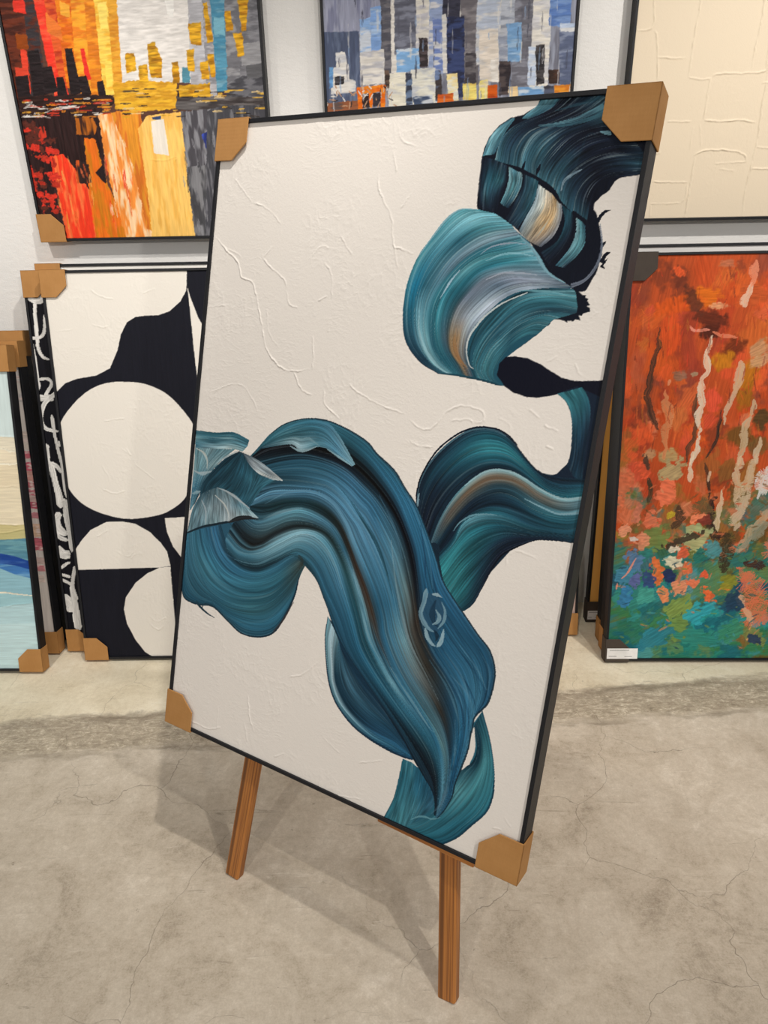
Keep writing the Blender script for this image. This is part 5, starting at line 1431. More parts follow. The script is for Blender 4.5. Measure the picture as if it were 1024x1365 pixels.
('S',[(662.4,685.2),(690.9,712.7),(717.7,723.7),(745.7,724.1),(771.1,716.4),(800.1,704.3),(827.9,696.5),(849.1,696),(873.4,702.9)],[1.3,2.1,2.6,2.6,2.1,2.6,3.2],9877953,K[35]),
('S',[(653.9,600),(662.6,615.9),(682.2,633.1),(706.5,641.5),(731,645.1)],[1.4,2.3,2],7248810,K[30]),
('S',[(776.8,682.9),(805.2,675.2),(839.3,669),(875.7,677.9)],[1.3,2,2.6],8563384,K[36]),
('F',[(407.5,366.2),(406.8,325.6),(416.4,275.6),(430,230.8),(453.3,193.4),(494.8,162.9),(537.7,148),(578.3,141.1),(608.7,138.8),(640.1,140.2),(665.2,150.8),(615,206.3),(541.5,267.5),(476.7,314.4),(440.5,343.5)],1586248,K[11]),
('L',[[(407.5,366.2),(406.8,325.6),(416.4,275.6),(430,230.8),(453.3,193.4),(494.8,162.9),(537.7,148),(578.3,141.1),(608.7,138.8),(640.1,140.2)],[(418.3,353.2),(416.6,316.4),(425.2,270.2),(435.4,232.6),(457.5,196.9),(498.7,167.5),(541.5,152.3),(581.8,146.4),(610.1,143.3),(637.6,142.4)],[(423.8,346.7),(424.5,310.6),(433.5,264.7),(440.3,234.2),(462.5,200.7),(503.2,174),(545.2,156.9),(585.3,151.8),(611.6,147.8),(635.6,144.4)],[(438.3,326.9),(437.6,294.4),(442.5,251.3),(456,223),(485.9,192.4),(524.8,173.7),(561.3,166.9),(596.3,163.9),(614.4,156.8),(633.3,148.7)],[(445,312.8),(453.4,287.2),(466.8,259.1),(489.3,230.1),(523.8,209.7),(556.6,197.2),(584.1,187.2),(603.2,174.4),(617.5,163.9),(632.2,150.6)],[(451.5,306.7),(477,282.5),(505.7,255.7),(540.4,231.4),(574.5,207.6),(594.2,190.9),(609.2,176.6),(623.4,166.2),(633.1,158),(641.9,141.7)]],[[5934234,6590879,3959937,1984610,1719897],[9218742,7905455,5934239,3302527,1853029],[9875643,10533316,8299186,3960970,2249842],[5272447,1586760,1587276,2511472,2776701],[2904678,4352639,3299952,2115165,1851481],[1453632,1585732,1585732,1718348,1586762]],K[37]),
('S',[(407.5,366.2),(406.8,325.6),(416.4,275.6),(430,230.8),(453.3,193.4),(494.8,162.9),(537.7,148),(578.3,141.1),(608.7,138.8),(640.1,140.2)],[1.7,1.7,2.5,3.4,3.4],1586250,K[38]),
('F',[(620.1,134),(617.5,88.2),(612.9,45.8),(597.2,-4),(674.1,-8.5),(729.9,0.2),(757,28.4),(778.7,61.4),(802,98.5),(809.3,132.6),(807.2,169.2),(797,209.7),(782,248.3),(764,285.2),(750.3,255.2),(760.8,214.4),(756,174.9),(741.6,157.8),(728.1,133.2),(696.9,104.9),(660.4,129.3)],2777461,K[11]),
('L',[[(620.1,134),(617.5,88.2),(612.9,45.8),(598.1,-1.5)],[(638.9,134.6),(639.7,89.3),(635,39),(630.8,-2.7)],[(665.5,123.5),(665,87.7),(660.6,50),(651.5,1.6)],[(701.8,87.3),(697.2,65.7),(686.2,45.1),(662.4,12.5)]],[[2119528,2382958,2777971,2975351],[3436416,3172474,3962759,4291463],[1920871,2646135,4357003,3830402],[1918814,3169137,2973299,2645616]],K[39]),
('L',[[(764,285.2),(782,248.3),(797,209.7),(807.2,169.2),(809.3,132.6),(801.9,99.2),(778.7,61.4),(757,28.4),(729.9,0.2)],[(760.5,272.9),(778.3,239.6),(791.7,203.9),(797.2,165.1),(794.1,128.1),(779.7,89.6),(753.6,49.1),(727.4,15.7),(698.1,-3.6)],[(757.2,263.3),(772.6,233.8),(781.9,196.4),(777.9,157.3),(762.5,112.9),(738.8,67.9),(709.4,27.4),(680.9,0.6),(665.1,-4.5)],[(754.5,256.8),(768.5,224.8),(769.4,185.9),(754.5,149.7),(735.9,109.4),(718.5,70.9),(695.6,37.2),(671.1,10.3),(651.8,-0.3)],[(753.2,248.9),(765.4,214.3),(761.2,182.7),(741.6,157.8),(730.4,118.7),(716.7,81.9),(697.7,50),(676.7,26.9),(658.5,10.8)]],[[1721171,2316136,2844021,2118245,1723489],[2116958,3963783,3173756,2383473,2449779],[1720913,4555662,3963783,2778487,2778743],[1455942,1126719,5343892,3041401,3436416],[1324099,1125691,3961472,2644848,3830144]],K[40]),
('S',[(657,20.2),(671.7,32.7),(685.3,37.9),(699.3,39.7),(715.8,50.1)],[1.6,3.1,3.1,3.1,1.6],6197406,K[28]),
('S',[(729.9,0.2),(757,28.4),(778.7,61.4),(802,98.5),(809.3,132.6),(807.2,169.2)],[2.2],1589331,K[41]),
('F',[(753.4,249.7),(751.2,231.4),(748,205),(744.8,178.1),(741.7,159.4),(751.9,171.8),(759.8,190.8),(761.8,212.9),(757.9,232)],15328220,K[42]),
('F',[(-5.3,454.5),(-1.8,325.4),(13.1,302),(52.6,299),(98.1,305.9),(147,284.9),(187.7,268.1),(235.4,272.9),(274.2,294.5),(299.1,336),(318,386.6),(323.8,425.7),(336.4,457.1),(322.7,485.2),(191.4,562.9),(48.5,483.4)],2971759,K[11]),
('L',[[(98,493.8),(119,459.9),(144.2,434.9),(178.5,420.5),(215.5,421.8),(258.6,445.8),(290.5,469.7),(318.4,481)],[(76.7,485),(84.9,465.3),(112,428.3),(159,405.1),(212.4,405.5),(260.8,429.9),(297,459),(323.9,476.6)],[(49.5,475),(62.1,442.9),(86.3,409.2),(128.9,382.7),(194.6,379.8),(254.2,403.3),(299.2,443.2),(328.8,469.7)],[(21.8,464.7),(32.2,427.4),(53.9,392.8),(98.2,359.7),(171.8,348.2),(248.1,372.5),(297.7,418.4),(333,463.5)],[(4,456.5),(10.3,413.6),(27.6,368.7),(72.8,333.4),(148.3,318.1),(237.5,335.9),(292.4,384.1),(336.3,457.8)],[(-0.7,446.6),(3.2,394.1),(15.3,347.8),(51.4,318.8),(104.1,312.8),(156.4,298.5),(226.4,300.8),(275.2,325.2),(308.6,375.9),(329.7,442.6)],[(-3.2,437.2),(-4,374.5),(-1.8,325.4),(13.1,302),(52.6,299),(98.1,305.9),(147,284.9),(187.7,268.1),(235.4,272.9),(274.2,294.5),(299.1,336),(318,386.6),(323.8,425.7)]],[[2575973,2311511,1915721,2047821,2575968,3433079],[3170947,3830419,3303557,3567237,3170937,2969695],[3303041,3567239,3698823,3303033,3170417,3820107],[3566209,4093063,3434621,2841709,2444893,3818560],[3960967,3565179,3104885,3565171,2839651,3162949],[3566211,2972785,2577513,3105915,3105401,2968661],[2840171,2181469,1916753,2313311,2313313,2180957]],K[43]),
('S',[(-1.3,321),(13.2,301.1),(52.7,298.1),(98.2,305),(147.1,284.1),(187.8,267.7),(235.4,272.9),(274.3,293.7),(299.2,335.2),(318.1,385.9),(324.8,429.2)],[2.9],1651007,K[44]),
('S',[(47.5,302.1),(66.4,291.5),(87.6,283.9),(107,280.8)],[6,4.8,3.2,2],2178379,K[45]),
('S',[(67.3,294),(70.9,302.1),(84.7,307.6)],[3.2],2178379,K[1]),
('S',[(273.2,294.2),(295.3,326.6),(318.7,374.5)],[4.3,3.6,1.8],3945010,K[46]),
('L',[[(162.9,658.9),(180.9,679.4),(207.3,710.5),(238.8,735.4),(275.5,751.2),(312.3,759.2),(349.2,759.7),(386.3,752.9),(423.2,742),(451,730),(472.3,712.9),(514.6,688),(544.1,657.2),(572.7,629.5),(597.8,591.6),(625.9,544.6),(648.3,502.4),(676.2,473.5),(703,449.1),(733,421.8),(758.6,400.8),(774,369.8),(776.5,337.6),(771.9,304.1),(762.8,287.8),(751.2,267.4),(749.7,240.1),(748.4,202.2),(742.1,166.4),(734.4,128.1),(732.5,101),(722,68.5),(709.7,45.8)],[(166.2,657.8),(197.2,688.3),(233.4,717.4),(277.6,736.1),(321.5,746.9),(368,742.9),(415.1,726),(456.5,704.5),(495.1,674.5),(530.3,640.2),(559.9,598.1),(586.4,552.9),(603.6,505.8),(623.8,459.6),(661.9,418.7),(698.3,385.4),(730,358.7),(745.5,319.9),(745.6,283.2),(746.9,239.1),(744.1,200.5),(738.4,160.4),(732.2,122.5),(728.8,94.8),(719,67.2),(709.4,47.3)],[(168.2,658.1),(206,683.3),(263.3,700),(311.2,701.1),(358,699.3),(404.3,691.6),(451.5,669.8),(501.2,634.6),(537,597.7),(567.2,551.5),(588.1,502),(602.2,453.9),(616.3,405.7),(642.3,364),(676.4,329.8),(707.7,299.9),(726.4,261.6),(731.6,210.9),(730.2,172.4),(727.8,130),(726.6,98.6),(717.6,66.6),(707.9,46.6)],[(177.4,651.5),(246.9,677.1),(303.4,689.1),(359.7,687.4),(406.5,677),(454.3,651.1),(494.3,624.5),(533.9,585.4),(562.5,540.1),(582.9,493.4),(598.7,445.5),(617.9,395.7),(647.3,362.5),(684.3,329.4),(713.3,294.3),(726.1,254),(729,217.5),(725.1,175),(725.6,124.5),(723.7,97.3),(716.1,65.9),(707.7,48.1)],[(202.4,634.7),(250.3,652.4),(306.8,665),(363.2,663.7),(410.6,649.2),(449.4,626.3),(476.2,609.1),(511.2,570.2),(542.9,528.2),(566.7,481.9),(586.6,439.3),(602.4,391.2),(634.4,343.5),(667.1,308.8),(692.4,279.7),(712.2,244.5),(721.4,207),(720.7,173.3),(722.6,123.3),(721.2,93.1),(714.6,65.3),(707.5,49.6)],[(211.1,615.3),(273.8,624.9),(321.5,628.7),(368.4,627.9),(407.6,609.3),(442.1,581.2),(461.8,567.2),(491.5,531.4),(521.8,490.3),(547.2,446.9),(568,399.5),(601.4,345.4),(635.5,306),(669.9,271.9),(694.2,239.5),(709.2,205.5),(716.3,171.5),(719.7,122),(718.7,89),(713.1,64.6),(707.5,49.6)],[(177.9,553.7),(219.4,584.5),(277.3,600.2),(333.6,610.7),(381.7,599.7),(419,568.9),(444,532.9),(475.3,489.6),(502.2,450.4),(526.7,403.2),(537.3,367.7),(562.6,325.8),(597.5,285.9),(641.7,246.9),(679.2,214.2),(699.6,186.6),(710.8,157.1),(715.4,118.8),(714.2,87.1),(710.1,63.3),(705.9,48.9)],[(176.1,551.7),(222.8,559.2),(270.5,578.2),(317.9,587.4),(365.9,581.2),(406,558.5),(435,521.7),(458.4,484.1),(486,441.6),(510.5,395.6),(530.2,357.9),(550.3,328.2),(581.5,291.5),(620.2,257.9),(661.7,223.2),(685.8,193.6),(701.4,156.5),(709.5,116.3),(710.2,82.2),(707,62),(705.9,48.9)],[(173.1,526.2),(205.2,521.3),(245.6,541),(301.7,565.2),(349.9,562.4),(393.2,546.5),(423.4,514.5),(446.6,479.7),(468.4,441.7),(488.7,400.5),(511.3,344.5),(549.7,298.4),(583.8,265.8),(627.3,234.1),(665.2,201.4),(686,172.1),(699.7,137.2),(704.9,105.1),(706.2,77.4),(705.9,48.9)],[(134.9,506.6),(170.4,482.3),(205,476.5),(253.6,511.9),(296.3,533.9),(343.6,540.7),(382.2,533.3),(412,505.6),(435.1,472.2),(455.3,433.6),(476.2,389.2),(497.1,345),(525.9,306.6),(562.5,271.2),(605.6,234.3),(648.7,203),(674,176.8),(692.7,140.6),(699.9,106.1),(703.2,76.1),(704.2,49.7)],[(116.3,463.6),(158.4,442.4),(214.5,452.1),(265.4,485.1),(308.9,514.1),(346.7,519.2),(381,503.3),(407.6,473.4),(427.3,439),(446.9,404.8),(466.9,367.8),(489.9,322.3),(523.6,286.9),(565.7,250.3),(608.4,216.5),(646.6,185.1),(671.8,160.4),(690.1,127.1),(698.1,97.5),(702.1,72.5),(704.2,49.7)],[(128.7,435.6),(170.3,418),(214.4,421.9),(258.6,445.8),(289.8,467.9),(313.7,479.9),(343.8,472.5),(371.7,450.4),(395.2,418.1),(417.6,392.2),(440.8,360.3),(462.9,322.1),(495.1,287.4),(539.6,251),(583.1,215.4),(622.2,182.3),(653.3,153.3),(683,121.1),(695.3,94.8),(700.6,71.9),(702.4,50.5)]],[[2511201,3500665,3633027,3170419,2511718,2842750,2975109,2513017,1984353,1983583,2183537,2841465,2313318],[1983055,2841449,3302774,2511201,2973819,3304589,2843267,2314606,2841979,3632264,4157835,2974334,2313830],[723729,526350,526345,526345,592138,526350,724244,1517880,1984868,3302787,1986929,1720927,2313830],[1188910,857371,725014,857374,1386805,1716285,1975851,2629659,1717575,3500680,2317179,1986156,3301497],[2642276,2840686,3169651,4157840,3631752,5144213,6586760,4670785,3091495,1981778,2316406,2315891,3827070],[1848642,2311252,3629174,5144991,4947098,4157837,3631749,6589850,6253164,3354668,1980490,2644854,4156035],[4947096,5803436,5277866,5606316,6264244,4619418,2644083,3303301,3961229,4619925,6920098,4156544,4484997],[1519160,1387312,1519672,1384739,2301722,3154715,3221022,2505287,2645369,2974334,2843262,5276568,3629689],[3299436,5604245,6264746,4815250,3630462,6920106,6460068,4290962,6920876,3829640,2843257,2511206,1983063],[1714997,1579031,2173742,1713190,2176312,2509908,1984855,1852498,1985633,3172224,2513006,1519677,1518392],[3959939,4486280,7248554,8235449,5276568,4618645,3171712,2645369,2842745,2315113,1718341,1187624,1385518],[1851988,1190195,1850698,3630454,2972531,2643566,2313830,1984348,1521738,1057840,726302,725531,1056552]],K[47]),
('L',[[(289.8,467.9),(313.7,479.9),(343.8,472.5),(371.7,450.4),(395.2,418.1),(417.6,392.2),(440.8,360.3),(462.9,322.1),(495.1,287.4),(539.6,251),(583.1,215.4),(622.2,182.3),(653.3,153.3),(683,121.1),(695.3,94.8),(700.6,71.9),(702.4,50.5)],[(314.8,472.1),(339.1,464.9),(365.3,442.5),(389.6,405.5),(413.2,371.8),(436.9,336.9),(465.6,303.8),(500.6,274.8),(557,228.4),(600.2,193.1),(636.5,154.6),(672.3,116.8),(694.7,88.3),(705,54.8)],[(319.5,466.7),(336.3,457.8),(368.2,435.2),(396.6,396.1),(421.3,354.8),(450.6,318.5),(482.4,288.2),(507.1,267.3),(571.8,211.3),(621.3,166.2),(643.6,141.6),(671,114.7),(699.7,87.2),(706.5,55.5)]],[[3828349,3302011,2840689,2577001,2180955,1650493,1649465],[2574935,2312025,2180957,2048857,1652039,1518393,1649979],[1915203,1651007,1651009,1518395,1386293,1386293,1518393]],K[48]),
('S',[(207.3,710.5),(238.8,735.4),(275.5,751.2),(312.3,759.2),(349.2,759.7),(386.3,752.9),(423.2,742),(451,730),(472.3,712.9),(514.6,688),(544.1,657.2),(572.7,629.5),(597.8,591.6),(625.9,544.6),(648.3,502.4),(676.2,473.5),(703,449.1),(733,421.8),(758.6,400.8),(774,369.8),(776.5,337.6),(771.9,304.1),(762.8,287.8),(751.2,267.4),(749.7,240.1),(748.4,202.2),(742.1,166.4),(734.4,128.1),(732.5,101),(722,68.5),(709.7,45.8)],[1.5,2,2.3,2.3,2.3],1517877,K[49]),
('S',[(313.9,478.3),(289.8,467.9),(258.6,445.8),(214.4,421.9),(170.3,418),(133.9,429.9)],[2.2,3,3,2.2],1781561,K[50]),
('S',[(214,564),(273.2,601),(333.4,612.2),(381.3,602.7),(418.5,571.8),(445.7,533.3),(477.2,488.6)],[1.7,5,6.6,5,1.7],7643835,K[51]),
('S',[(214.2,531.4),(252.1,552.1),(300.8,571.4),(323.8,572.8)],[1.7,5.2,5.2,1.7],8957115,K[52]),
('S',[(301.1,514),(339.1,519.1),(379,504.4),(409.4,473.8),(431.9,432.3)],[1.7,5.1,8.4,6.7,1.7],8300986,K[53]),
('S',[(147.5,426.3),(207,430.2),(256.9,458.6),(289.9,480.9),(305,486)],[1.8,2.9,3.6,2.9,1.8],7643828,K[53]),
('S',[(452.5,476.4),(485.4,399.6),(510.6,349),(553,299.5)],[1.6,4.9,4.9,1.6],8957630,K[53]),
('S',[(528.7,554.7),(548,484.7),(571,423),(599.8,366.2),(640,318.1),(675.7,275.5)],[1.5,3.1,4.6,4.6,1.5],9612984,K[53]),
('S',[(487.6,590.6),(517.9,559.7),(542.4,520.7),(558.7,479.9)],[1.5,4.6,4.6,1.5],7050151,K[54]),
('S',[(565.6,306.6),(614.8,260.7),(662.4,218.8),(674.9,211.1)],[1.5,3.1,6.1,3.1],9614784,K[53]),
('S',[(696.1,49.4),(713.7,80.6),(721.4,130.5),(717.3,175)],[4.5,6,4.5,1.5],6719901,K[54]),
('S',[(544.7,653),(585.9,596.3),(614.4,537.6),(629.5,483.1)],[1.5,2.4,2.4,1.5],5736871,K[54]),
('S',[(691.7,331.7),(729.5,307.2),(750.8,270.2)],[1.5,4.4,1.5],6393511,K[54]),
('S',[(742.5,391.6),(765,362.6),(769.1,320.6)],[1.4,4.2,1.4],5735581,K[54]),
('S',[(315.8,520.4),(353.4,525.4)],[2.5],9614789,K[53]),
('S',[(438.2,511.7),(468.4,464.9),(502.2,404.2),(528.5,357.4),(565.6,306.6)],[1.6,6.4,8.1,6.4,1.6],3813418,K[55]),
('S',[(570.3,490.3),(598.7,435.1),(618.6,391.4),(651.6,345.9),(678,319.8)],[3,9.1,9.1,6.1,1.5],3946032,K[55]),
('S',[(182.4,551.3),(232,551.3),(276.7,576.2),(325.7,585.8)],[1.7,5.2,5.2,1.7],1781559,K[56]),
('S',[(168.3,481.8),(211.5,474.7),(257.8,511.1),(302.3,533.5),(351.2,540.7)],[1.8,6.2,5.3,5.3,1.8],1910058,K[56]),
('S',[(316.3,475.7),(327.4,465.4),(322.1,448)],[8.7,8.7,5.2],3160118,K[57]),
('S',[(637.9,371.6),(692.8,324.7),(734.1,279.2),(746.4,223.9)],[1.5,4.4,4.4,1.5],1786205,K[58]),
('S',[(675.6,429.9),(727.7,372.6),(755.1,315.9)],[1.4,4.3,1.4],1917275,K[58]),
('S',[(396.8,633.1),(425,612.6),(459.8,580.3),(490.5,549.3),(512.4,518.2),(533.9,478.2),(548.8,447.3)],[1.6,4.7,7.9,7.9,7.9,6.3,1.6],1389887,K[59]),
('S',[(585.9,596.3),(606.4,528.4),(617.6,458)],[1.5,3,1.5],1652565,K[60]),
('S',[(611.1,558.5),(630.3,497.9),(657.4,446.7),(697.8,407.1)],[1.5,3,3,1.5],1916251,K[60]),
('S',[(660.2,381.3),(705.2,343.5),(742.1,304.1),(753.6,271.2)],[1.4,4.3,4.3,1.4],1522519,K[60]),
('S',[(677.2,401.1),(723.1,363.9),(757,331.1),(765.9,304.9)],[1.4,3.4,3.4,1.4],1786205,K[60]),
('S',[(657.2,350.6),(698.1,311.5),(726.7,269.1),(737.7,220.7)],[1.5,4.4,4.4,1.5],1389903,K[61]),
('S',[(700.1,393.3),(742.1,358.2),(765.2,326.5)],[1.4,2.9,1.4],6656938,K[61]),
('S',[(672.5,373.2),(716.2,332.3),(742.7,282.2)],[1.5,3.5,1.5],6130594,K[61]),
('S',[(645.1,346.8),(689.9,304.3),(719.8,254.7),(730.2,210.3)],[1.5,3.8,3,1.5],6393764,K[62]),
('S',[(714.4,249.8),(723.8,192.8),(725,147.3)],[1.5,4.5,1.5],7050151,K[62]),
('S',[(626.2,303),(668.1,263.7),(697.2,220.8),(714.4,173.8)],[1.5,4.5,4.5,1.5],2312541,K[62]),
('S',[(525.8,341),(567.9,291.7),(617.1,246)],[1.6,3.8,1.6],1786197,K[62]),
('S',[(454.7,461.5),(484.2,407),(513.5,353)],[1.6,4.9,1.6],1787225,K[62]),
('S',[(386.5,554.4),(424.5,519.3),(452.9,473.4)],[1.6,4.9,1.6],1653059,K[61]),
('S',[(489.3,635.3),(529.1,584.3),(558.4,524.4)],[1.5,4.6,1.5],5604770,K[63]),
('S',[(428.1,638.9),(472.1,602.3),(506.4,557.2)],[1.6,4.7,1.6],2577521,K[62]),
('S',[(110,513.3),(152.9,485.2),(204.6,479.8),(250.4,506.3)],[1.8,5.5,5.5,1.8],1911602,K[64]),
('S',[(66.4,504.4),(101.1,443),(165.2,423.6)],[1.9,5.8,1.9],4486808,K[62]),
('S',[(28.2,479.2),(72.3,384),(152.8,351.9)],[2,5.9,2],5342104,K[65]),
('S',[(50.4,449),(128.1,371.6),(235.5,373.4),(308.5,433.3)],[1.8,4.8,4.8,1.8],2180953,K[62]),
('S',[(27.5,408.7),(87.6,335),(199.5,326.4),(294.8,388.8)],[1.9,4.5,4.5,1.9],2312797,K[62]),
('S',[(42.9,359.1),(137.8,295.6),(243.9,311.3),(314,393.8)],[1.9,4.4,4.4,1.9],5143951,K[66]),
('L',[[(181.4,676.3),(230.4,724.8),(294.3,753),(345.1,756.2),(374.9,739.4),(403.9,709.5),(425.2,684.7)],[(188.3,681.8),(239.4,713.2),(301.6,734.9),(343.6,734.9),(373.7,716.8),(399,697.5),(422.5,682.7)],[(191.1,680.2),(263.3,700),(293.4,692.2),(329.5,704.7),(357.1,705.2),(389.9,692.3),(419.2,680.7)]],[[2841195,3830403,4489109,3962509,4882328,7050662,7971504],[2576479,3696243,3433073,4093065,5342108,7642542],[2178379,5140089,9612984,4484733,4881299,7050664]],K[67]),
('S',[(263.9,696.2),(288.9,690.3),(311.9,695.9),(331.6,705.8)],[2.5,5.1,3.4,1.7],9613498,K[30]),
('S',[(419.3,680.3),(390,691.6),(357.4,703.7)],[2.4,3.2,1.6],8957112,K[28]),
('S',[(281.4,709.7),(308.8,717.6),(338.5,706.9)],[1.7,5,1.7],7641252,K[68]),
('L',[[(0,690.8),(56.1,693.8),(109.7,701.5),(154.4,691.9)],[(1.1,671.9),(58.3,676.3),(106.7,682.7),(150.8,678.8)],[(2,650.9),(60.6,657.5),(108.8,666.6),(139.4,665.3)]],[[3103337,3566201,3302003,3830403],[6130069,3696247,5867928,5341585],[3168361,8297896,9612466,8297892]],K[69]),
('L',[[(1.9,651.7),(3.7,612.8),(3.2,569.7),(2.4,508.8)],[(38.4,655.7),(26.3,616.6),(14.5,571.8),(5.6,511.6)],[(76.9,660),(45.2,624),(27.1,586.9),(9.4,518.9)],[(116.9,666.2),(82.7,636.4),(48.8,595),(15.4,526.6)]],[[5734797,8035236,4749455,4223629],[8297894,6392728,3828353,7050146],[5733769,7640480,4090493,5735315],[6391183,7639964,2574167,2178895]],K[70]),
('S',[(4.8,651.3),(28.5,644.5),(40.6,629.5),(42.9,610.9)],[2.9,5,3.9],12174272,K[30]),
('S',[(1.8,600.5),(28.6,597.8),(59,608.6)],[2.9,7.8,3.9],11188928,K[27]),
('S',[(4.7,547.5),(19.7,553.4),(31.3,557.7)],[3.9,7.9,3.9],9613499,K[27]),
('S',[(67.4,625.5),(82.4,638.4),(110.3,654.5),(125.3,663.9)],[1.9,3.7,4.5,2.6],10531512,K[27]),
('L',[[(130.6,663.9),(90.5,639.8),(61,610.6),(36.6,579.2),(28.1,546.3)],[(136.2,661.5),(108.6,626.2),(84.9,597.1),(65.2,576.7),(56.3,558.1)],[(147.4,657.2),(146.4,624.3),(134.4,593.4),(120.7,574.3),(100.4,562.1)],[(170.8,638.7),(169.7,607.9),(162.6,582),(154.3,564),(145,553.9)],[(239.9,619.6),(209.5,600.9),(191.8,579.3),(181.2,560.9),(173,551)]],[[1518905,1652035,1783621,2179407],[1784135,2048335,1915721,2574937],[1915721,2576481,2179921,2839651],[2179921,3103853,2576481,2971753],[3168873,3301489,3169389,2575451]],K[71]),
('L',[[(129.5,664.1),(173.7,656.1),(211.5,642.3),(254.5,622.2)],[(136.2,661.9),(167.1,647.4),(202.5,633.9),(252.5,621.9)],[(141.8,659.5),(165.5,639),(193.4,625.1),(229.8,619.4)]],[[3160901,7043715,10201521,12830918],[3820117,10858680,7635853,12173504],[1912121,8951198,12502210,10201520]],K[72]),
('L',[[(30,548.8),(10.4,510.4),(0.4,456.6)],[(50.1,562),(41,520.8),(32.2,474.8)],[(71.5,571.5),(75.9,536.2),(81.3,493.7)],[(98.9,573.6),(114.9,543),(121.2,507.1)],[(131.3,567.9),(148.6,546.3),(156.8,524.6)],[(155.4,555.9),(175.5,544.1),(200.8,531.1)]],[[3428961,5338241,7639966],[3098965,7638938,6126987],[4217445,8295324,7639450],[5598839,8952740,10859192],[7637907,5338243,9611696],[5141635,8299182,10861250]],K[73]),
('S',[(76.7,574.6),(105.8,571.5),(138.7,561),(175.2,546.5)],[1.9,3.7,4.5,3],11517122,K[30]),
('S',[(73.3,557),(103,541.5),(117.5,523.3),(120.9,509.2)],[1.9,3,3.8],12831432,K[30]),
('S',[(34.7,539),(49.9,518.3),(53.5,488.8)],[2,3.1,3.1],11188416,K[27]),
('S',[(-0.5,454.6),(43.4,478),(81.5,492.1),(121.3,506.3)],[3.1,3.9,3.9],1780533,K[44]),
('S',[(118.9,503.3),(144.3,517.8),(170,525.6),(202.3,528.1)],[3.7,9.3,7.4,2.8],2369580,K[74]),
('F',[(619,471.1),(613.6,444.8),(611.9,430.4),(620.3,416),(635.8,403.7),(649.4,402.1),(661.4,419.3),(662.7,441.7),(654.6,461.3),(638.3,470.7)],2838635,K[42]),
('S',[(639.4,464.1),(635.9,439.8),(641.8,422),(653.4,414.3)],[9,13.5,7.5],1915215,K[28]),
('S',[(617.5,480.4),(616.3,453.9),(612.6,432),(619,418.4),(632.3,406.8),(644.8,402.9)],[9.1,7.6,7.6,9.1,6.1],8430514,K[75]),
('S',[(630.6,472.8),(640.7,474.1),(650.8,471.8)],[5.9,5.9,3],9612986,K[28]),
('S',[(651.3,463.2),(661.1,448.1),(661.8,429.1),(652.4,411.2)],[3,5,5.9,4.4],7641514,K[30]),
('S',[(642.4,445.7),(651.6,434.5),(649.1,422.7),(639.8,415.9)],[2.2,7.4,7.4,3],8956342,K[27]),
('S',[(626.5,405.2),(633.6,389.1),(644.1,379.6),(652.8,375.8)],[4.5,7.5,6,3],9614016,K[76]),
('S',[(663.9,413.1),(664,398),(661.1,384.7),(655.6,376.6)],[3,6,7.4,6],10074308,K[77]),
('S',[(645.7,406.5),(653.1,397.6),(651.2,385.9)],[6,7.5,4.5],1651011,K[78]),
],
'city': [
('F',[(-132,1040),(872,1014),(789,328),(-26,344)],5913650,K[79]),
('F',[(-14,1037),(100,1034),(61,366),(-6,367)],6828064,K[80]),
('F',[(129,1033),(127,1033),(92,396),(40,397)],3814456,K[81]),
('F',[(81,1034),(102,1034),(158,394),(114,395)],15612458,K[82]),
('F',[(129,1033),(170,1032),(164,417),(136,418)],14835756,K[83]),
('F',[(179,1032),(240,1030),(195,416),(155,417)],15500318,K[84]),
('F',[(249,1030),(297,1029),(228,401),(184,402)],15902256,K[85]),
('F',[(285,1029),(306,1028),(262,396),(225,397)],14187040,K[86]),
('F',[(297,1029),(346,1027),(297,395),(262,396)],16306268,K[87]),
('F',[(344,1027),(383,1026),(325,414),(297,414)],15247416,K[88]),
('F',[(374,1027),(580,1021),(529,423),(323,427)],15131358,K[89]),
('F',[(580,1021),(607,1021),(578,408),(525,410)],12763848,K[90]),
('F',[(606,1021),(630,1020),(603,385),(571,386)],9079440,K[91]),
('F',[(618,1020),(679,1019),(636,396),(602,396)],4884646,K[92]),
('F',[(674,1019),(738,1017),(672,395),(633,396)],7368822,K[93]),
('F',[(725,1018),(764,1016),(747,405),(672,406)],8684682,K[94]),
('F',[(635,415),(676,436),(750,442),(752,328),(613,331)],4737102,K[95]),
('F',[(41,637),(75,637),(74,603),(38,609)],14694442,K[79]),
('F',[(36,520),(55,516),(45,404),(32,397),(30,442)],14829104,K[79]),
('F',[(31,556),(65,553),(62,516),(28,520)],9191956,K[79]),
('F',[(11,473),(47,470),(44,451),(9,449)],14042672,K[79]),
('F',[(130,607),(167,571),(166,535),(126,558)],14972978,K[79]),
('F',[(214,516),(224,516),(233,438),(216,435)],14824488,K[79]),
('F',[(176,634),(203,620),(198,592),(173,599)],15772220,K[79]),
('F',[(284,625),(311,628),(305,564),(281,561)],16572014,K[79]),
('F',[(280,482),(300,485),(295,422),(274,415)],16439392,K[79]),
('F',[(478,627),(503,627),(497,585),(481,592)],15526630,K[79]),
('F',[(544,619),(584,619),(580,576),(544,570)],11579574,K[79]),
('F',[(613,582),(644,583),(641,539),(610,541)],7909572,K[79]),
('F',[(609,496),(641,497),(640,459),(609,458)],5805746,K[79]),
('F',[(684,517),(749,522),(746,468),(682,462)],9868954,K[79]),
('F',[(694,462),(744,468),(745,433),(694,428)],6447718,K[79]),
('F',[(506,462),(528,463),(526,424),(503,424)],5541024,K[79]),
('F',[(58,512),(90,515),(94,402),(50,397)],2498080,K[96]),
('F',[(89,471),(121,474),(127,409),(87,402)],2498080,K[96]),
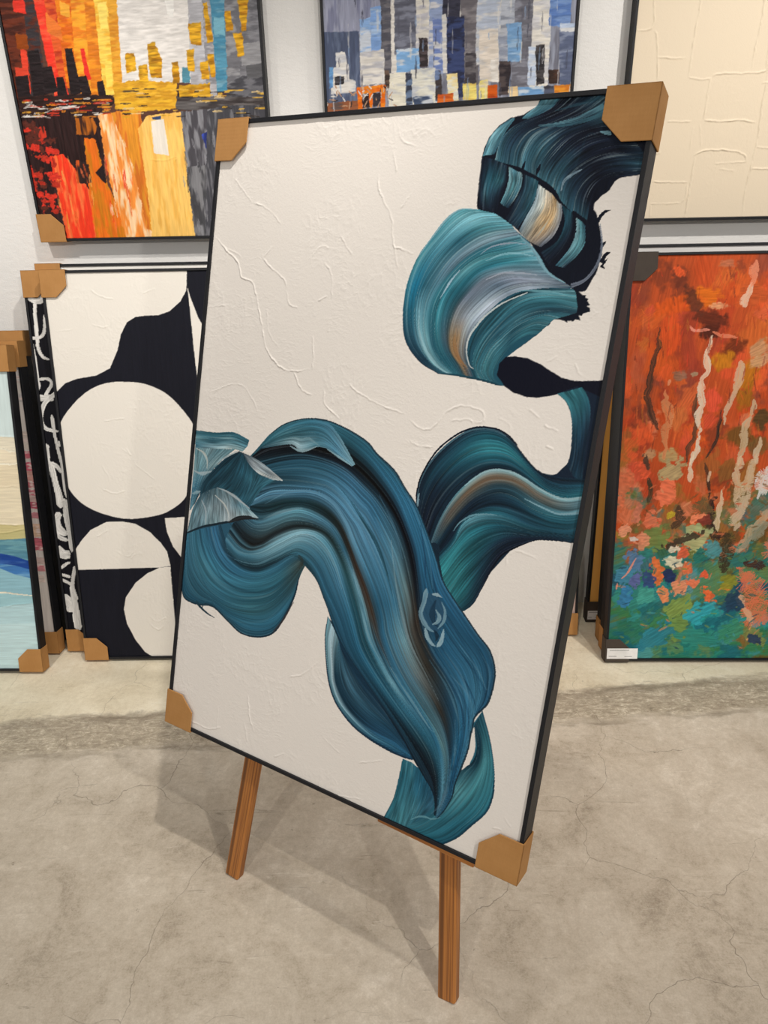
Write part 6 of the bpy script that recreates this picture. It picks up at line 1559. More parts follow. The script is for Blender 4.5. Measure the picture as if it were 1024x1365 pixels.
('F',[(168,517),(190,517),(197,405),(163,394)],2498080,K[96]),
('F',[(5,449),(46,453),(41,395),(3,392)],2498080,K[96]),
('F',[(129,445),(150,446),(155,393),(123,394)],2498080,K[96]),
('F',[(247,430),(267,434),(269,398),(247,391)],2498080,K[96]),
('F',[(192,445),(219,448),(227,399),(198,394)],2498080,K[96]),
('F',[(485,410),(495,412),(493,375),(484,376)],2498080,K[96]),
('F',[(69,419),(80,422),(84,396),(69,395)],2498080,K[96]),
('F',[(2,398),(173,400),(286,395),(294,376),(254,360),(118,348),(1,342)],3153950,K[97]),
('F',[(295,426),(371,432),(484,424),(478,356),(368,352),(291,360)],13538856,K[98]),
('F',[(411,521),(433,528),(449,485),(442,435),(409,439)],14066216,K[99]),
('F',[(343,501),(370,502),(372,458),(339,449)],14066216,K[99]),
('F',[(377,469),(404,473),(402,426),(374,425)],14066216,K[99]),
('F',[(477,476),(496,478),(495,425),(474,420)],14066216,K[99]),
('F',[(524,504),(546,508),(543,450),(522,453)],14066216,K[99]),
('F',[(537,570),(574,573),(570,516),(539,520)],14066216,K[99]),
('F',[(586,619),(598,620),(605,526),(588,522)],14066216,K[99]),
('F',[(645,596),(662,597),(667,549),(645,549)],14066216,K[99]),
('F',[(685,628),(717,627),(704,548),(691,548)],14066216,K[99]),
('F',[(665,542),(692,544),(692,487),(674,484)],14066216,K[99]),
('F',[(560,474),(586,478),(583,431),(559,431)],14066216,K[99]),
('F',[(582,493),(603,495),(603,438),(589,435)],14066216,K[99]),
('F',[(490,416),(584,420),(577,360),(488,365)],14066216,K[99]),
('F',[(479,388),(754,382),(750,330),(597,347),(474,353)],4209210,K[100]),
('F',[(-5,348),(250,364),(241,260),(211,146),(64,60),(-2,64)],3022366,K[101]),
('F',[(-4,67),(94,182),(81,-1),(0,0)],3417124,K[102]),
('F',[(67,239),(110,240),(170,147),(185,-3),(74,-1),(69,141)],15482404,K[103]),
('F',[(182,285),(217,280),(228,163),(253,95),(288,-5),(166,-3),(170,147)],14970912,K[104]),
('F',[(235,347),(308,353),(324,242),(364,-6),(265,-4),(239,162)],15502910,K[105]),
('F',[(275,352),(366,356),(364,209),(366,7),(336,25),(318,210)],14717486,K[106]),
('F',[(350,305),(384,340),(489,348),(490,207),(489,-8),(348,-6),(354,144)],16172652,K[107]),
('F',[(394,326),(432,330),(436,232),(390,238)],15261908,K[108]),
('F',[(397,336),(426,338),(424,329),(400,329)],3294830,K[109]),
('F',[(486,349),(601,355),(584,189),(487,197)],4868174,K[110]),
('F',[(484,199),(576,205),(552,-10),(487,-8)],8158336,K[111]),
('F',[(542,286),(574,301),(593,277),(587,217),(558,226)],4084926,K[112]),
('F',[(566,348),(616,362),(783,358),(760,-53),(514,-48)],4605516,K[113]),
('F',[(165,339),(219,339),(227,308),(213,291),(161,292)],11559456,K[114]),
('F',[(32,312),(67,319),(68,287),(33,286)],13515818,K[115]),
('F',[(200,188),(228,212),(229,158),(219,163)],2629152,K[116]),
('F',[(144,226),(182,213),(181,159),(137,160)],3417122,K[117]),
('S',[(164,354),(202,354)],[3.3],15502376,K[118]),
('S',[(220,351),(238,351)],[1.4],15131356,K[118]),
('S',[(36,370),(54,371)],[2.4],15131356,K[118]),
('S',[(13,383),(32,384)],[3.2],14458940,K[118]),
('S',[(44,353),(58,354)],[2.6],15131356,K[118]),
('S',[(36,344),(45,346)],[2.9],15131356,K[118]),
('S',[(232,375),(275,375)],[2.4],15131356,K[118]),
('S',[(48,344),(64,345)],[3.3],14458940,K[118]),
('S',[(85,374),(100,375)],[1.6],15502376,K[118]),
('S',[(89,351),(118,352)],[2.5],13515816,K[118]),
('S',[(25,376),(45,376)],[2.7],15131356,K[118]),
('S',[(128,356),(139,357)],[3.3],15502376,K[118]),
('S',[(252,371),(275,372)],[2.4],14458940,K[118]),
('S',[(100,363),(109,364)],[1.4],15131356,K[118]),
('S',[(162,343),(176,344)],[1.8],14458940,K[118]),
('S',[(97,374),(124,375)],[2.9],15502376,K[118]),
('S',[(155,352),(178,352)],[1.9],14458940,K[118]),
('S',[(253,384),(274,385)],[2.5],15131356,K[118]),
('S',[(90,346),(118,346)],[1.9],13515816,K[118]),
('S',[(82,352),(114,353)],[2.8],13515816,K[118]),
('S',[(265,380),(276,381)],[3.3],14458940,K[118]),
('S',[(12,357),(34,357)],[1.8],14458940,K[118]),
('S',[(39,344),(71,345)],[3],13515816,K[118]),
('S',[(225,383),(260,383)],[3.3],14458940,K[118]),
('S',[(35,372),(49,372)],[3.1],13515816,K[118]),
('S',[(38,347),(70,348)],[1.6],14458940,K[118]),
('S',[(251,354),(272,355)],[1.8],14458940,K[118]),
('S',[(114,384),(136,385)],[3.3],15131356,K[118]),
('S',[(168,366),(189,366)],[1.5],13515816,K[118]),
('S',[(138,364),(165,364)],[1.4],13515816,K[118]),
('S',[(183,357),(219,357)],[2],13515816,K[118]),
('S',[(223,376),(267,376)],[2.8],13515816,K[118]),
('S',[(173,361),(182,362)],[2.4],13515816,K[118]),
('S',[(93,378),(112,379)],[2.3],13515816,K[118]),
('S',[(94,360),(130,360)],[3],13515816,K[118]),
('S',[(246,380),(286,381)],[2.2],13515816,K[118]),
('S',[(252,363),(280,364)],[1.6],13515816,K[118]),
('S',[(247,365),(281,366)],[2.8],14458940,K[118]),
('S',[(48,354),(78,354)],[2.7],14458940,K[118]),
('S',[(84,365),(124,365)],[1.8],15502376,K[118]),
('S',[(56,364),(87,364)],[1.7],15131356,K[118]),
('S',[(173,388),(199,389)],[1.7],15502376,K[118]),
('S',[(239,384),(282,384)],[2.3],15502376,K[118]),
('S',[(115,374),(147,375)],[1.4],15131356,K[118]),
('S',[(64,347),(73,348)],[2.1],13515816,K[118]),
('S',[(223,346),(256,346)],[2.4],15502376,K[118]),
('S',[(150,376),(169,377)],[2.3],13515816,K[118]),
('S',[(250,348),(274,348)],[3],13515816,K[118]),
('S',[(130,383),(153,384)],[2.3],15131356,K[118]),
('S',[(254,358),(276,359)],[3.2],15502376,K[118]),
('S',[(106,376),(148,376)],[2.4],13515816,K[118]),
('S',[(164,346),(187,347)],[2.2],15131356,K[118]),
('S',[(134,367),(168,368)],[2.1],15131356,K[118]),
('S',[(162,378),(206,378)],[2.3],14458940,K[118]),
('S',[(7,346),(27,347)],[3.3],15131356,K[118]),
('S',[(133,385),(164,386)],[2.2],13515816,K[118]),
('S',[(21,387),(44,387)],[2.3],13515816,K[118]),
('S',[(70,369),(80,370)],[2.3],15131356,K[118]),
('S',[(194,376),(220,376)],[3.4],15502376,K[118]),
('S',[(15,387),(34,388)],[2.8],13515816,K[118]),
('S',[(199,388),(220,389)],[2.7],15131356,K[118]),
('S',[(19,381),(44,382)],[3.2],15131356,K[118]),
('S',[(7,355),(32,356)],[2.5],14458940,K[118]),
('S',[(224,347),(250,348)],[2.7],15131356,K[118]),
('S',[(238,366),(274,366)],[1.9],15502376,K[118]),
('S',[(186,368),(205,369)],[2.9],13515816,K[118]),
('S',[(44,369),(72,370)],[2.3],13515816,K[118]),
('S',[(146,370),(174,370)],[1.4],15131356,K[118]),
('S',[(80,388),(91,389)],[3.2],13515816,K[118]),
('S',[(188,341),(232,341)],[2.8],15502376,K[118]),
('S',[(360,404),(397,404)],[3.3],14066216,K[119]),
('S',[(617,397),(641,398)],[3.5],15514182,K[119]),
('S',[(385,398),(430,398)],[1.4],15514182,K[119]),
('S',[(325,406),(352,406)],[1.4],14066216,K[119]),
('S',[(555,400),(584,400)],[2.8],14066216,K[119]),
('S',[(492,386),(529,386)],[2.5],2630178,K[119]),
('S',[(705,395),(729,396)],[2.7],15124620,K[119]),
('S',[(424,340),(458,340)],[1.8],14066216,K[119]),
('S',[(546,390),(588,390)],[2.5],15514182,K[119]),
('S',[(653,341),(683,341)],[2.2],15514182,K[119]),
('S',[(613,358),(628,358)],[2.9],14066216,K[119]),
('S',[(680,368),(710,368)],[2.2],3946036,K[119]),
('S',[(514,385),(558,385)],[1.3],3946036,K[119]),
('S',[(329,402),(380,402)],[3],15514182,K[119]),
('S',[(633,401),(682,401)],[2.5],15514182,K[119]),
('S',[(361,365),(388,366)],[1.9],2630178,K[119]),
('S',[(708,352),(752,352)],[2.2],2630178,K[119]),
('S',[(583,347),(613,347)],[3.4],15124620,K[119]),
('S',[(310,338),(332,338)],[1.7],14066216,K[119]),
('S',[(349,411),(370,411)],[1.3],3946036,K[119]),
('S',[(592,382),(622,382)],[2],15124620,K[119]),
('S',[(706,381),(737,381)],[1.7],15514182,K[119]),
('S',[(328,347),(375,347)],[2.5],15124620,K[119]),
('S',[(415,391),(434,391)],[2],15514182,K[119]),
('S',[(310,346),(337,346)],[3.2],2630178,K[119]),
('S',[(711,353),(750,353)],[2.4],15514182,K[119]),
('S',[(351,362),(375,362)],[3],15514182,K[119]),
('S',[(313,360),(349,360)],[2.9],15124620,K[119]),
('S',[(472,336),(500,336)],[2.1],3946036,K[119]),
('S',[(464,406),(516,405)],[2.4],15514182,K[119]),
('S',[(382,397),(396,397)],[2.8],2630178,K[119]),
('S',[(309,409),(353,409)],[2.3],14066216,K[119]),
('S',[(311,350),(358,350)],[2.7],14066216,K[119]),
('S',[(618,390),(662,389)],[1.5],3946036,K[119]),
('S',[(328,395),(342,396)],[2.2],14066216,K[119]),
('S',[(318,350),(348,350)],[2.9],14066216,K[119]),
('S',[(720,391),(760,391)],[2.8],15514182,K[119]),
('S',[(538,403),(563,403)],[1.5],15124620,K[119]),
('S',[(735,393),(750,393)],[3.1],15124620,K[119]),
('S',[(308,373),(340,373)],[2.7],3946036,K[119]),
('S',[(534,399),(547,400)],[3.1],3946036,K[119]),
('S',[(688,330),(723,330)],[1.6],3946036,K[119]),
('S',[(336,354),(382,354)],[2.1],15514182,K[119]),
('S',[(537,374),(577,373)],[3.3],15124620,K[119]),
('S',[(595,387),(628,387)],[1.9],15514182,K[119]),
('S',[(647,340),(696,339)],[1.4],2630178,K[119]),
('S',[(465,352),(477,353)],[2],15514182,K[119]),
('S',[(554,375),(599,375)],[2.9],14066216,K[119]),
('S',[(619,354),(642,354)],[3.3],3946036,K[119]),
('S',[(549,385),(574,385)],[1.6],3946036,K[119]),
('S',[(600,386),(614,387)],[3.2],15124620,K[119]),
('S',[(318,405),(369,404)],[3.3],3946036,K[119]),
('S',[(675,334),(712,334)],[1.9],3946036,K[119]),
('S',[(360,398),(386,398)],[1.7],15124620,K[119]),
('S',[(662,351),(678,352)],[2.6],15514182,K[119]),
('S',[(581,397),(624,397)],[2.3],3946036,K[119]),
('S',[(355,389),(404,389)],[2.4],3946036,K[119]),
('S',[(382,409),(421,409)],[1.6],3946036,K[119]),
('S',[(726,360),(742,360)],[3.3],3946036,K[119]),
('S',[(604,392),(617,393)],[3.5],15514182,K[119]),
('B',(26,112.4),12.2,7,11547172,K[120]),
('B',(67.8,254.7),13.3,12.7,13514280,K[120]),
('B',(16.8,131.1),17.8,12,13514280,K[120]),
('B',(47.6,231.5),8.5,13.5,11547172,K[120]),
('B',(32,305.5),11.6,12.4,11547172,K[120]),
('B',(76.7,279.5),16.9,7.8,5909540,K[120]),
('B',(31.7,199.3),7.9,6.6,5909540,K[120]),
('B',(-9.9,205.5),14.4,6.5,11547172,K[120]),
('B',(-12.3,164.4),14.9,10.2,5909540,K[120]),
('B',(28.9,157.3),12.1,15.5,5909540,K[120]),
('B',(70.4,159.1),15.7,10.5,11547172,K[120]),
('B',(20.7,184.7),15.8,10.3,11547172,K[120]),
('B',(24.7,321.3),16.4,10.8,5909540,K[120]),
('B',(17.9,90.5),7,15.2,13514280,K[120]),
('B',(-9.3,145.5),15.8,15.3,11547172,K[120]),
('B',(45.9,123.1),16.8,11.4,13514280,K[120]),
('B',(41.1,305.7),8,8,5909540,K[120]),
('B',(18.8,90.3),16,8.9,5909540,K[120]),
('B',(43.1,278.3),15.3,7.8,11547172,K[120]),
('B',(-4.6,161.6),14.2,12.5,11547172,K[120]),
('B',(20,304.2),10.3,12.9,5909540,K[120]),
('B',(-13,95.7),7.9,9.3,13514280,K[120]),
('B',(18.5,313.1),13.7,13.2,5909540,K[120]),
('B',(57.3,227.4),12.2,10.2,13514280,K[120]),
('B',(21.3,261.1),14.5,14.9,13514280,K[120]),
('B',(34.6,292.3),10.3,10.3,5909540,K[120]),
('B',(12.4,282.9),14.2,11.3,5909540,K[120]),
('B',(27.7,309.7),18.7,5.8,5909540,K[120]),
('B',(79.8,250.8),17.7,11.4,13514280,K[120]),
('B',(68.9,178.4),17.3,13.8,13514280,K[120]),
('B',(13.9,290.9),7.7,6,5909540,K[120]),
('B',(57.5,188.6),12.5,8,13514280,K[120]),
('B',(46.7,101.3),19.9,11.7,13514280,K[120]),
('B',(16.5,129.7),9.4,8.2,13514280,K[120]),
('B',(27.8,163),16.7,5.4,11547172,K[120]),
('B',(75.9,215),6.7,15.2,11547172,K[120]),
('B',(11.5,327.2),11.3,8,5909540,K[120]),
('B',(-9.5,143.9),16.5,7.8,13514280,K[120]),
('B',(54.2,82),17.2,6.8,11547172,K[120]),
('B',(28.3,258.5),13.1,12,13514280,K[120]),
('B',(45.7,256.9),11,13.6,5909540,K[120]),
('B',(34.2,275.3),19.4,7.3,5909540,K[120]),
('B',(0.8,263.8),7.8,9.6,13514280,K[120]),
('B',(40.9,235.2),18.9,5.4,11547172,K[120]),
('B',(9.5,308.3),17,5.8,13514280,K[120]),
('B',(-10,193.1),19.4,14.1,13514280,K[120]),
('S',[(95,197),(99,154)],[6],16165466,K[29]),
('S',[(291,105),(295,59)],[3.6],14834216,K[29]),
('S',[(150,65),(148,13)],[8.7],15481896,K[29]),
('S',[(238,236),(232,180)],[5.6],16414790,K[29]),
('S',[(290,156),(294,100)],[8.5],14834216,K[29]),
('S',[(155,202),(161,174)],[5.4],16414790,K[29]),
('S',[(179,184),(180,147)],[7.1],16165466,K[29]),
('S',[(240,68),(236,12)],[3.7],16414790,K[29]),
('S',[(290,198),(284,140)],[8.8],15481896,K[29]),
('S',[(179,138),(176,97)],[6.9],16165466,K[29]),
('S',[(117,148),(112,91)],[5.5],14834216,K[29]),
('S',[(105,127),(107,72)],[4],16165466,K[29]),
('S',[(99,155),(93,92)],[6.5],16414790,K[29]),
('S',[(307,188),(310,152)],[6.4],16414790,K[29]),
('S',[(102,136),(107,110)],[7.8],16414790,K[29]),
('S',[(115,80),(113,41)],[8.1],14834216,K[29]),
('S',[(84,159),(86,133)],[5.1],16414790,K[29]),
('S',[(111,219),(114,171)],[4.9],15481896,K[29]),
('S',[(273,21),(280,-19)],[4.5],16165466,K[29]),
('S',[(240,232),(236,182)],[3.9],15481896,K[29]),
('S',[(138,119),(144,88)],[5.4],16414790,K[29]),
('S',[(68,117),(71,90)],[7.7],16165466,K[29]),
('S',[(166,213),(172,177)],[4.9],14834216,K[29]),
('S',[(254,184),(256,133)],[5.6],14834216,K[29]),
('S',[(231,108),(232,43)],[8.3],15481896,K[29]),
('S',[(122,235),(124,187)],[3.4],16165466,K[29]),
('S',[(229,103),(229,50)],[3.6],16414790,K[29]),
('S',[(87,80),(86,27)],[4.8],16165466,K[29]),
('S',[(227,77),(232,50)],[7.6],13795870,K[29]),
('S',[(206,36),(212,7)],[7.2],13795870,K[29]),
('S',[(86,72),(85,33)],[3.5],13795870,K[29]),
('S',[(174,34),(176,1)],[4.8],13795870,K[29]),
('S',[(139,105),(141,73)],[9.1],16414790,K[29]),
('S',[(172,126),(173,92)],[8.6],14834216,K[29]),
('S',[(308,209),(309,162)],[4.2],16307888,K[29]),
('S',[(268,200),(269,154)],[6.5],16307888,K[29]),
('S',[(306,214),(310,171)],[5],16307888,K[29]),
('S',[(262,248),(261,203)],[4.8],16307888,K[29]),
('S',[(296,170),(305,149)],[7.7],16307888,K[29]),
('S',[(288,278),(290,235)],[6.5],16307888,K[29]),
('S',[(231,101),(232,63)],[7.6],16307888,K[29]),
('S',[(270,218),(274,198)],[3.7],16307888,K[29]),
('S',[(312,216),(320,198)],[5],16307888,K[29]),
('S',[(244,107),(247,60)],[6.3],16307888,K[29]),
('S',[(256,216),(259,199)],[6.4],16307888,K[29]),
('S',[(283,278),(284,232)],[8.5],16307888,K[29]),
('S',[(299,278),(306,258)],[6.2],16307888,K[29]),
('S',[(234,98),(237,66)],[5],16307888,K[29]),
('S',[(511,31),(511,-4)],[6.5],9868956,K[29]),
('S',[(506,140),(508,101)],[8],6316134,K[29]),
('S',[(485,242),(485,192)],[5],6316134,K[29]),
('S',[(566,158),(567,121)],[7.5],3289654,K[29]),
('S',[(523,211),(525,183)],[6.6],3289654,K[29]),
('S',[(536,109),(531,41)],[4.2],9868956,K[29]),
('S',[(531,112),(529,67)],[7.3],6316134,K[29]),
('S',[(529,244),(530,194)],[7.1],6316134,K[29]),
('S',[(561,296),(563,259)],[6.4],6316134,K[29]),
('S',[(547,62),(546,10)],[7],9868956,K[29]),
('S',[(578,293),(577,252)],[8.5],9868956,K[29]),
('S',[(512,275),(516,250)],[5.9],9868956,K[29]),
('S',[(489,70),(489,26)],[8.3],6316134,K[29]),
('S',[(503,50),(503,10)],[7.5],9868956,K[29]),
('S',[(487,184),(481,127)],[7.7],3289654,K[29]),
('S',[(472,172),(473,142)],[4.5],9868956,K[29]),
('S',[(571,261),(572,211)],[5.4],6316134,K[29]),
('S',[(558,135),(561,102)],[4.7],9868956,K[29]),
('S',[(15,368),(39,372),(68,364)],[6.3],15525602,K[121]),
('S',[(75,354),(121,365),(184,367)],[6.3],15525602,K[121]),
('S',[(1,344),(46,347),(90,340)],[6.4],15525602,K[121]),
('R',[(374,221),(419,218),(457,228),(445,208)],3,1.2,K[1]),
],
'grey': [
('F',[(-14,651),(704,633),(757,53),(-48,69)],9870252,K[122]),
('F',[(10,650),(182,646),(171,292),(3,295)],10264758,K[123]),
('F',[(-3,299),(100,300),(100,158),(90,90),(-7,84)],5266036,K[124]),
('F',[(165,646),(196,646),(196,193),(162,194)],5789794,K[125]),
('F',[(194,646),(210,645),(210,193),(192,193)],14868184,K[126]),
('F',[(206,646),(270,644),(272,239),(202,240)],6448242,K[127]),
('F',[(267,644),(309,643),(310,209),(264,210)],14868182,K[128]),
('F',[(304,643),(348,642),(349,190),(301,191)],10004684,K[129]),
('F',[(342,642),(393,641),(394,304),(339,306)],4342354,K[130]),
('F',[(390,641),(398,641),(398,152),(389,152)],14605528,K[131]),
('F',[(393,641),(445,640),(447,158),(390,159)],7367794,K[132]),
('F',[(440,640),(512,638),(514,208),(436,210)],12240086,K[133]),
('F',[(506,638),(554,637),(556,215),(504,216)],12370638,K[134]),
('F',[(546,637),(604,636),(606,147),(543,148)],7237240,K[135]),
('F',[(597,636),(647,634),(650,139),(595,140)],14868182,K[136]),
('F',[(644,634),(701,633),(703,297),(642,299)],6061240,K[137]),
('F',[(104,328),(134,331),(137,242),(102,245)],13160668,K[138]),
('F',[(134,355),(165,358),(164,238),(134,234)],8693982,K[139]),
('F',[(102,248),(172,254),(173,168),(102,164)],14736598,K[140]),
('F',[(207,253),(277,254),(279,202),(208,191)],8696546,K[141]),
('F',[(272,279),(298,278),(299,208),(276,206)],3682868,K[142]),
('F',[(351,328),(402,329),(407,129),(389,125),(354,181)],4082292,K[143]),
('F',[(311,327),(351,319),(352,197),(318,195)],7900356,K[144]),
('F',[(338,334),(351,335),(355,190),(343,190)],14737114,K[145]),
('F',[(407,238),(439,239),(440,158),(407,157)],4604488,K[146]),
('F',[(445,296),(499,298),(508,163),(450,171)],15129808,K[147]),
('F',[(522,308),(565,311),(570,217),(531,214)],8037584,K[148]),
('F',[(499,295),(524,296),(530,215),(506,213)],9871024,K[149]),
('F',[(674,297),(720,300),(726,145),(683,157)],6187140,K[150]),
('F',[(674,305),(719,305),(718,286),(676,285)],14738148,K[151]),
('F',[(588,250),(610,252),(616,154),(591,155)],12635876,K[152]),
('F',[(608,254),(635,256),(639,158),(617,153)],3157554,K[153]),
('F',[(506,216),(539,216),(543,132),(508,130)],3551284,K[154]),
('F',[(480,220),(502,220),(505,164),(484,165)],15526114,K[155]),
('F',[(650,192),(682,193),(684,156),(652,157)],3680806,K[156]),
('F',[(32,248),(58,250),(62,229),(68,216),(69,182),(87,176),(86,149),(13,143),(16,210),(32,214)],14736856,K[157]),
('F',[(26,188),(53,190),(53,170),(26,167)],3289140,K[158]),
('F',[(11,212),(22,213),(19,160),(9,160)],7250130,K[159]),
('F',[(249,202),(321,205),(326,114),(254,112)],14737364,K[160]),
('F',[(182,193),(234,197),(238,108),(184,108)],14999760,K[161]),
('F',[(234,192),(252,192),(253,112),(234,110)],4080208,K[162]),
('F',[(319,198),(338,197),(342,117),(322,118)],4603970,K[163]),
('F',[(172,201),(186,201),(187,156),(173,156)],4208180,K[164]),
('F',[(354,188),(386,189),(390,120),(372,120),(358,136)],15653532,K[165]),
('F',[(400,163),(441,163),(443,120),(404,120)],15917184,K[166]),
('F',[(450,169),(475,171),(477,122),(450,122)],16049292,K[167]),
('F',[(536,152),(563,153),(565,127),(537,126)],15914662,K[168]),
('F',[(564,150),(639,151),(640,128),(566,127)],7907030,K[169]),
('F',[(639,152),(669,153),(671,129),(640,128)],5922932,K[170]),
('F',[(-5,121),(94,126),(95,94),(-5,92)],9854014,K[171]),
('F',[(474,157),(502,159),(504,124),(476,123)],14049310,K[172]),
('F',[(669,153),(722,154),(724,133),(671,131)],15111730,K[173]),
('F',[(327,136),(374,139),(375,114),(327,112)],14577708,K[174]),
('F',[(255,132),(311,137),(316,112),(259,109)],4609134,K[175]),
('F',[(90,160),(174,165),(174,147),(90,142)],14838812,K[176]),
('F',[(90,158),(106,159),(106,103),(92,102)],14838812,K[176]),
('F',[(159,161),(174,162),(174,108),(159,107)],14838812,K[176]),
('F',[(124,150),(135,151),(135,107),(125,106)],14838812,K[176]),
('F',[(105,141),(124,142),(125,107),(106,106)],3549224,K[79]),
('F',[(136,144),(159,145),(159,110),(136,109)],3946044,K[79]),
('S',[(161,152),(162,130)],[2.1],14079708,K[177]),
('S',[(574,350),(574,316)],[3.8],9875670,K[177]),
('S',[(351,488),(351,437)],[2.6],15000028,K[177]),
('S',[(498,346),(499,308)],[5],15526112,K[177]),
('S',[(184,138),(184,119)],[3.5],15526112,K[177]),
('S',[(52,478),(53,461)],[3.9],14079708,K[177]),
('S',[(410,508),(410,492)],[3.7],14079708,K[177]),
('S',[(106,201),(106,162)],[3.8],4606038,K[177]),
('S',[(256,189),(257,168)],[2.1],15526112,K[177]),
('S',[(227,422),(227,378)],[4.4],6316142,K[177]),
('S',[(112,351),(111,312)],[5.9],4606038,K[177]),
('S',[(646,331),(647,300)],[3],14079708,K[177]),
('S',[(194,394),(195,362)],[5.7],14079708,K[177]),
('S',[(461,517),(461,461)],[1.6],14079708,K[177]),
('S',[(219,565),(219,517)],[2.2],9875670,K[177]),
('S',[(628,504),(628,465)],[1.9],15000028,K[177]),
('S',[(211,532),(210,515)],[3.8],6316142,K[177]),
('S',[(108,165),(108,124)],[4.7],14079708,K[177]),
('S',[(26,518),(26,487)],[4.8],6316142,K[177]),
('S',[(235,418),(235,374)],[1.8],4606038,K[177]),
('S',[(20,154),(20,98)],[4.6],14079708,K[177]),
('S',[(244,390),(243,370)],[2.6],9875670,K[177]),
('S',[(557,404),(557,386)],[4.5],15526112,K[177]),
('S',[(316,258),(316,207)],[3.5],6316142,K[177]),
('S',[(324,547),(323,532)],[2.4],15000028,K[177]),
('S',[(505,305),(504,290)],[3.6],15000028,K[177]),
('S',[(700,239),(701,194)],[4.4],4606038,K[177]),
('S',[(167,351),(167,300)],[1.6],4606038,K[177]),
('S',[(216,538),(217,510)],[3.3],15526112,K[177]),
('S',[(214,340),(214,278)],[6.1],6316142,K[177]),
('S',[(369,302),(370,240)],[3],15000028,K[177]),
('S',[(145,418),(146,359)],[3],6316142,K[177]),
('S',[(285,410),(285,352)],[4.8],6316142,K[177]),
('S',[(584,306),(584,274)],[3.9],4606038,K[177]),
('S',[(359,533),(359,513)],[5.3],9875670,K[177]),
('S',[(556,298),(556,243)],[2.9],4606038,K[177]),
('S',[(192,136),(191,87)],[2.9],14079708,K[177]),
('S',[(566,243),(566,216)],[4.5],14079708,K[177]),
('S',[(264,234),(264,179)],[4.8],4606038,K[177]),
('S',[(717,160),(716,104)],[4.7],15526112,K[177]),
('S',[(195,532),(195,498)],[2.8],4606038,K[177]),
('S',[(70,317),(70,259)],[3.1],15000028,K[177]),
('S',[(580,527),(581,508)],[5.9],15000028,K[177]),
('S',[(583,253),(582,208)],[3],6316142,K[177]),
('S',[(668,532),(669,478)],[4.2],9875670,K[177]),
('S',[(122,468),(122,436)],[5.1],15000028,K[177]),
('S',[(377,533),(377,478)],[2.4],15000028,K[177]),
('S',[(41,236),(40,213)],[4.7],6316142,K[177]),
('S',[(631,246),(631,208)],[6.1],14079708,K[177]),
('S',[(646,506),(646,478)],[2.2],9875670,K[177]),
('S',[(42,190),(42,144)],[3.7],9875670,K[177]),
('S',[(417,177),(417,114)],[6.6],9875670,K[177]),
('S',[(621,248),(621,193)],[2.9],9875670,K[177]),
('S',[(599,200),(599,171)],[4.1],4606038,K[177]),
('S',[(211,481),(211,443)],[5.3],15526112,K[177]),
('S',[(339,447),(340,432)],[3.8],6316142,K[177]),
('S',[(250,272),(249,226)],[4.9],15000028,K[177]),
('S',[(584,374),(585,315)],[5.5],4606038,K[177]),
('S',[(455,144),(456,124)],[1.9],4606038,K[177]),
('S',[(505,411),(504,350)],[3],15000028,K[177]),
('S',[(339,498),(338,474)],[3.1],6316142,K[177]),
('S',[(532,384),(533,334)],[5],15526112,K[177]),
('S',[(473,288),(474,271)],[4],9875670,K[177]),
('S',[(264,333),(264,304)],[5.3],9875670,K[177]),
('S',[(527,317),(528,290)],[2.9],9875670,K[177]),
('S',[(321,301),(321,262)],[3.2],4606038,K[177]),
('S',[(672,515),(672,469)],[3.1],4606038,K[177]),
('S',[(276,339),(275,290)],[2.3],15000028,K[177]),
('S',[(64,233),(63,179)],[4.8],6316142,K[177]),
('S',[(680,217),(679,153)],[3.8],14079708,K[177]),
('S',[(230,558),(229,545)],[2],6316142,K[177]),
('S',[(448,560),(448,510)],[5.3],9875670,K[177]),
('S',[(168,206),(168,146)],[4.2],14079708,K[177]),
('S',[(347,137),(348,83)],[6.2],9875670,K[177]),
('S',[(358,536),(359,494)],[5],15526112,K[177]),
('S',[(249,317),(249,270)],[4.9],14079708,K[177]),
('S',[(691,442),(691,392)],[2.3],15000028,K[177]),
('S',[(285,274),(285,246)],[4.5],9875670,K[177]),
('S',[(568,263),(568,213)],[2.2],15526112,K[177]),
('S',[(716,152),(716,85)],[5.8],14079708,K[177]),
('S',[(458,531),(458,502)],[5.4],15526112,K[177]),
('S',[(356,374),(355,330)],[2.2],14079708,K[177]),
('S',[(334,477),(334,426)],[2.3],14079708,K[177]),
('S',[(663,383),(664,336)],[3.1],14079708,K[177]),
('S',[(399,456),(400,422)],[2.2],14079708,K[177]),
('S',[(508,398),(508,384)],[3.2],6316142,K[177]),
('S',[(92,413),(92,358)],[3.6],4606038,K[177]),
('S',[(18,435),(18,387)],[5.8],15000028,K[177]),
('S',[(546,152),(546,105)],[3.5],9875670,K[177]),
('S',[(608,519),(607,498)],[3.5],15000028,K[177]),
('S',[(387,485),(386,442)],[3],9875670,K[177]),
('S',[(512,162),(512,115)],[5.3],6316142,K[177]),
('S',[(454,142),(454,76)],[4],14079708,K[177]),
('S',[(623,334),(624,287)],[4],4606038,K[177]),
('S',[(469,156),(470,113)],[5],15000028,K[177]),
('S',[(410,306),(409,251)],[3.2],6316142,K[177]),
('S',[(409,152),(409,103)],[2.6],14079708,K[177]),
('S',[(539,180),(539,113)],[1.9],9875670,K[177]),
('S',[(428,452),(429,396)],[4.8],15526112,K[177]),
('S',[(336,450),(336,392)],[1.8],15000028,K[177]),
('S',[(444,444),(444,423)],[2.1],14079708,K[177]),
('S',[(506,430),(505,406)],[2.7],9875670,K[177]),
('S',[(30,430),(30,411)],[4.2],4606038,K[177]),
('S',[(69,262),(70,235)],[2.1],9875670,K[177]),
('S',[(304,380),(303,333)],[3.2],9875670,K[177]),
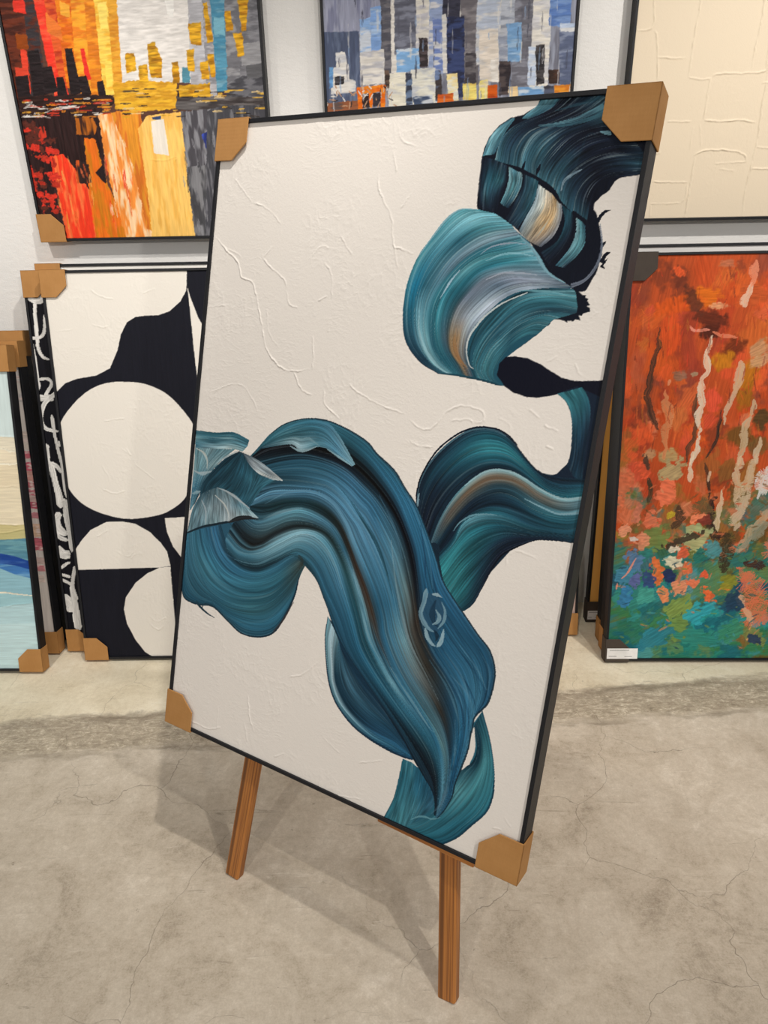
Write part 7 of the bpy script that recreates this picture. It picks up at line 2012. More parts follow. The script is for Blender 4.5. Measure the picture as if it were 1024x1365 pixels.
('S',[(320,430),(320,392)],[4.3],9875670,K[177]),
('S',[(337,280),(336,245)],[2],14079708,K[177]),
('S',[(174,489),(175,447)],[5.3],14079708,K[177]),
('S',[(155,353),(155,298)],[6],15000028,K[177]),
('S',[(565,350),(566,309)],[6],6316142,K[177]),
('S',[(28,144),(17,159)],[1.3],15000028,K[30]),
('S',[(176,154),(169,162)],[2.4],3946040,K[30]),
('S',[(17,124),(33,128)],[2.4],3946040,K[30]),
('S',[(68,122),(65,104)],[2.4],12490360,K[30]),
('S',[(141,163),(156,168)],[2],15000028,K[30]),
('S',[(149,104),(158,121)],[2],12490360,K[30]),
('S',[(13,138),(29,137)],[1.1],15000028,K[30]),
('S',[(66,151),(82,138)],[1.6],12490360,K[30]),
('S',[(137,143),(127,126)],[2.3],15000028,K[30]),
('S',[(106,148),(112,151)],[1.3],15000028,K[30]),
('S',[(158,145),(161,155)],[1.1],3946040,K[30]),
('S',[(184,133),(194,145)],[1.9],12490360,K[30]),
('S',[(130,146),(119,155)],[2.2],12490360,K[30]),
('S',[(8,130),(25,128)],[1.5],12490360,K[30]),
('S',[(125,163),(133,155)],[2.1],15000028,K[30]),
('S',[(73,139),(89,148)],[2.4],12490360,K[30]),
('S',[(61,112),(53,114)],[2.5],12490360,K[30]),
('S',[(47,135),(54,124)],[1.5],15000028,K[30]),
('S',[(109,107),(120,125)],[1.5],12490360,K[30]),
('S',[(25,166),(30,159)],[2.4],12490360,K[30]),
('S',[(182,129),(176,146)],[1],12490360,K[30]),
('S',[(115,111),(127,109)],[2],3946040,K[30]),
('S',[(114,108),(116,99)],[1.6],12490360,K[30]),
('S',[(120,112),(122,103)],[1.2],3946040,K[30]),
('S',[(110,140),(122,138)],[1.9],15000028,K[30]),
('S',[(198,113),(209,107)],[2.2],12490360,K[30]),
('S',[(33,142),(28,140)],[2.2],15000028,K[30]),
('S',[(179,150),(178,158)],[1.7],15000028,K[30]),
('S',[(100,152),(106,163)],[2.4],12490360,K[30]),
('S',[(33,153),(44,136)],[2],12490360,K[30]),
('S',[(108,131),(122,144)],[1.4],15000028,K[30]),
('S',[(31,138),(30,152)],[2.1],12490360,K[30]),
('S',[(54,114),(45,111)],[2.3],12490360,K[30]),
('S',[(147,126),(145,131)],[1.4],12490360,K[30]),
('S',[(184,129),(197,124)],[1.3],3946040,K[30]),
('S',[(0,114),(2,119)],[1.4],15000028,K[30]),
('S',[(74,125),(71,110)],[1.6],3946040,K[30]),
('S',[(200,159),(194,170)],[1.8],15000028,K[30]),
('S',[(93,151),(104,137)],[1.6],15000028,K[30]),
('S',[(0,121),(-11,132)],[1.8],15000028,K[30]),
],
'cream': [
('P',K[178]),
('R',[(149,729),(172,567),(168,500),(167,436),(166,380)],3.2,2.5,K[179]),
('R',[(166,380),(201,374),(231,375)],3.2,1.88,K[179]),
('R',[(27,679),(42,570),(46,508),(1,498)],3.2,2,K[179]),
('R',[(51,498),(60,485),(70,433),(78,373)],3.2,2.25,K[179]),
('R',[(70,433),(111,429),(157,428)],3.2,1.88,K[179]),
('R',[(326,699),(349,563),(350,490),(345,444),(345,397)],3.2,2.5,K[179]),
('R',[(231,379),(253,387),(321,387),(382,391),(386,420),(382,478)],3.2,2.5,K[179]),
('R',[(231,379),(228,334),(227,272)],3.2,2.5,K[179]),
('R',[(228,269),(281,264),(329,267),(382,260)],3.2,3,K[179]),
('R',[(120,268),(155,266),(190,266)],3.2,2,K[179]),
('R',[(371,618),(385,478),(393,366),(391,306),(395,232),(391,155),(384,76),(389,2)],3.2,2.75,K[179]),
('R',[(214,175),(244,187),(308,187),(359,176),(374,155)],3.2,3.25,K[179]),
('R',[(217,171),(214,106),(212,46),(211,2)],3.2,2.5,K[179]),
('R',[(95,105),(150,102),(204,101)],3.2,2.25,K[179]),
('R',[(204,100),(205,66),(194,43)],3.2,1.62,K[179]),
('R',[(96,41),(151,42),(194,43)],3.2,1.62,K[179]),
('R',[(100,38),(102,4)],3.2,1.62,K[179]),
('R',[(198,254),(198,210),(198,185)],3.2,1.25,K[179]),
('R',[(278,151),(328,153),(374,155)],3.2,1.38,K[179]),
('R',[(295,136),(339,130)],3.2,1,K[179]),
('R',[(395,194),(430,190),(484,187)],3.2,2.25,K[179]),
('R',[(391,136),(441,133),(495,132)],3.2,2,K[179]),
('R',[(68,232),(109,186),(74,187)],3.2,1.5,K[179]),
('R',[(218,260),(230,197)],3.2,1.25,K[179]),
('R',[(381,361),(397,362),(450,358)],3.2,1.75,K[179]),
('R',[(112,269),(106,212),(102,186)],3.2,1.75,K[179]),
],
'bw': [
('F',[(455,1320),(450,1256),(446,1234),(425,1202),(388,1173),(352,1162),(310,1161),(279,1158),(250,1142),(227,1105),(210,1053),(181,1000),(136,978),(72,969),(31,955),(-8,922),(-71,896),(-83,802),(-68,266),(-69,-99),(968,-111),(1070,830),(554,1361)],1710884,K[180]),
('F',[(451,1248),(457,1219),(466,1190),(478,1153),(492,1126),(497,1093),(481,1033),(461,965),(458,1010),(456,1071),(454,1153)],15328475,K[181]),
('F',[(-4,820),(47,886),(107,932),(165,953),(228,956),(290,948),(350,920),(394,877),(436,813),(436,761),(420,657),(393,575),(332,526),(265,506),(182,501),(102,521),(41,555),(2,606),(-10,663),(-9,752)],15328475,K[182]),
('F',[(-3,393),(22,426),(59,464),(116,491),(165,492),(213,483),(260,453),(294,414),(312,384),(320,332),(282,327),(-3,322)],15328475,K[181]),
('F',[(282,327),(319,330),(319,227),(318,83),(317,-45),(235,-7),(202,16),(173,62),(149,122),(143,176),(154,220),(193,273),(238,307)],15328475,K[181]),
('F',[(314,501),(412,505),(399,339),(363,357),(334,401),(318,452)],15328475,K[181]),
('R',[(142,1243),(178,1221),(215,1213)],3,1.2,K[1]),
('R',[(158,1181),(178,1151),(182,1121)],3,1.2,K[1]),
('R',[(19,1116),(74,1123)],3,1.2,K[1]),
('R',[(309,1229),(348,1243)],3,1.2,K[1]),
('R',[(138,1136),(183,1128),(209,1150)],3,1.2,K[1]),
('R',[(144,830),(216,840)],3,1.2,K[1]),
('R',[(190,741),(220,717),(206,741)],3,1.2,K[1]),
('R',[(233,684),(293,634)],3,1.2,K[1]),
('R',[(120,686),(139,636),(118,596)],3,1.2,K[1]),
('R',[(111,606),(150,589),(192,596)],3,1.2,K[1]),
('R',[(138,386),(177,368),(213,398)],3,1.2,K[1]),
('R',[(185,360),(203,377)],3,1.2,K[1]),
('R',[(232,148),(256,129),(291,147)],3,1.2,K[1]),
('R',[(229,121),(257,98),(280,116)],3,1.2,K[1]),
('R',[(77,438),(121,463)],3,1.2,K[1]),
('P',K[183]),
],
'scr': [
('F',[(-164,1486),(670,1470),(545,-433),(-456,-432)],1579038,K[184]),
('S',[(24,1206),(19,1179),(17,1152),(16,1121),(15,1090),(14,1062),(20,1040),(30,1027),(46,1021)],[9.7,9.7,9.7,10.9,9.7,9.7,8.3,7.3],14868700,K[185]),
('S',[(-17,1222),(5,1215),(24,1206),(42,1209),(46,1222),(39,1231)],[9.5,11.9,16.7,19.1,11.9],14868700,K[185]),
('S',[(-17,1110),(-11,1094),(6,1090),(24,1092),(37,1103),(43,1121),(45,1146),(46,1162)],[7.3,9.7,7.3,7.3,9.7,7.3,4.8,2.4],14868700,K[185]),
('S',[(-14,1110),(-13,1080),(-9,1038),(-8,995),(-8,955),(-4,920)],[14.8,22.2,23.4,23.4,24.7,24.7],14868700,K[185]),
('S',[(4,956),(27,959),(41,953),(44,940),(30,920),(17,903)],[7.4,7.4,8.4,8.4,9.9],14868700,K[185]),
('S',[(-18,896),(8,896),(46,896)],[20,17.5,18.8],14868700,K[185]),
('S',[(32,840),(33,810),(35,763),(42,703),(47,667),(46,630),(47,594),(48,557)],[10.3,8.8,7.7,8.8,9.3,9.3,8.3,10.3],14868700,K[185]),
('S',[(87,924),(56,910),(16,881),(-4,840),(-5,814),(6,795),(29,787),(49,784)],[10.1,12.7,12.7,12.7,12.7,10.1,7.6],14868700,K[185]),
('S',[(44,751),(46,733)],[7.7,7.7],14868700,K[185]),
('S',[(-2,743),(-4,704),(-6,668),(-10,600)],[23.3,23.3,15.5,9],14868700,K[185]),
('S',[(1,683),(10,661),(16,612),(23,566),(26,520)],[15.6,18.2,18.2,23.4,26],14868700,K[185]),
('S',[(9,676),(29,664),(41,643)],[12.9,12.9,7.8],14868700,K[185]),
('S',[(29,541),(44,541),(41,488),(46,425),(45,361)],[10.6,21.2,18.5,15.9,13.2],14868700,K[185]),
('S',[(18,504),(6,479),(6,451),(22,432),(37,425)],[18.6,21.3,26.6,26.6,13.3],14868700,K[185]),
('S',[(15,499),(-6,482),(-13,464),(-6,435),(10,413),(37,403)],[6.4,8,6.4,10.7,13.4,10.7],14868700,K[185]),
('S',[(-9,376),(12,354),(38,352)],[29.7,32.4,27],14868700,K[185]),
('S',[(-3,301),(21,318),(34,323)],[8.1,9.2,5.4],14868700,K[185]),
('S',[(-1,278),(28,269)],[8.2,8.2],14868700,K[185]),
('S',[(-8,261),(13,251),(33,238)],[8.2,8.2,8.2],14868700,K[185]),
('S',[(-4,202),(16,165),(8,138)],[22.2,33.2,22.2],14868700,K[185]),
('S',[(29,238),(33,165),(34,91),(40,68)],[14,19.6,25.2,25.2],14868700,K[185]),
('S',[(-5,193),(-12,119),(-8,73)],[8.4,8.4,5.6],14868700,K[185]),
('S',[(50,309),(33,238),(44,183)],[11,11,8.2],14868700,K[185]),
],
'blue': [
('F',[(-1342,1466),(1186,1420),(1040,-270),(-1888,-270)],13557470,K[186]),
('F',[(-1377,825),(736,801),(784,798),(815,796),(1053,794),(881,-1058),(-1949,-1082)],14998726,K[187]),
('F',[(-1389,785),(732,762),(762,752),(811,760),(1049,757),(881,-1058),(-1949,-1082)],15392452,K[187]),
('F',[(-1404,734),(726,712),(758,710),(806,716),(1045,714),(881,-1058),(-1949,-1082)],15128762,K[187]),
('F',[(-1428,655),(716,635),(757,638),(797,632),(1038,629),(881,-1058),(-1949,-1082)],15260864,K[187]),
('F',[(-1466,528),(702,510),(750,507),(791,510),(1026,508),(881,-1058),(-1949,-1082)],13550222,K[187]),
('F',[(-1475,497),(698,480),(739,485),(794,496),(1025,494),(881,-1058),(-1949,-1082)],12893318,K[187]),
('F',[(-1482,474),(695,458),(736,459),(790,463),(1022,462),(881,-1058),(-1949,-1082)],5671068,K[188]),
('F',[(-1496,427),(690,411),(738,401),(789,382),(1014,380),(881,-1058),(-1949,-1082)],2246290,K[189]),
('F',[(-1507,391),(685,376),(734,369),(786,354),(1012,353),(881,-1058),(-1949,-1082)],4619450,K[190]),
('F',[(-1512,374),(683,359),(730,338),(783,324),(1009,323),(881,-1058),(-1949,-1082)],9617100,K[187]),
('F',[(-1538,287),(673,274),(722,269),(788,262),(1003,260),(881,-1058),(-1949,-1082)],10537682,K[187]),
('F',[(-1554,234),(667,223),(718,231),(794,236),(1001,235),(881,-1058),(-1949,-1082)],12114142,K[187]),
('F',[(-1573,172),(660,162),(786,165),(994,164),(881,-1058),(-1949,-1082)],12902628,K[187]),
('R',[(497,804),(736,801),(784,798),(815,796)],4,1.8,K[191]),
('R',[(492,769),(732,762),(762,752),(811,760)],4,1.8,K[191]),
('R',[(485,715),(726,712),(758,710),(806,716)],4,1.8,K[191]),
('R',[(474,637),(716,635),(757,638),(797,632)],4,1.8,K[191]),
('R',[(456,512),(702,510),(750,507),(791,510)],4,1.8,K[191]),
('R',[(534,481),(698,480),(739,485),(794,496)],4,1.8,K[191]),
('R',[(423,276),(673,274),(722,269),(788,262)],4,1.8,K[191]),
('R',[(416,224),(667,223),(718,231),(794,236)],4,1.8,K[191]),
('S',[(492,769),(732,762),(762,752),(811,760)],[4.9],15788758,K[1]),
('S',[(485,715),(726,712),(758,710),(806,716)],[5],15788758,K[1]),
('S',[(423,276),(673,274),(722,269),(788,262)],[5.2],15788758,K[1]),
],
'pink': [
('F',[(-165,1452),(1258,1426),(1082,-406),(-638,-404)],14603984,K[192]),
('F',[(651,994),(865,987),(866,948),(645,955)],14210258,K[193]),
('F',[(640,920),(856,914),(858,885),(635,892)],13551300,K[193]),
('F',[(620,795),(839,789),(842,766),(616,772)],14601924,K[193]),
('F',[(616,772),(836,766),(837,730),(611,737)],14866124,K[193]),
('F',[(610,729),(830,722),(833,696),(606,702)],14184576,K[193]),
('F',[(604,690),(825,684),(827,656),(599,662)],14051452,K[193]),
('F',[(599,660),(821,654),(822,619),(594,625)],14065814,K[193]),
('F',[(594,628),(817,622),(820,598),(590,604)],13135992,K[193]),
('F',[(589,597),(813,591),(816,570),(586,576)],12872312,K[193]),
('F',[(585,573),(810,567),(813,547),(582,553)],13545644,K[193]),
('F',[(582,553),(807,547),(810,524),(579,530)],12475504,K[193]),
('F',[(577,517),(802,511),(805,490),(573,496)],13667476,K[193]),
('F',[(570,477),(797,471),(797,424),(563,430)],14597280,K[193]),
('F',[(563,426),(790,420),(790,376),(556,382)],13529214,K[193]),
('F',[(552,356),(781,350),(784,325),(548,331)],14073528,K[193]),
('F',[(547,327),(777,321),(780,299),(544,305)],13798546,K[193]),
('F',[(542,291),(772,286),(774,257),(537,263)],14601924,K[193]),
],
'red': [
('F',[(-331,1513),(974,1488),(1304,-353),(-271,-356)],12472874,K[194]),
('F',[(-298,479),(100,411),(274,384),(1152,493),(1304,-353),(-271,-356)],3634286,K[195]),
('B',(549,951.9),43.6,27.2,10501932,K[196]),
('B',(397.5,745.4),104.1,65.1,11813670,K[197]),
('B',(-17.6,1121.3),47.7,29.8,13789744,K[198]),
('B',(621.9,769.9),43.4,27.1,9193014,K[199]),
('B',(607.7,799.9),103.3,64.6,13789744,K[200]),
('B',(432.5,916.7),98.9,61.8,9193014,K[201]),
('B',(125.3,842.3),59.1,36.9,13061668,K[202]),
('B',(126,898.8),34.1,21.3,10501932,K[203]),
('B',(30.5,812.4),46.5,29.1,11813670,K[204]),
('B',(549,846.6),46.6,29.1,9193014,K[205]),
('B',(467.9,893.8),85.7,53.6,13061668,K[206]),
('B',(287.8,1134.6),69,43.1,11813670,K[207]),
('B',(276.1,1068.4),59.6,37.3,10501932,K[208]),
('B',(217.4,830.6),67.3,42.1,11813670,K[209]),
('B',(383.3,1042.4),99.5,62.2,13789744,K[210]),
('B',(431.8,1145.9),66.2,41.4,13789744,K[211]),
('B',(512.8,827.4),80,50,14310952,K[212]),
('B',(210.4,1276.1),70,43.8,13061668,K[213]),
('B',(309.2,1241.5),42.3,26.5,13061668,K[214]),
('B',(744.1,1088.3),91.7,57.3,11813670,K[215]),
('B',(691.9,1038.4),71.7,44.8,10501932,K[216]),
('B',(186.4,1002),96.6,60.4,10501932,K[217]),
('B',(395.9,826.7),87.5,54.7,13061668,K[218]),
('B',(2.7,1194.2),75.4,47.1,10501932,K[219]),
('B',(748.5,728.5),57.3,35.8,9193014,K[220]),
('B',(104.7,948.2),35.9,22.4,9193014,K[221]),
('B',(694.1,1113.8),95.1,59.4,11813670,K[222]),
('B',(332.9,988.1),73.5,46,14439986,K[223]),
('B',(432.9,1251.4),39.8,24.9,9193014,K[224]),
('B',(707.7,1313.6),74.6,46.6,13789744,K[225]),
('B',(743.3,1079.9),48.2,30.1,9193014,K[226]),
('B',(679.5,1250.7),93.3,58.3,13061668,K[227]),
('B',(521.6,857.5),45.8,28.6,13061668,K[228]),
('B',(88.8,1017.6),77.2,48.3,14310952,K[229]),
('B',(461.4,1226.3),89.5,55.9,14439986,K[230]),
('B',(396.9,1305.9),76.8,48,9193014,K[231]),
('B',(49.5,771.2),86.9,54.3,10501932,K[232]),
('B',(572.5,1228.2),34.9,21.8,9193014,K[233]),
('B',(488.9,883.4),99.9,62.4,11813670,K[234]),
('B',(689.2,1156),51.6,32.3,13789744,K[235]),
('B',(448.6,1008.5),65.5,40.9,13061668,K[236]),
('B',(742.5,1146.2),79.9,50,9193014,K[237]),
('B',(143.6,968.8),84.9,53,14310952,K[238]),
('B',(269.9,727.2),59.1,36.9,13061668,K[239]),
('B',(510.9,844),78.5,49.1,10501932,K[197]),
('B',(546.4,907.9),98.2,61.4,10501932,K[240]),
('B',(291.7,1203.3),56.9,35.6,13061668,K[241]),
('B',(211.9,984.6),35.1,22,10501932,K[242]),
('B',(169.6,1109.8),62.5,39,10501932,K[243]),
('B',(477.3,1309.6),89.9,56.2,11813670,K[244]),
('B',(722.9,859.3),82.6,51.6,9193014,K[245]),
('B',(579.8,969.7),74.6,46.7,14439986,K[246]),
('B',(709.4,1101.5),47.8,29.9,13789744,K[247]),
('B',(588.1,778.3),70.2,43.9,11813670,K[248]),
('B',(279,1250.4),51.4,32.1,13789744,K[249]),
('B',(474,1111.3),66.6,41.6,9193014,K[250]),
('B',(769,906.2),39.8,24.9,11813670,K[251]),
('B',(431,1222.6),55.5,34.7,13061668,K[252]),
('B',(208.6,823.5),55.9,34.9,11813670,K[253]),
('B',(187,923.4),67.9,42.5,9193014,K[254]),
('B',(37.1,968.2),89,37.1,12345926,K[255]),
('B',(63.7,811.9),74.5,31,9193524,K[256]),
('B',(25.2,647.6),95,39.6,12345926,K[257]),
('B',(43.6,1000.2),36.7,15.3,11225904,K[258]),
('B',(7.9,878.5),47.6,19.8,9193524,K[259]),
('B',(5.8,1315.6),41.5,17.3,9193524,K[260]),
('B',(70,890.4),81,33.8,9193524,K[261]),
('B',(57.5,1125.1),56.1,23.4,12345926,K[262]),
('B',(100.6,581.5),88.3,36.8,9193524,K[263]),
('B',(58.4,627.4),38.8,16.2,12345926,K[264]),
('B',(74.2,824.8),36.8,15.3,12345926,K[265]),
('B',(36.7,1198.3),70.6,29.4,9193524,K[266]),
('B',(77.3,575.8),53.5,22.3,9193524,K[267]),
('B',(31.3,631.6),46,19.2,11225904,K[268]),
('B',(29.7,653.6),32.4,20.2,12340012,K[269]),
('B',(19.8,743.4),49.9,31.2,10510898,K[270]),
('B',(593.8,567.7),51.2,32,9857584,K[271]),
('B',(184.9,649.4),46.5,29,12340012,K[272]),
('B',(518.1,757.8),56.3,35.2,12340012,K[273]),
('B',(727,665.2),54,33.8,13787708,K[274]),
('B',(191.3,553.7),66.4,41.5,9857584,K[275]),
('B',(813.1,681.8),76.4,47.7,14320992,K[276]),
('B',(4.5,702.9),71.2,44.5,9857584,K[277]),
('B',(326.4,562.8),30.8,19.3,13070410,K[278]),
('B',(730.5,744.5),56.3,35.2,9857584,K[279]),
('B',(642.4,513),71.5,44.7,10510898,K[280]),
('B',(501,697.9),41.4,25.9,12340012,K[281]),
('B',(97.9,811.6),47.3,29.6,14320992,K[282]),
('B',(842.8,561.3),69.6,43.5,12340012,K[283]),
('B',(457.4,510.1),80,50,9857584,K[284]),
('B',(564.6,607.6),37.7,23.6,14320992,K[285]),
('B',(540.1,731),67.9,42.5,14320992,K[286]),
('B',(387.3,803.8),39.9,24.9,14320992,K[287]),
('B',(282.2,669.9),70.9,44.3,10510898,K[288]),
('B',(831.9,686.1),67,41.9,14320992,K[289]),
('B',(722.2,714.4),69.3,43.3,14320992,K[290]),
('B',(634.3,537.8),41.7,26,14320992,K[291]),
('B',(755.8,769.2),29.7,18.6,10510898,K[292]),
('B',(535.4,613.1),49.9,31.2,12340012,K[293]),
('B',(91.3,597.2),43.3,27,12340012,K[294]),
('B',(768.7,746.8),69.6,43.5,10510898,K[295]),
('B',(264.5,603.4),33.5,20.9,13070410,K[296]),
('B',(90,610.7),79.7,49.8,12340012,K[297]),
('B',(428.8,574.3),40.5,25.3,13070410,K[298]),
('B',(778.9,636.9),76.5,47.8,13787708,K[299]),
('B',(52.1,583.4),37.1,23.2,14320992,K[300]),
('B',(509.4,643.5),69.2,43.2,12340012,K[301]),
('B',(414.1,635.3),66.6,41.6,9857584,K[302]),
('B',(532.1,692.9),62.3,38.9,10510898,K[303]),
('B',(556.9,571.1),53.1,33.2,9857584,K[304]),
('B',(18.4,602.3),72.1,45,14320992,K[305]),
('B',(773.9,558.7),70.7,44.2,10510898,K[306]),
('B',(667.3,704.7),37.3,23.3,10510898,K[307]),
('B',(375.9,750),79.1,49.5,13787708,K[308]),
('B',(191.9,469.1),66.5,41.6,4028778,K[309]),
('B',(118.9,301.2),27.4,17.1,7895100,K[310]),
('B',(222.5,329.9),25.2,15.7,4028778,K[311]),
('B',(718.3,231.5),44.9,28,6451776,K[312]),
('B',(724.9,301.7),73.8,46.1,14056026,K[313]),
('B',(803.2,276.9),48.2,30.1,3759682,K[314]),
('B',(84.8,223.9),73.7,46,3759682,K[315]),
('B',(146.8,404.6),49.6,31,3759682,K[316]),
('B',(696.3,481.5),40.9,25.6,4287611,K[317]),
('B',(716.3,457.8),46.3,29,2714725,K[318]),
('B',(248.6,307.3),42.4,26.5,7895100,K[319]),
('B',(736.5,351.7),61.4,38.4,4028778,K[320]),
('B',(493.4,395.7),46.2,28.9,7895100,K[321]),
('B',(541.2,375.2),54.8,34.2,6451776,K[322]),
('B',(27.3,441.4),31.2,19.5,9864252,K[323]),
('B',(774.5,220.9),64.2,40.1,7895100,K[324]),
('B',(331.8,420.6),49.2,30.8,2714725,K[325]),
('B',(306.7,244.4),47.8,29.9,2714725,K[326]),
('B',(629.5,288.4),62.4,39,4028778,K[327]),
('B',(877,403.4),33.4,20.9,14056026,K[328]),
('B',(626.3,489.2),62.3,38.9,4287611,K[329]),
('B',(884.9,277.8),32.1,20.1,7895100,K[330]),
('B',(807.2,261.8),69.3,43.3,7895100,K[331]),
('B',(474.9,220.7),60.4,37.8,14056026,K[332]),
('B',(686.4,350.2),71.6,44.8,6451776,K[333]),
('B',(85.8,372.5),20.5,12.8,3759682,K[334]),
('B',(103.7,356.3),56,35,4287611,K[335]),
('B',(270.2,281),69.7,43.6,4028778,K[336]),
('B',(376.1,273.2),20.8,13,4287611,K[337]),
('B',(774.1,421.7),69.6,43.5,9864252,K[338]),
('B',(825.3,396.7),38.9,24.3,2714725,K[339]),
('B',(679.1,495.5),34.8,21.8,9864252,K[340]),
('B',(618.4,354.8),63.9,40,6451776,K[341]),
('B',(514.3,341.2),29.9,18.7,2714725,K[342]),
('B',(160.5,283.4),55.7,34.8,4028778,K[343]),
('B',(365.6,407.2),60.5,37.8,14056026,K[344]),
('B',(278.8,233.9),65.8,41.1,6451776,K[345]),
('B',(273.1,377.3),38.1,23.8,7895100,K[346]),
('B',(874,233.8),25.2,15.7,3759682,K[347]),
('B',(172.5,295.4),73.2,45.7,3759682,K[348]),
('B',(793.1,472.1),67.5,42.2,3759682,K[349]),
('B',(743,237),73,45.6,6451776,K[350]),
('B',(270.4,460.1),21.7,13.6,6451776,K[351]),
('B',(863.8,220.1),24,15,3759682,K[352]),
('B',(888.5,249.7),43.2,27,3759682,K[353]),
('B',(510.4,316.7),35.1,22,7895100,K[354]),
('B',(140.1,237.3),73.5,45.9,9864252,K[355]),
('B',(359.7,287),63.8,39.8,9864252,K[356]),
('B',(68.7,444.5),22.9,14.3,7895100,K[357]),
('B',(453.8,430.6),46,28.7,3759682,K[358]),
('B',(505.8,409),30.8,19.2,3759682,K[359]),
('B',(579.7,232.4),63.1,39.4,4287611,K[360]),
('B',(498.6,223.5),30.8,19.2,2714725,K[361]),
('B',(246.5,286),61.3,38.3,14056026,K[362]),
('B',(437.3,474.1),34.6,21.6,4028778,K[363]),
('B',(69.8,215.4),53,33.1,2714725,K[364]),
('B',(511,220.3),49.6,31,7895100,K[365]),
('B',(899.1,254.3),59.5,37.2,14056026,K[366]),
('B',(373.5,494.7),57.6,36,4287611,K[367]),
('B',(798.8,310),43.5,27.2,4287611,K[368]),
('B',(761.9,357.6),54.9,34.3,7895100,K[369]),
('B',(332.3,403.3),40.2,25.1,14056026,K[370]),
('B',(156,243.9),35.7,22.3,2714725,K[371]),
('B',(792.4,448),55.5,34.7,2714725,K[372]),
('B',(820.6,324.9),49.4,30.9,6451776,K[373]),
('B',(442.1,253.1),68.4,42.8,2714725,K[374]),
('B',(728.8,365.7),42,26.3,6451776,K[375]),
('B',(826.6,388.9),28,17.5,3759682,K[376]),
('B',(334.3,466.2),63.9,39.9,7895100,K[377]),
('B',(102.7,219.2),68.1,42.6,6451776,K[378]),
('B',(640.1,114),50,31.3,6063448,K[379]),
('B',(868.7,272.3),74.9,46.8,2595994,K[380]),
('B',(492.1,263.2),34.7,21.7,3508616,K[381]),
('B',(443.4,137.6),51.9,32.5,4690586,K[382]),
('B',(410,83.4),77,48.1,2456946,K[383]),
('B',(553,214.1),71.6,44.8,4690586,K[384]),
('B',(429.5,38.1),77.1,48.2,4029773,K[385]),
('B',(938.9,-4.3),48.2,30.1,2978396,K[386]),
('B',(291.6,23.9),80.4,50.2,6063448,K[387]),
('B',(931.7,266.9),63.8,39.9,3508616,K[388]),
('B',(471.4,34.8),86.7,54.2,4029773,K[389]),
('B',(266.3,38),41.1,25.7,2057330,K[390]),
('B',(78.1,174),73.2,45.8,4029773,K[391]),
('B',(503.5,133.5),86.7,54.2,2595994,K[392]),
('B',(778.5,162.2),34.9,21.8,6063448,K[393]),
('B',(236.7,26.2),77.6,48.5,2456946,K[394]),
('B',(58,99.6),72.8,45.5,2978396,K[395]),
('B',(267.8,263),83,51.8,4690586,K[396]),
('B',(46.6,47.3),75.4,47.1,2978396,K[397]),
('B',(402.2,272.3),74.6,46.7,6063448,K[398]),
('B',(33.1,0.9),44.4,27.7,2456946,K[399]),
('B',(569.8,190.3),60.1,37.6,6063448,K[400]),
('B',(560,204.9),82.2,51.4,2456946,K[401]),
('B',(173.4,279.8),45.3,28.3,2057330,K[402]),
('B',(490.1,240),76.8,48,2595994,K[403]),
('B',(85,154.1),27.8,17.4,3508616,K[404]),
('B',(476.1,36.9),48.6,30.3,4690586,K[405]),
('B',(713.9,181.6),85.9,53.7,2595994,K[406]),
('B',(158,139.3),39.9,25,4029773,K[407]),
('B',(519.4,137),36.4,22.7,4690586,K[408]),
('B',(189.9,22.4),31.3,19.6,2057330,K[409]),
('B',(234.9,-8.7),69.1,43.2,2978396,K[410]),
('B',(459,275.4),48.1,30,2057330,K[411]),
('B',(427.7,-20.3),49.1,30.7,4690586,K[412]),
('B',(849.3,96.6),49.3,30.8,2314090,K[413]),
('B',(753.5,211.8),27.7,17.3,4690586,K[414]),
('B',(406.2,82.9),62.9,39.3,2314090,K[415]),
('B',(705.6,274.9),59.2,37,2456946,K[416]),
('B',(655.4,145.2),35.8,22.4,2595994,K[313]),
('B',(435.6,70),87.5,54.7,2978396,K[417]),
('B',(491.5,277.9),79.1,49.4,6063448,K[418]),
('B',(488.1,189.4),60.6,37.9,4029773,K[419]),
('B',(18.1,214.7),43.8,27.4,6063448,K[420]),
('B',(324.1,143.6),37.8,23.7,2314090,K[421]),
('B',(830.4,175.5),86.7,54.2,6063448,K[422]),
('B',(190.9,97.7),67.7,42.3,2978396,K[423]),
('B',(591.7,170.3),56.4,35.3,3508616,K[424]),
('B',(440.6,109),35.7,22.3,4690586,K[425]),
('B',(481.9,-29),90.6,56.6,3508616,K[426]),
('B',(589.5,219.4),44.9,28.1,2456946,K[427]),
('B',(673.5,32.2),50.1,31.3,2456946,K[428]),
('B',(381.3,148.4),73.6,46,2057330,K[429]),
('B',(30.6,217.7),71.2,44.5,4029773,K[430]),
('B',(395.7,90.9),65.1,40.7,3508616,K[421]),
('B',(771,71),62,38.8,4029773,K[431]),
('B',(686.4,-2.7),35.1,21.9,2978396,K[432]),
('B',(-1,275.5),66.1,41.3,2314090,K[433]),
('B',(775.9,-8.2),39.1,24.4,2595994,K[434]),
('B',(349.7,164.9),37.1,23.2,4690586,K[435]),
('B',(430.1,-15.5),61.3,38.3,2456946,K[436]),
('B',(141.4,-0.8),89.8,56.1,6063448,K[437]),
('B',(702.7,118.1),44.2,27.7,4029773,K[438]),
('B',(102,12.6),60.9,38.1,4690586,K[439]),
('B',(404.8,261.4),41.9,26.2,2314090,K[440]),
('B',(349.7,-23.6),90.4,56.5,2456946,K[441]),
('B',(656.7,27.5),72.3,45.2,2314090,K[442]),
('B',(135.5,274.2),50,31.2,2057330,K[443]),
('B',(894.2,96.4),34.2,21.4,6063448,K[444]),
('B',(540.7,240.3),41.7,26,2456946,K[445]),
('B',(420.5,200.6),48.3,30.2,2314090,K[446]),
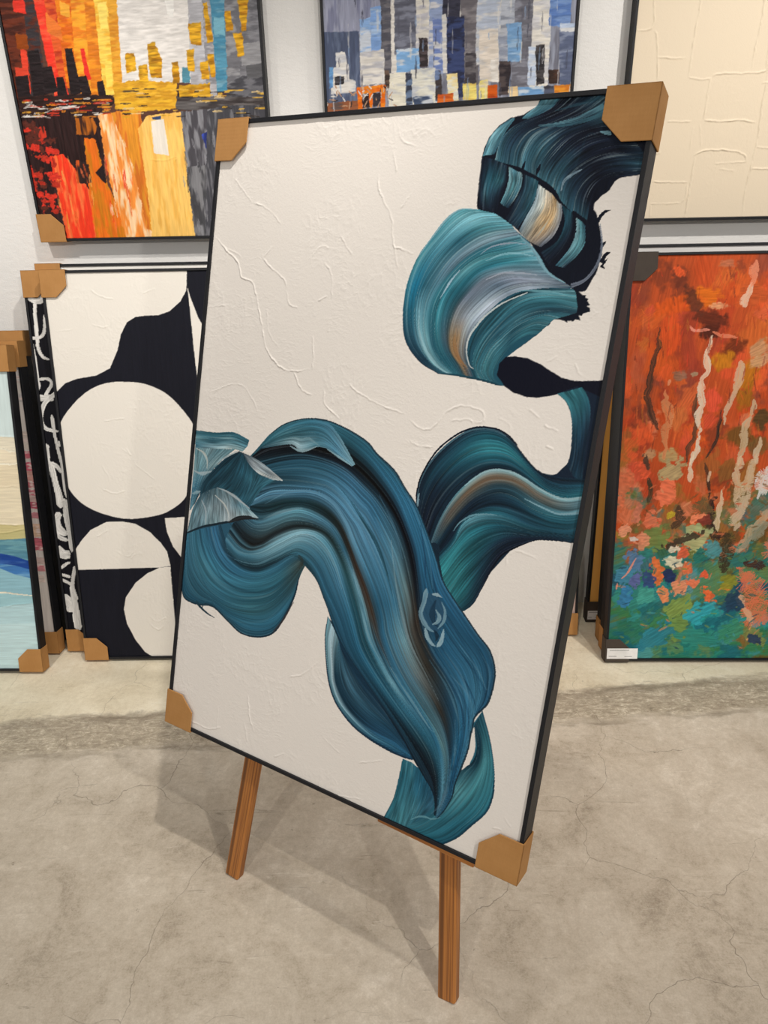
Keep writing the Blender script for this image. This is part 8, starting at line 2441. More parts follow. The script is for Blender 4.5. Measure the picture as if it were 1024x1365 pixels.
('B',(761.8,221.7),80.9,50.6,2978396,K[447]),
('B',(320.6,136.4),56.3,35.2,3508616,K[448]),
('B',(841.6,241.5),36.6,22.9,4029773,K[449]),
('B',(762.2,204.4),79.4,49.6,4029773,K[450]),
('B',(654.4,6.2),60.9,38,2978396,K[451]),
('B',(450.6,57.8),77.1,48.2,3508616,K[452]),
('B',(775.3,193.8),84.7,53,3508616,K[453]),
('B',(613.3,259.2),37.5,23.4,2978396,K[454]),
('B',(320.4,279.1),86.9,54.3,6063448,K[455]),
('B',(327.3,127.4),60.9,38.1,2595994,K[456]),
('B',(222.9,36.6),34.6,21.6,6063448,K[457]),
('B',(627.8,12),72.7,45.4,6063448,K[458]),
('B',(122.9,284.4),86.1,53.8,2978396,K[459]),
('B',(771.6,227.6),79.2,49.5,2057330,K[460]),
('B',(135.8,214.2),82.9,51.8,2057330,K[461]),
('B',(712.4,108.6),49.4,30.9,2595994,K[462]),
('B',(559.6,14.3),28.4,17.8,4029773,K[463]),
('B',(102.9,241.5),31.1,19.4,6063448,K[464]),
('B',(936.3,99.3),57.3,35.8,6063448,K[465]),
('B',(563.8,168.1),49,30.6,2456946,K[466]),
('B',(20.6,34.8),85.7,53.5,2057330,K[467]),
('B',(329.1,117.4),43.2,27,2057330,K[468]),
('B',(522.7,189.5),75.9,47.4,4029773,K[423]),
('B',(38,46.4),26.7,16.7,4029773,K[469]),
('B',(502.9,256.4),31.9,19.9,2314090,K[470]),
('B',(452.7,63.4),84.3,52.7,4029773,K[471]),
('B',(25.2,253.4),30,18.7,3508616,K[472]),
('B',(451.4,102),71.4,44.6,4690586,K[473]),
('B',(420.9,23),52,32.5,2057330,K[474]),
('B',(103.1,229.6),84.9,53.1,3508616,K[475]),
('B',(218.1,425.3),38.8,24.3,13069382,K[476]),
('B',(659,496),34.9,21.8,7894086,K[477]),
('B',(722.2,403.9),46.4,29,6451776,K[478]),
('B',(550.1,532.9),36.1,22.6,4682862,K[479]),
('B',(96.4,477.5),56.8,35.5,11949620,K[480]),
('B',(34.7,488.1),43,26.8,14056022,K[481]),
('B',(99.1,451.9),50.8,31.7,6451776,K[482]),
('B',(753.1,515.4),47.8,29.9,4682862,K[483]),
('B',(55,457.3),27.7,17.3,7230510,K[484]),
('B',(540.8,481.7),55.2,34.5,7894086,K[485]),
('B',(544.5,455.9),44.9,28.1,5667173,K[486]),
('B',(590.7,508.6),54.7,34.2,11949620,K[487]),
('B',(502.5,387.9),52.4,32.7,6451776,K[488]),
('B',(67.3,513.6),31.6,19.7,6451776,K[489]),
('B',(475.1,565.9),38.8,24.2,4682862,K[490]),
('B',(204.6,522.7),49.8,31.1,11949620,K[491]),
('B',(516.4,544.8),50.9,31.8,6451776,K[492]),
('B',(788.7,541.4),18,11.3,11949620,K[493]),
('B',(521.1,388.9),35.9,22.4,6451776,K[494]),
('B',(221.2,519.3),50.5,31.6,7230510,K[495]),
('B',(295,564),31.5,19.7,13069382,K[496]),
('B',(168.4,448.3),19.8,12.4,5667173,K[497]),
('B',(239.9,428.1),28.3,17.7,5667173,K[498]),
('B',(889.9,361.2),37.4,23.4,4682862,K[499]),
('B',(820.8,569.6),33.8,21.1,6451776,K[500]),
('B',(595.6,375.4),20.2,12.6,6451776,K[501]),
('B',(52.5,576.8),21.4,13.4,7894086,K[502]),
('B',(724.6,538.7),36.9,23,7230510,K[503]),
('B',(670.2,510.5),44.9,28.1,7230510,K[504]),
('B',(7.2,576.9),57.6,36,4682862,K[505]),
('B',(387.8,481.9),19.6,12.2,6451776,K[506]),
('B',(131.8,488),49.9,31.2,4682862,K[507]),
('B',(763.3,502.9),24.9,15.6,11949620,K[508]),
('B',(108,435.2),52.9,33.1,11949620,K[509]),
('B',(892.8,362.2),35.2,22,10510898,K[510]),
('B',(537.3,555.3),20.8,13,13069382,K[511]),
('B',(636.3,409.4),54.1,33.8,7230510,K[512]),
('B',(60.4,559.3),56.8,35.5,5667173,K[513]),
('B',(160.6,426.1),24.9,15.6,10510898,K[514]),
('B',(577.2,399.6),56.4,35.3,13069382,K[515]),
('B',(811.3,404.3),23.9,15,5667173,K[516]),
('B',(572.7,369.6),32.3,20.2,7230510,K[517]),
('B',(746.7,578.8),38.3,23.9,14056022,K[518]),
('B',(688.2,374.1),49.1,30.7,10510898,K[519]),
('B',(374.3,407),25.3,15.8,11949620,K[520]),
('B',(211.4,498.9),32.6,20.4,14056022,K[521]),
('B',(368.2,395),23.3,14.5,5667173,K[522]),
('B',(326.7,373.9),21.8,13.6,7230510,K[523]),
('B',(197.3,424.1),32.2,20.1,7894086,K[524]),
('B',(715.3,381.3),27.6,17.3,7894086,K[525]),
('B',(173.2,489.3),56.3,35.2,10510898,K[526]),
('B',(63.5,372.1),44.8,28,11949620,K[527]),
('B',(371.9,498.8),44.2,27.6,5667173,K[528]),
('B',(735.2,458.3),54.3,34,10510898,K[529]),
('B',(359.4,525),45,28.1,7894086,K[530]),
('B',(665.8,550.8),53.2,33.3,11949620,K[531]),
('B',(525.7,369.9),51.7,32.3,4682862,K[532]),
('B',(677.2,491.9),24.6,15.4,10510898,K[533]),
('B',(470.3,539.9),53.2,33.2,14056022,K[534]),
('B',(418.4,392.1),24.4,15.2,14056022,K[535]),
('B',(644.3,540.2),53.2,33.2,4682862,K[536]),
('B',(848.9,461.3),41.5,25.9,13069382,K[537]),
('B',(673.8,444.7),49.3,30.8,14056022,K[538]),
('B',(411.2,572.9),50.5,31.6,6451776,K[539]),
('B',(653.5,426.5),21,13.2,11949620,K[540]),
('B',(382.9,509.3),40.1,25.1,14056022,K[541]),
('B',(454,549.8),30.5,19.1,6451776,K[542]),
('B',(661.2,466.3),47.9,30,7230510,K[543]),
('B',(29.2,551.8),38.3,24,14056022,K[544]),
('B',(331.6,380.6),26,16.2,5667173,K[545]),
('B',(896.8,423.4),48.5,30.3,6451776,K[546]),
('B',(79.3,367),31.3,19.5,4682862,K[547]),
('B',(621.9,546.7),37.1,23.2,5667173,K[548]),
('B',(566.4,397.2),25.7,16.1,11949620,K[549]),
('B',(45.2,514.3),46.2,28.9,14056022,K[550]),
('B',(233.6,526.6),42,26.2,14056022,K[551]),
('B',(159,466.2),22.4,14,6451776,K[552]),
('B',(54,428.4),25.6,16,14056022,K[553]),
('B',(61.7,414.7),55.2,34.5,11949620,K[554]),
('B',(462.8,536.6),56.2,35.1,4682862,K[555]),
('B',(336.8,418.8),20.5,12.8,7230510,K[556]),
('B',(150.5,452.1),22.9,14.3,11949620,K[557]),
('B',(377,490.7),26.1,16.3,6451776,K[558]),
('B',(319.3,473),39.4,24.6,7894086,K[559]),
('B',(753.2,523.2),48.9,30.5,14056022,K[560]),
('B',(40.1,584.7),30.7,19.2,6451776,K[561]),
('B',(525.5,534.7),52.2,32.6,11949620,K[562]),
('B',(283,557.2),26.9,16.8,10510898,K[563]),
('B',(353.7,443),52.8,33,10510898,K[564]),
('B',(695.9,389.3),50.1,31.3,10510898,K[565]),
('B',(446.3,1252.1),28.4,17.8,13333044,K[566]),
('B',(589.6,909.5),33.9,21.2,13333044,K[567]),
('B',(64.6,1130.6),54.1,33.8,15034924,K[568]),
('B',(167.7,947.9),30.7,19.2,15034924,K[569]),
('B',(43.4,750.9),61.7,38.6,15622708,K[570]),
('B',(591.8,1114.4),33.6,21,14045756,K[571]),
('B',(236.6,1160.2),56.5,35.3,10501926,K[572]),
('B',(239.8,803.2),34.5,21.6,13333044,K[573]),
('B',(579.7,1191.6),28.6,17.9,15034924,K[574]),
('B',(321.6,1269.6),44.7,27.9,7879208,K[575]),
('B',(290.1,779.9),57.3,35.8,7879208,K[576]),
('B',(464.8,1049.2),35.8,22.4,15622708,K[577]),
('B',(829.3,637.7),49.8,31.2,14045756,K[578]),
('B',(659.9,739.4),34.9,21.8,15622708,K[579]),
('B',(149.7,1234.1),53.8,33.6,7879208,K[580]),
('B',(195,842.3),20.7,13,14045756,K[581]),
('B',(55,1058.2),29.4,18.4,13333044,K[582]),
('B',(51.5,821.4),44.5,27.8,7879208,K[583]),
('B',(337.2,1226.7),56.2,35.2,15034924,K[584]),
('B',(660.2,1279.1),27.6,17.3,7879208,K[585]),
('B',(584.1,997),20,12.5,14045756,K[586]),
('B',(795.7,869.9),42.8,26.7,10501926,K[587]),
('B',(64.1,890),29.8,18.6,15034924,K[588]),
('B',(775,1214.2),53.9,33.7,10501926,K[589]),
('B',(626.4,732.4),20.1,12.6,14045756,K[590]),
('B',(220.6,757.7),54.2,33.9,15034924,K[591]),
('B',(399.6,944.3),56.5,35.3,15034924,K[592]),
('B',(728.3,1046.8),35,21.9,14045756,K[593]),
('B',(72.2,777.4),56.2,35.1,15622708,K[594]),
('B',(118.9,962.7),36.3,22.7,15622708,K[595]),
('B',(2.9,920.8),50.4,31.5,15622708,K[596]),
('B',(433.6,1180.2),21.7,13.6,7879208,K[597]),
('B',(403.3,1192.2),51.3,32.1,15622708,K[598]),
('B',(93.8,1254.1),54.9,34.3,7879208,K[599]),
('B',(660.1,937.9),27.6,17.3,13333044,K[600]),
('B',(553.2,887.8),27.3,17,15034924,K[601]),
('B',(627.6,717.1),29.6,18.5,12351548,K[602]),
('B',(418.1,950.1),48.7,30.4,15622708,K[603]),
('B',(662.4,1231.8),22.7,14.2,15622708,K[604]),
('B',(698.4,714.6),34.5,21.6,10501926,K[605]),
('B',(60.4,1157.6),24.2,15.1,14045756,K[606]),
('B',(661.3,789),38,23.7,13333044,K[607]),
('B',(347.3,642.5),57.9,36.2,7879208,K[608]),
('B',(205,750.8),49.7,31.1,14045756,K[609]),
('B',(171.6,981.8),27.9,17.4,10501926,K[610]),
('B',(141.4,1147.2),43.9,27.4,14045756,K[611]),
('B',(668.8,893.7),54.6,34.1,14045756,K[612]),
('B',(267.3,1164),18.7,11.7,12351548,K[613]),
('B',(515,830),57.3,35.8,14045756,K[614]),
('B',(47.3,652.7),54.7,34.2,14045756,K[615]),
('B',(376.9,581.9),33.7,21.1,6311980,K[616]),
('B',(444.7,89.9),48.9,30.6,9200690,K[617]),
('B',(487.3,435.8),35.2,22,9200690,K[618]),
('B',(342.9,650.7),45.3,28.3,9200690,K[619]),
('B',(526.3,-42.5),36.2,22.6,7361576,K[620]),
('B',(465.9,224.5),57.9,36.2,9200690,K[621]),
('B',(388.9,446),38.3,23.9,6311980,K[622]),
('B',(456.8,348),30.7,19.2,9200690,K[623]),
('B',(526.4,-27.9),62.6,39.1,7361576,K[624]),
('B',(387.9,300.2),26.3,16.5,6311980,K[625]),
('B',(482.3,441.9),34.1,21.3,6311980,K[626]),
('B',(462,88.8),47.5,29.7,9200690,K[627]),
('B',(224.9,1194.5),51.6,34.4,14446622,K[628]),
('B',(145.7,1167.4),34.6,69.2,14900770,K[629]),
('B',(128.8,1087.3),64.3,35.1,14768168,K[630]),
('B',(257.3,1097),40.7,34.9,4596250,K[628]),
('B',(242.4,1131.7),63.7,28.9,6302750,K[631]),
('B',(321.9,1038.1),52.8,35.2,7221788,K[632]),
('B',(191,1183.7),23,51.7,6304806,K[633]),
('B',(138.7,1252),22.7,39.8,7879208,K[632]),
('B',(301.7,1003.3),35.4,53.1,12942878,K[630]),
('B',(383.8,954.9),71.3,35.7,12351006,K[634]),
('B',(373.4,883.3),54.1,30.1,10511902,K[635]),
('B',(404.5,1037),41,29.3,12883566,K[633]),
('B',(414.2,1001.7),35.4,23.6,13541496,K[636]),
('B',(169.1,957.7),23.9,17.9,9858650,K[628]),
('B',(210.4,963.1),14.9,11.9,11179640,K[628]),
('B',(205.2,885.4),66.3,36.2,13788728,K[637]),
('B',(174.1,825),42.6,36.5,13332540,K[635]),
('B',(277.4,884.5),42.2,30.1,14767676,K[630]),
('B',(271.6,817.7),36.5,24.3,13783606,K[637]),
('B',(268.3,1165.5),28.8,12.7,15049592,K[628]),
('B',(285.2,1288.4),28.2,14.7,12349520,K[628]),
('B',(137.3,1268.7),17,22.7,15884850,K[637]),
('B',(374.7,1203.4),45.7,39.9,12342828,K[628]),
('B',(410,1146.3),34.5,23,14049852,K[636]),
('B',(434,822),36.4,36.4,4997672,K[628]),
('B',(374,761.2),36.8,55.2,7229476,K[630]),
('B',(431.4,735.8),30.7,36.9,7887410,K[630]),
('B',(147,707.6),37.2,24.8,11837550,K[628]),
('B',(91.7,708.1),18.6,24.9,12490350,K[628]),
('S',[(98,1105),(93,1053),(83,994),(74,911),(80,850),(103,807),(116,789)],[7,11.7,14,14,11.7,14,7],5519404,K[638]),
('S',[(227,915),(220,849),(231,794),(218,732),(211,676)],[4.7,9.5,9.5,9.5,7.1],6308400,K[638]),
('S',[(307,848),(304,799),(299,750),(271,694)],[4.8,7.2,7.2,4.8],3944490,K[638]),
('S',[(256,1077),(248,1039),(248,980),(238,921),(242,861),(241,806),(248,756)],[9.3,16.3,13.9,16.3,16.3,13.9,4.6],15390398,K[638]),
('S',[(246,769),(243,732),(234,700),(224,675)],[7.2,14.4,16.8,14.4],15521986,K[638]),
('S',[(354,1232),(350,1192),(348,1153)],[8.9,15.5,17.7],15254700,K[638]),
('S',[(367,1298),(366,1254),(361,1226)],[17.6,19.8,11],15175534,K[638]),
('S',[(343,1003),(352,943),(345,896),(329,848),(318,805)],[14,18.6,14,16.3,11.6],14070934,K[638]),
('S',[(410,877),(393,810),(388,749),(383,674)],[11.9,16.7,19.1,21.4],13546642,K[638]),
('S',[(441,760),(433,717),(434,680)],[9.6,14.3,14.3],14073504,K[638]),
('S',[(130,916),(128,874),(147,825),(143,764),(135,701)],[11.8,23.6,18.9,14.2,11.8],14454624,K[638]),
('S',[(140,946),(133,928)],[7,4.7],15898990,K[638]),
('S',[(246,1097),(205,1095),(186,1110)],[6.8,9,4.5],15899010,K[638]),
('S',[(258,1091),(295,1076),(336,1073)],[6.8,9.1,4.5],15041892,K[638]),
('S',[(270,682),(285,628),(295,559)],[7.3,7.3,7.3],4600360,K[638]),
('S',[(227,723),(226,662),(233,614)],[14.5,12.1,14.5],15258296,K[638]),
('S',[(289,655),(286,621)],[7.3,4.9],14728864,K[638]),
('S',[(386,708),(380,640),(382,551)],[19.4,19.4,21.8],14466716,K[638]),
('S',[(440,721),(426,640),(403,544),(379,453)],[19.7,24.6,29.5,19.7],14073504,K[638]),
('S',[(482,667),(462,612),(452,557)],[29.2,34,19.4],15262944,K[638]),
('S',[(511,529),(451,466),(400,381)],[19.9,29.8,14.9],12888716,K[638]),
('S',[(495,494),(442,431),(400,374)],[30,35,10],9868930,K[638]),
('S',[(336,586),(336,516),(328,453)],[14.8,19.8,9.9],14731432,K[638]),
('S',[(366,446),(363,374),(377,302)],[35.3,40.4,25.2],4208680,K[638]),
('S',[(314,565),(301,531),(319,446),(348,424)],[20,25,20,30],3680806,K[638]),
('S',[(261,559),(285,524),(302,517)],[29.7,44.5,24.7],7232572,K[638]),
('S',[(203,538),(208,482),(182,461)],[19.9,24.9,14.9],4995628,K[638]),
('S',[(424,345),(465,341),(508,323)],[12.7,20.3,22.8],4599340,K[638]),
('S',[(409,360),(449,366),(465,374)],[15.1,22.7,15.1],4423011,K[638]),
('S',[(420,316),(452,272),(492,153),(531,138)],[20.8,52.1,67.7,46.9],15628888,K[638]),
('S',[(484,416),(528,388),(519,344)],[50.2,60.3,40.2],14777952,K[638]),
('S',[(478,123),(471,62)],[7.9,13.2],16428398,K[638]),
('S',[(421,235),(447,183),(473,138)],[15.6,20.8,18.2],14987404,K[638]),
('S',[(95,636),(102,588),(98,546)],[7.4,9.8,7.4],4602924,K[638]),
('B',(119.1,490),34.5,27.6,14448212,K[639]),
('B',(158.6,587.5),34,47.6,15038036,K[640]),
('B',(173.1,656.1),40.4,33.6,11575412,K[641]),
('B',(16.6,609.5),27.2,61.2,13791308,K[642]),
('B',(72.9,663.8),20.2,33.7,14441532,K[643]),
('B',(260.2,496),27.5,17.9,15895396,K[644]),
('B',(287.8,488.7),23.4,16.5,8535090,K[645]),
('B',(198.3,346.3),32.4,21.2,14866104,K[646]),
('B',(223.2,375.1),21.1,21.1,14443074,K[647]),
('B',(194.5,393.3),21,12.6,14866110,K[648]),
('B',(188.7,295.2),25.6,28.4,2699868,K[649]),
('B',(146.2,310.1),21.3,49.7,15036476,K[650]),
('B',(172.6,236.3),21.5,35.9,15764314,K[651]),
('B',(226.2,258.2),24.3,28.6,15044456,K[652]),
('B',(266.3,272.8),21.4,17.1,15628884,K[653]),
('B',(325.5,228.1),15.8,35.8,15886908,K[654]),
('B',(301.5,301.9),14.2,14.2,15424572,K[655]),
('B',(248.1,324.2),14.1,28.3,14446662,K[656]),
('B',(265.9,432.2),48.7,41.7,11384708,K[657]),
('B',(285.9,360.2),21.1,28.1,2716266,K[658]),
('B',(130.6,426),41.9,48.8,7374153,K[659]),
('B',(100.2,375.9),28.1,21.1,3242354,K[660]),
('B',(68,347.1),28.3,42.4,5799333,K[661]),
('B',(78.9,288.5),21.4,28.5,6449317,K[662]),
('B',(120.3,288.3),21.4,35.6,3491705,K[663]),
('B',(36.5,303.4),28.5,42.7,4687781,K[664]),
('B',(48.2,229.4),21.6,43.2,3898800,K[665]),
('B',(117.7,229.1),35.9,35.9,4693135,K[666]),
('B',(232.4,183.8),50.6,43.3,8493133,K[667]),
('B',(231.1,115.9),36.5,43.8,7376201,K[668]),
('B',(303.2,168.5),50.6,36.1,3515056,K[669]),
('B',(377.8,257.5),21.4,14.2,15172924,K[670]),
('B',(383.2,272.2),28.4,28.4,9210930,K[671]),
('B',(410.6,205.4),28.7,35.9,2704220,K[672]),
('B',(324.1,388.8),28,35,5149338,K[673]),
('B',(225.8,425.3),76.6,13.9,4339756,K[674]),
('B',(69.7,518.6),13.8,41.3,13335136,K[675]),
('B',(26.6,455.3),20.9,20.9,15047032,K[676]),
('B',(90.3,419.1),21,28,14454638,K[677]),
('B',(62.5,426.5),16.8,8.4,14077640,K[678]),
('B',(178.2,510.7),16.5,9.6,12362546,K[679]),
('B',(84.7,684.1),8.1,26.8,5258290,K[680]),
('B',(421.2,100),43.7,36.4,4033390,K[681]),
('B',(492.6,84.6),29.2,43.8,8029517,K[682]),
('B',(311.4,77.5),87.9,29.3,3245433,K[683]),
('B',(156.8,77.9),73.5,36.7,3112335,K[684]),
('B',(494.3,69.3),29.2,14.6,2965084,K[685]),
('S',[(74,362),(50,311),(30,289)],[5.1],15899010,K[27]),
('S',[(18,274),(16,252)],[5.2],15899010,K[27]),
('S',[(31,1181),(25,1163)],[2],10501412,K[686]),
('S',[(57,890),(62,843)],[5],15032876,K[686]),
('S',[(36,1161),(45,1146)],[1.6],15891004,K[686]),
('S',[(361,903),(372,882)],[3.7],15032876,K[686]),
('S',[(131,1159),(138,1113)],[4.2],15032876,K[686]),
('S',[(413,1124),(418,1115)],[3.7],7878696,K[686]),
('S',[(104,763),(98,718)],[3.2],7878696,K[686]),
('S',[(60,1135),(62,1097)],[3.3],14436140,K[686]),
('S',[(402,790),(402,764)],[4.9],12349490,K[686]),
('S',[(327,889),(326,879)],[4.9],10501412,K[686]),
('S',[(426,817),(432,788)],[2.5],7878696,K[686]),
('S',[(-10,982),(0,940)],[3.4],12349490,K[686]),
('S',[(146,1001),(139,986)],[4.5],15032876,K[686]),
('S',[(25,1021),(33,998)],[2.5],10501412,K[686]),
('S',[(287,1081),(286,1065)],[4.5],12349490,K[686]),
('S',[(289,1081),(292,1038)],[2.6],14436140,K[686]),
('S',[(58,859),(65,811)],[4.7],12349490,K[686]),
('S',[(206,1220),(206,1187)],[2.6],10501412,K[686]),
('S',[(354,748),(360,715)],[3.6],15032876,K[686]),
('S',[(315,902),(324,892)],[3.2],15032876,K[686]),
('S',[(339,938),(341,928)],[1.5],15032876,K[686]),
('S',[(326,916),(329,872)],[4.8],7878696,K[686]),
('S',[(391,1195),(389,1164)],[2.2],15032876,K[686]),
('S',[(33,934),(44,887)],[2.7],7878696,K[686]),
('S',[(281,939),(283,917)],[4.3],15891004,K[686]),
('S',[(228,1097),(228,1060)],[3.1],10501412,K[686]),
('S',[(266,740),(268,722)],[2.7],7878696,K[686]),
('S',[(400,1139),(400,1122)],[2.3],10501412,K[686]),
('S',[(-17,1196),(-12,1150)],[2.1],10501412,K[686]),
('S',[(156,1176),(157,1142)],[4],15032876,K[686]),
('S',[(36,852),(37,824)],[1.5],15032876,K[686]),
('S',[(394,961),(408,910)],[2.8],7878696,K[686]),
('S',[(404,762),(411,749)],[3.8],7878696,K[686]),
('S',[(251,1079),(253,1032)],[4.9],7878696,K[686]),
('S',[(162,1010),(172,965)],[5],14436140,K[686]),
('S',[(213,733),(216,686)],[4],7878696,K[686]),
('S',[(107,944),(113,923)],[2.5],14436140,K[686]),
('S',[(23,746),(16,721)],[4.8],12349490,K[686]),
('S',[(179,1133),(174,1106)],[2.1],12349490,K[686]),
('S',[(168,874),(159,859)],[4],7878696,K[686]),
('S',[(248,928),(250,909)],[3.8],14436140,K[686]),
('S',[(290,1186),(283,1172)],[1.5],7878696,K[686]),
('S',[(346,1069),(351,1058)],[3.9],15891004,K[686]),
('S',[(47,927),(38,880)],[2.9],15032876,K[686]),
('S',[(194,1179),(196,1145)],[2.2],7878696,K[686]),
('S',[(310,1282),(320,1248)],[3.2],12349490,K[686]),
('S',[(92,1084),(104,1046)],[3.4],12349490,K[686]),
('S',[(412,1169),(421,1153)],[4.1],15891004,K[686]),
('S',[(99,1016),(94,1002)],[3.4],15891004,K[686]),
('S',[(90,1096),(92,1050)],[3.8],7878696,K[686]),
('S',[(169,761),(168,734)],[3],14436140,K[686]),
('S',[(449,798),(444,763)],[3.6],7878696,K[686]),
('S',[(68,1114),(71,1103)],[4.2],15891004,K[686]),
('S',[(179,880),(185,856)],[1.7],12349490,K[686]),
('S',[(264,1259),(271,1227)],[1.5],14436140,K[686]),
('S',[(112,1107),(121,1078)],[3.1],10501412,K[686]),
('S',[(165,1094),(161,1051)],[2.8],14436140,K[686]),
('S',[(186,1108),(183,1094)],[3.3],12349490,K[686]),
('S',[(434,995),(442,965)],[3.1],15891004,K[686]),
('S',[(169,1182),(163,1157)],[2.2],14436140,K[686]),
('S',[(66,1089),(68,1043)],[2.6],10501412,K[686]),
('S',[(419,901),(425,883)],[3.3],7878696,K[686]),
('S',[(333,745),(340,709)],[4.5],15891004,K[686]),
('S',[(127,1045),(122,1001)],[3],14436140,K[686]),
('S',[(162,1056),(162,1029)],[4.2],15032876,K[686]),
('S',[(83,1091),(87,1048)],[4.9],10501412,K[686]),
('S',[(152,729),(156,719)],[1.5],15891004,K[686]),
('S',[(127,1198),(136,1170)],[4.5],7878696,K[686]),
('S',[(355,1140),(358,1109)],[4.4],15891004,K[686]),
('S',[(149,881),(142,834)],[4.2],7878696,K[686]),
('S',[(42,863),(44,826)],[4.8],15891004,K[686]),
('S',[(426,804),(432,772)],[4.9],12349490,K[686]),
('S',[(289,745),(284,717)],[1.8],10501412,K[686]),
('S',[(374,909),(380,898)],[3.7],7878696,K[686]),
('S',[(80,740),(70,722)],[4.3],15891004,K[686]),
('S',[(259,1052),(252,1035)],[4.8],15891004,K[686]),
('S',[(43,1136),(44,1099)],[4.3],15891004,K[686]),
('S',[(51,768),(46,750)],[2.5],12349490,K[686]),
('S',[(382,936),(387,900)],[1.5],14436140,K[686]),
('S',[(147,865),(157,836)],[2],15032876,K[686]),
('S',[(414,1157),(424,1137)],[2.2],10501412,K[686]),
('S',[(-13,1255),(-5,1232)],[3.5],15032876,K[686]),
('S',[(246,1053),(250,1017)],[2.3],10501412,K[686]),
('S',[(26,1022),(25,1006)],[4.2],7878696,K[686]),
('S',[(14,812),(9,776)],[4.4],15032876,K[686]),
('S',[(288,1284),(298,1245)],[2.1],7878696,K[686]),
('S',[(131,1084),(135,1041)],[3.7],15032876,K[686]),
('S',[(261,1274),(272,1250)],[3],15032876,K[686]),
('S',[(314,815),(307,772)],[3.6],12349490,K[686]),
('S',[(138,1223),(139,1198)],[1.8],15032876,K[686]),
('S',[(179,730),(172,721)],[4.9],12349490,K[686]),
('S',[(209,1132),(206,1086)],[4.3],14436140,K[686]),
('S',[(342,1120),(336,1106)],[1.6],10501412,K[686]),
('S',[(7,986),(18,939)],[4.3],14436140,K[686]),
('S',[(122,1098),(113,1078)],[1.7],15032876,K[686]),
('S',[(48,808),(52,770)],[4.6],15891004,K[686]),
('S',[(257,1042),(262,1018)],[4.5],10501412,K[686]),
('S',[(374,1139),(386,1096)],[2.2],10501412,K[686]),
('S',[(283,1040),(277,1025)],[2.5],14436140,K[686]),
('S',[(424,1014),(420,975)],[4.4],7878696,K[686]),
('S',[(8,938),(5,898)],[3.7],15891004,K[686]),
('S',[(412,864),(407,838)],[4.8],7878696,K[686]),
('S',[(417,1081),(424,1042)],[3.4],12349490,K[686]),
('S',[(213,923),(210,909)],[4.4],10501412,K[686]),
('S',[(30,1236),(22,1204)],[3.2],15891004,K[686]),
('S',[(104,1056),(114,1010)],[4.2],7878696,K[686]),
('S',[(283,1236),(278,1213)],[4.3],15032876,K[686]),
('S',[(181,1124),(180,1089)],[3.7],12349490,K[686]),
('S',[(242,1080),(245,1064)],[2],10501412,K[686]),
('S',[(121,1140),(122,1095)],[1.7],12349490,K[686]),
('S',[(393,842),(399,830)],[4.7],15891004,K[686]),
('S',[(94,809),(92,779)],[4.4],10501412,K[686]),
('S',[(244,803),(239,773)],[3.7],15032876,K[686]),
('S',[(403,983),(405,966)],[3.2],10501412,K[686]),
('S',[(364,845),(372,802)],[4.5],14436140,K[686]),
('S',[(3,784),(-2,732)],[4.1],15032876,K[686]),
('S',[(-18,1086),(-10,1075)],[3.1],10501412,K[686]),
('S',[(368,983),(363,938)],[4.7],10501412,K[686]),
('S',[(35,1085),(30,1071)],[4.5],14436140,K[686]),
('S',[(315,1268),(309,1241)],[3.9],14436140,K[686]),
('S',[(70,729),(77,705)],[1.7],10501412,K[686]),
('S',[(171,787),(165,740)],[3.5],15891004,K[686]),
('S',[(336,1077),(334,1047)],[2.6],14436140,K[686]),
('S',[(308,1224),(314,1191)],[4.8],7878696,K[686]),
('S',[(401,981),(401,960)],[3.3],10501412,K[686]),
('S',[(58,887),(62,859)],[3.3],15032876,K[686]),
('S',[(283,1266),(286,1238)],[4.3],10501412,K[686]),
('S',[(15,1178),(17,1165)],[2.4],15032876,K[686]),
('S',[(415,1150),(427,1113)],[3.3],14436140,K[686]),
('S',[(20,953),(21,935)],[4.8],12349490,K[686]),
('S',[(158,936),(160,906)],[3.3],14436140,K[686]),
('S',[(306,1111),(299,1098)],[2.6],7878696,K[686]),
('S',[(333,1044),(325,1035)],[4.7],7878696,K[686]),
('S',[(107,987),(104,955)],[3.2],15032876,K[686]),
('S',[(140,832),(149,808)],[3.5],10501412,K[686]),
('S',[(249,824),(256,784)],[4.8],15891004,K[686]),
('S',[(187,1031),(188,986)],[3.5],14436140,K[686]),
('S',[(139,1112),(133,1095)],[2.2],12349490,K[686]),
('S',[(165,870),(168,822)],[1.7],7878696,K[686]),
('S',[(73,840),(78,801)],[3.1],12349490,K[686]),
('S',[(138,1237),(140,1212)],[2.6],7878696,K[686]),
('S',[(312,852),(306,825)],[3.8],14436140,K[686]),
('S',[(87,1269),(92,1254)],[1.7],14436140,K[686]),
('S',[(28,1084),(26,1049)],[1.6],7878696,K[686]),
('S',[(63,1289),(58,1253)],[1.7],15032876,K[686]),
('S',[(415,787),(419,762)],[3.8],15032876,K[686]),
('S',[(433,780),(434,769)],[5],15032876,K[686]),
('S',[(264,1192),(262,1172)],[4],14436140,K[686]),
('S',[(218,1265),(214,1241)],[3.3],15032876,K[686]),
('S',[(368,830),(366,788)],[2],7878696,K[686]),
('S',[(122,337),(143,323)],[3.3],3509124,K[687]),
('S',[(527,102),(553,120)],[2.4],2981219,K[687]),
('S',[(322,447),(332,437)],[6.8],7230514,K[687]),
('S',[(409,570),(414,588)],[5.2],7230514,K[687]),
('S',[(517,82),(524,78)],[4.9],3509124,K[687]),
('S',[(102,598),(122,610)],[5.4],14449232,K[687]),
('S',[(388,162),(415,149)],[2.6],8032845,K[687]),
('S',[(336,166),(359,162)],[4.5],8032845,K[687]),
('S',[(346,195),(367,194)],[6.6],2705752,K[687]),
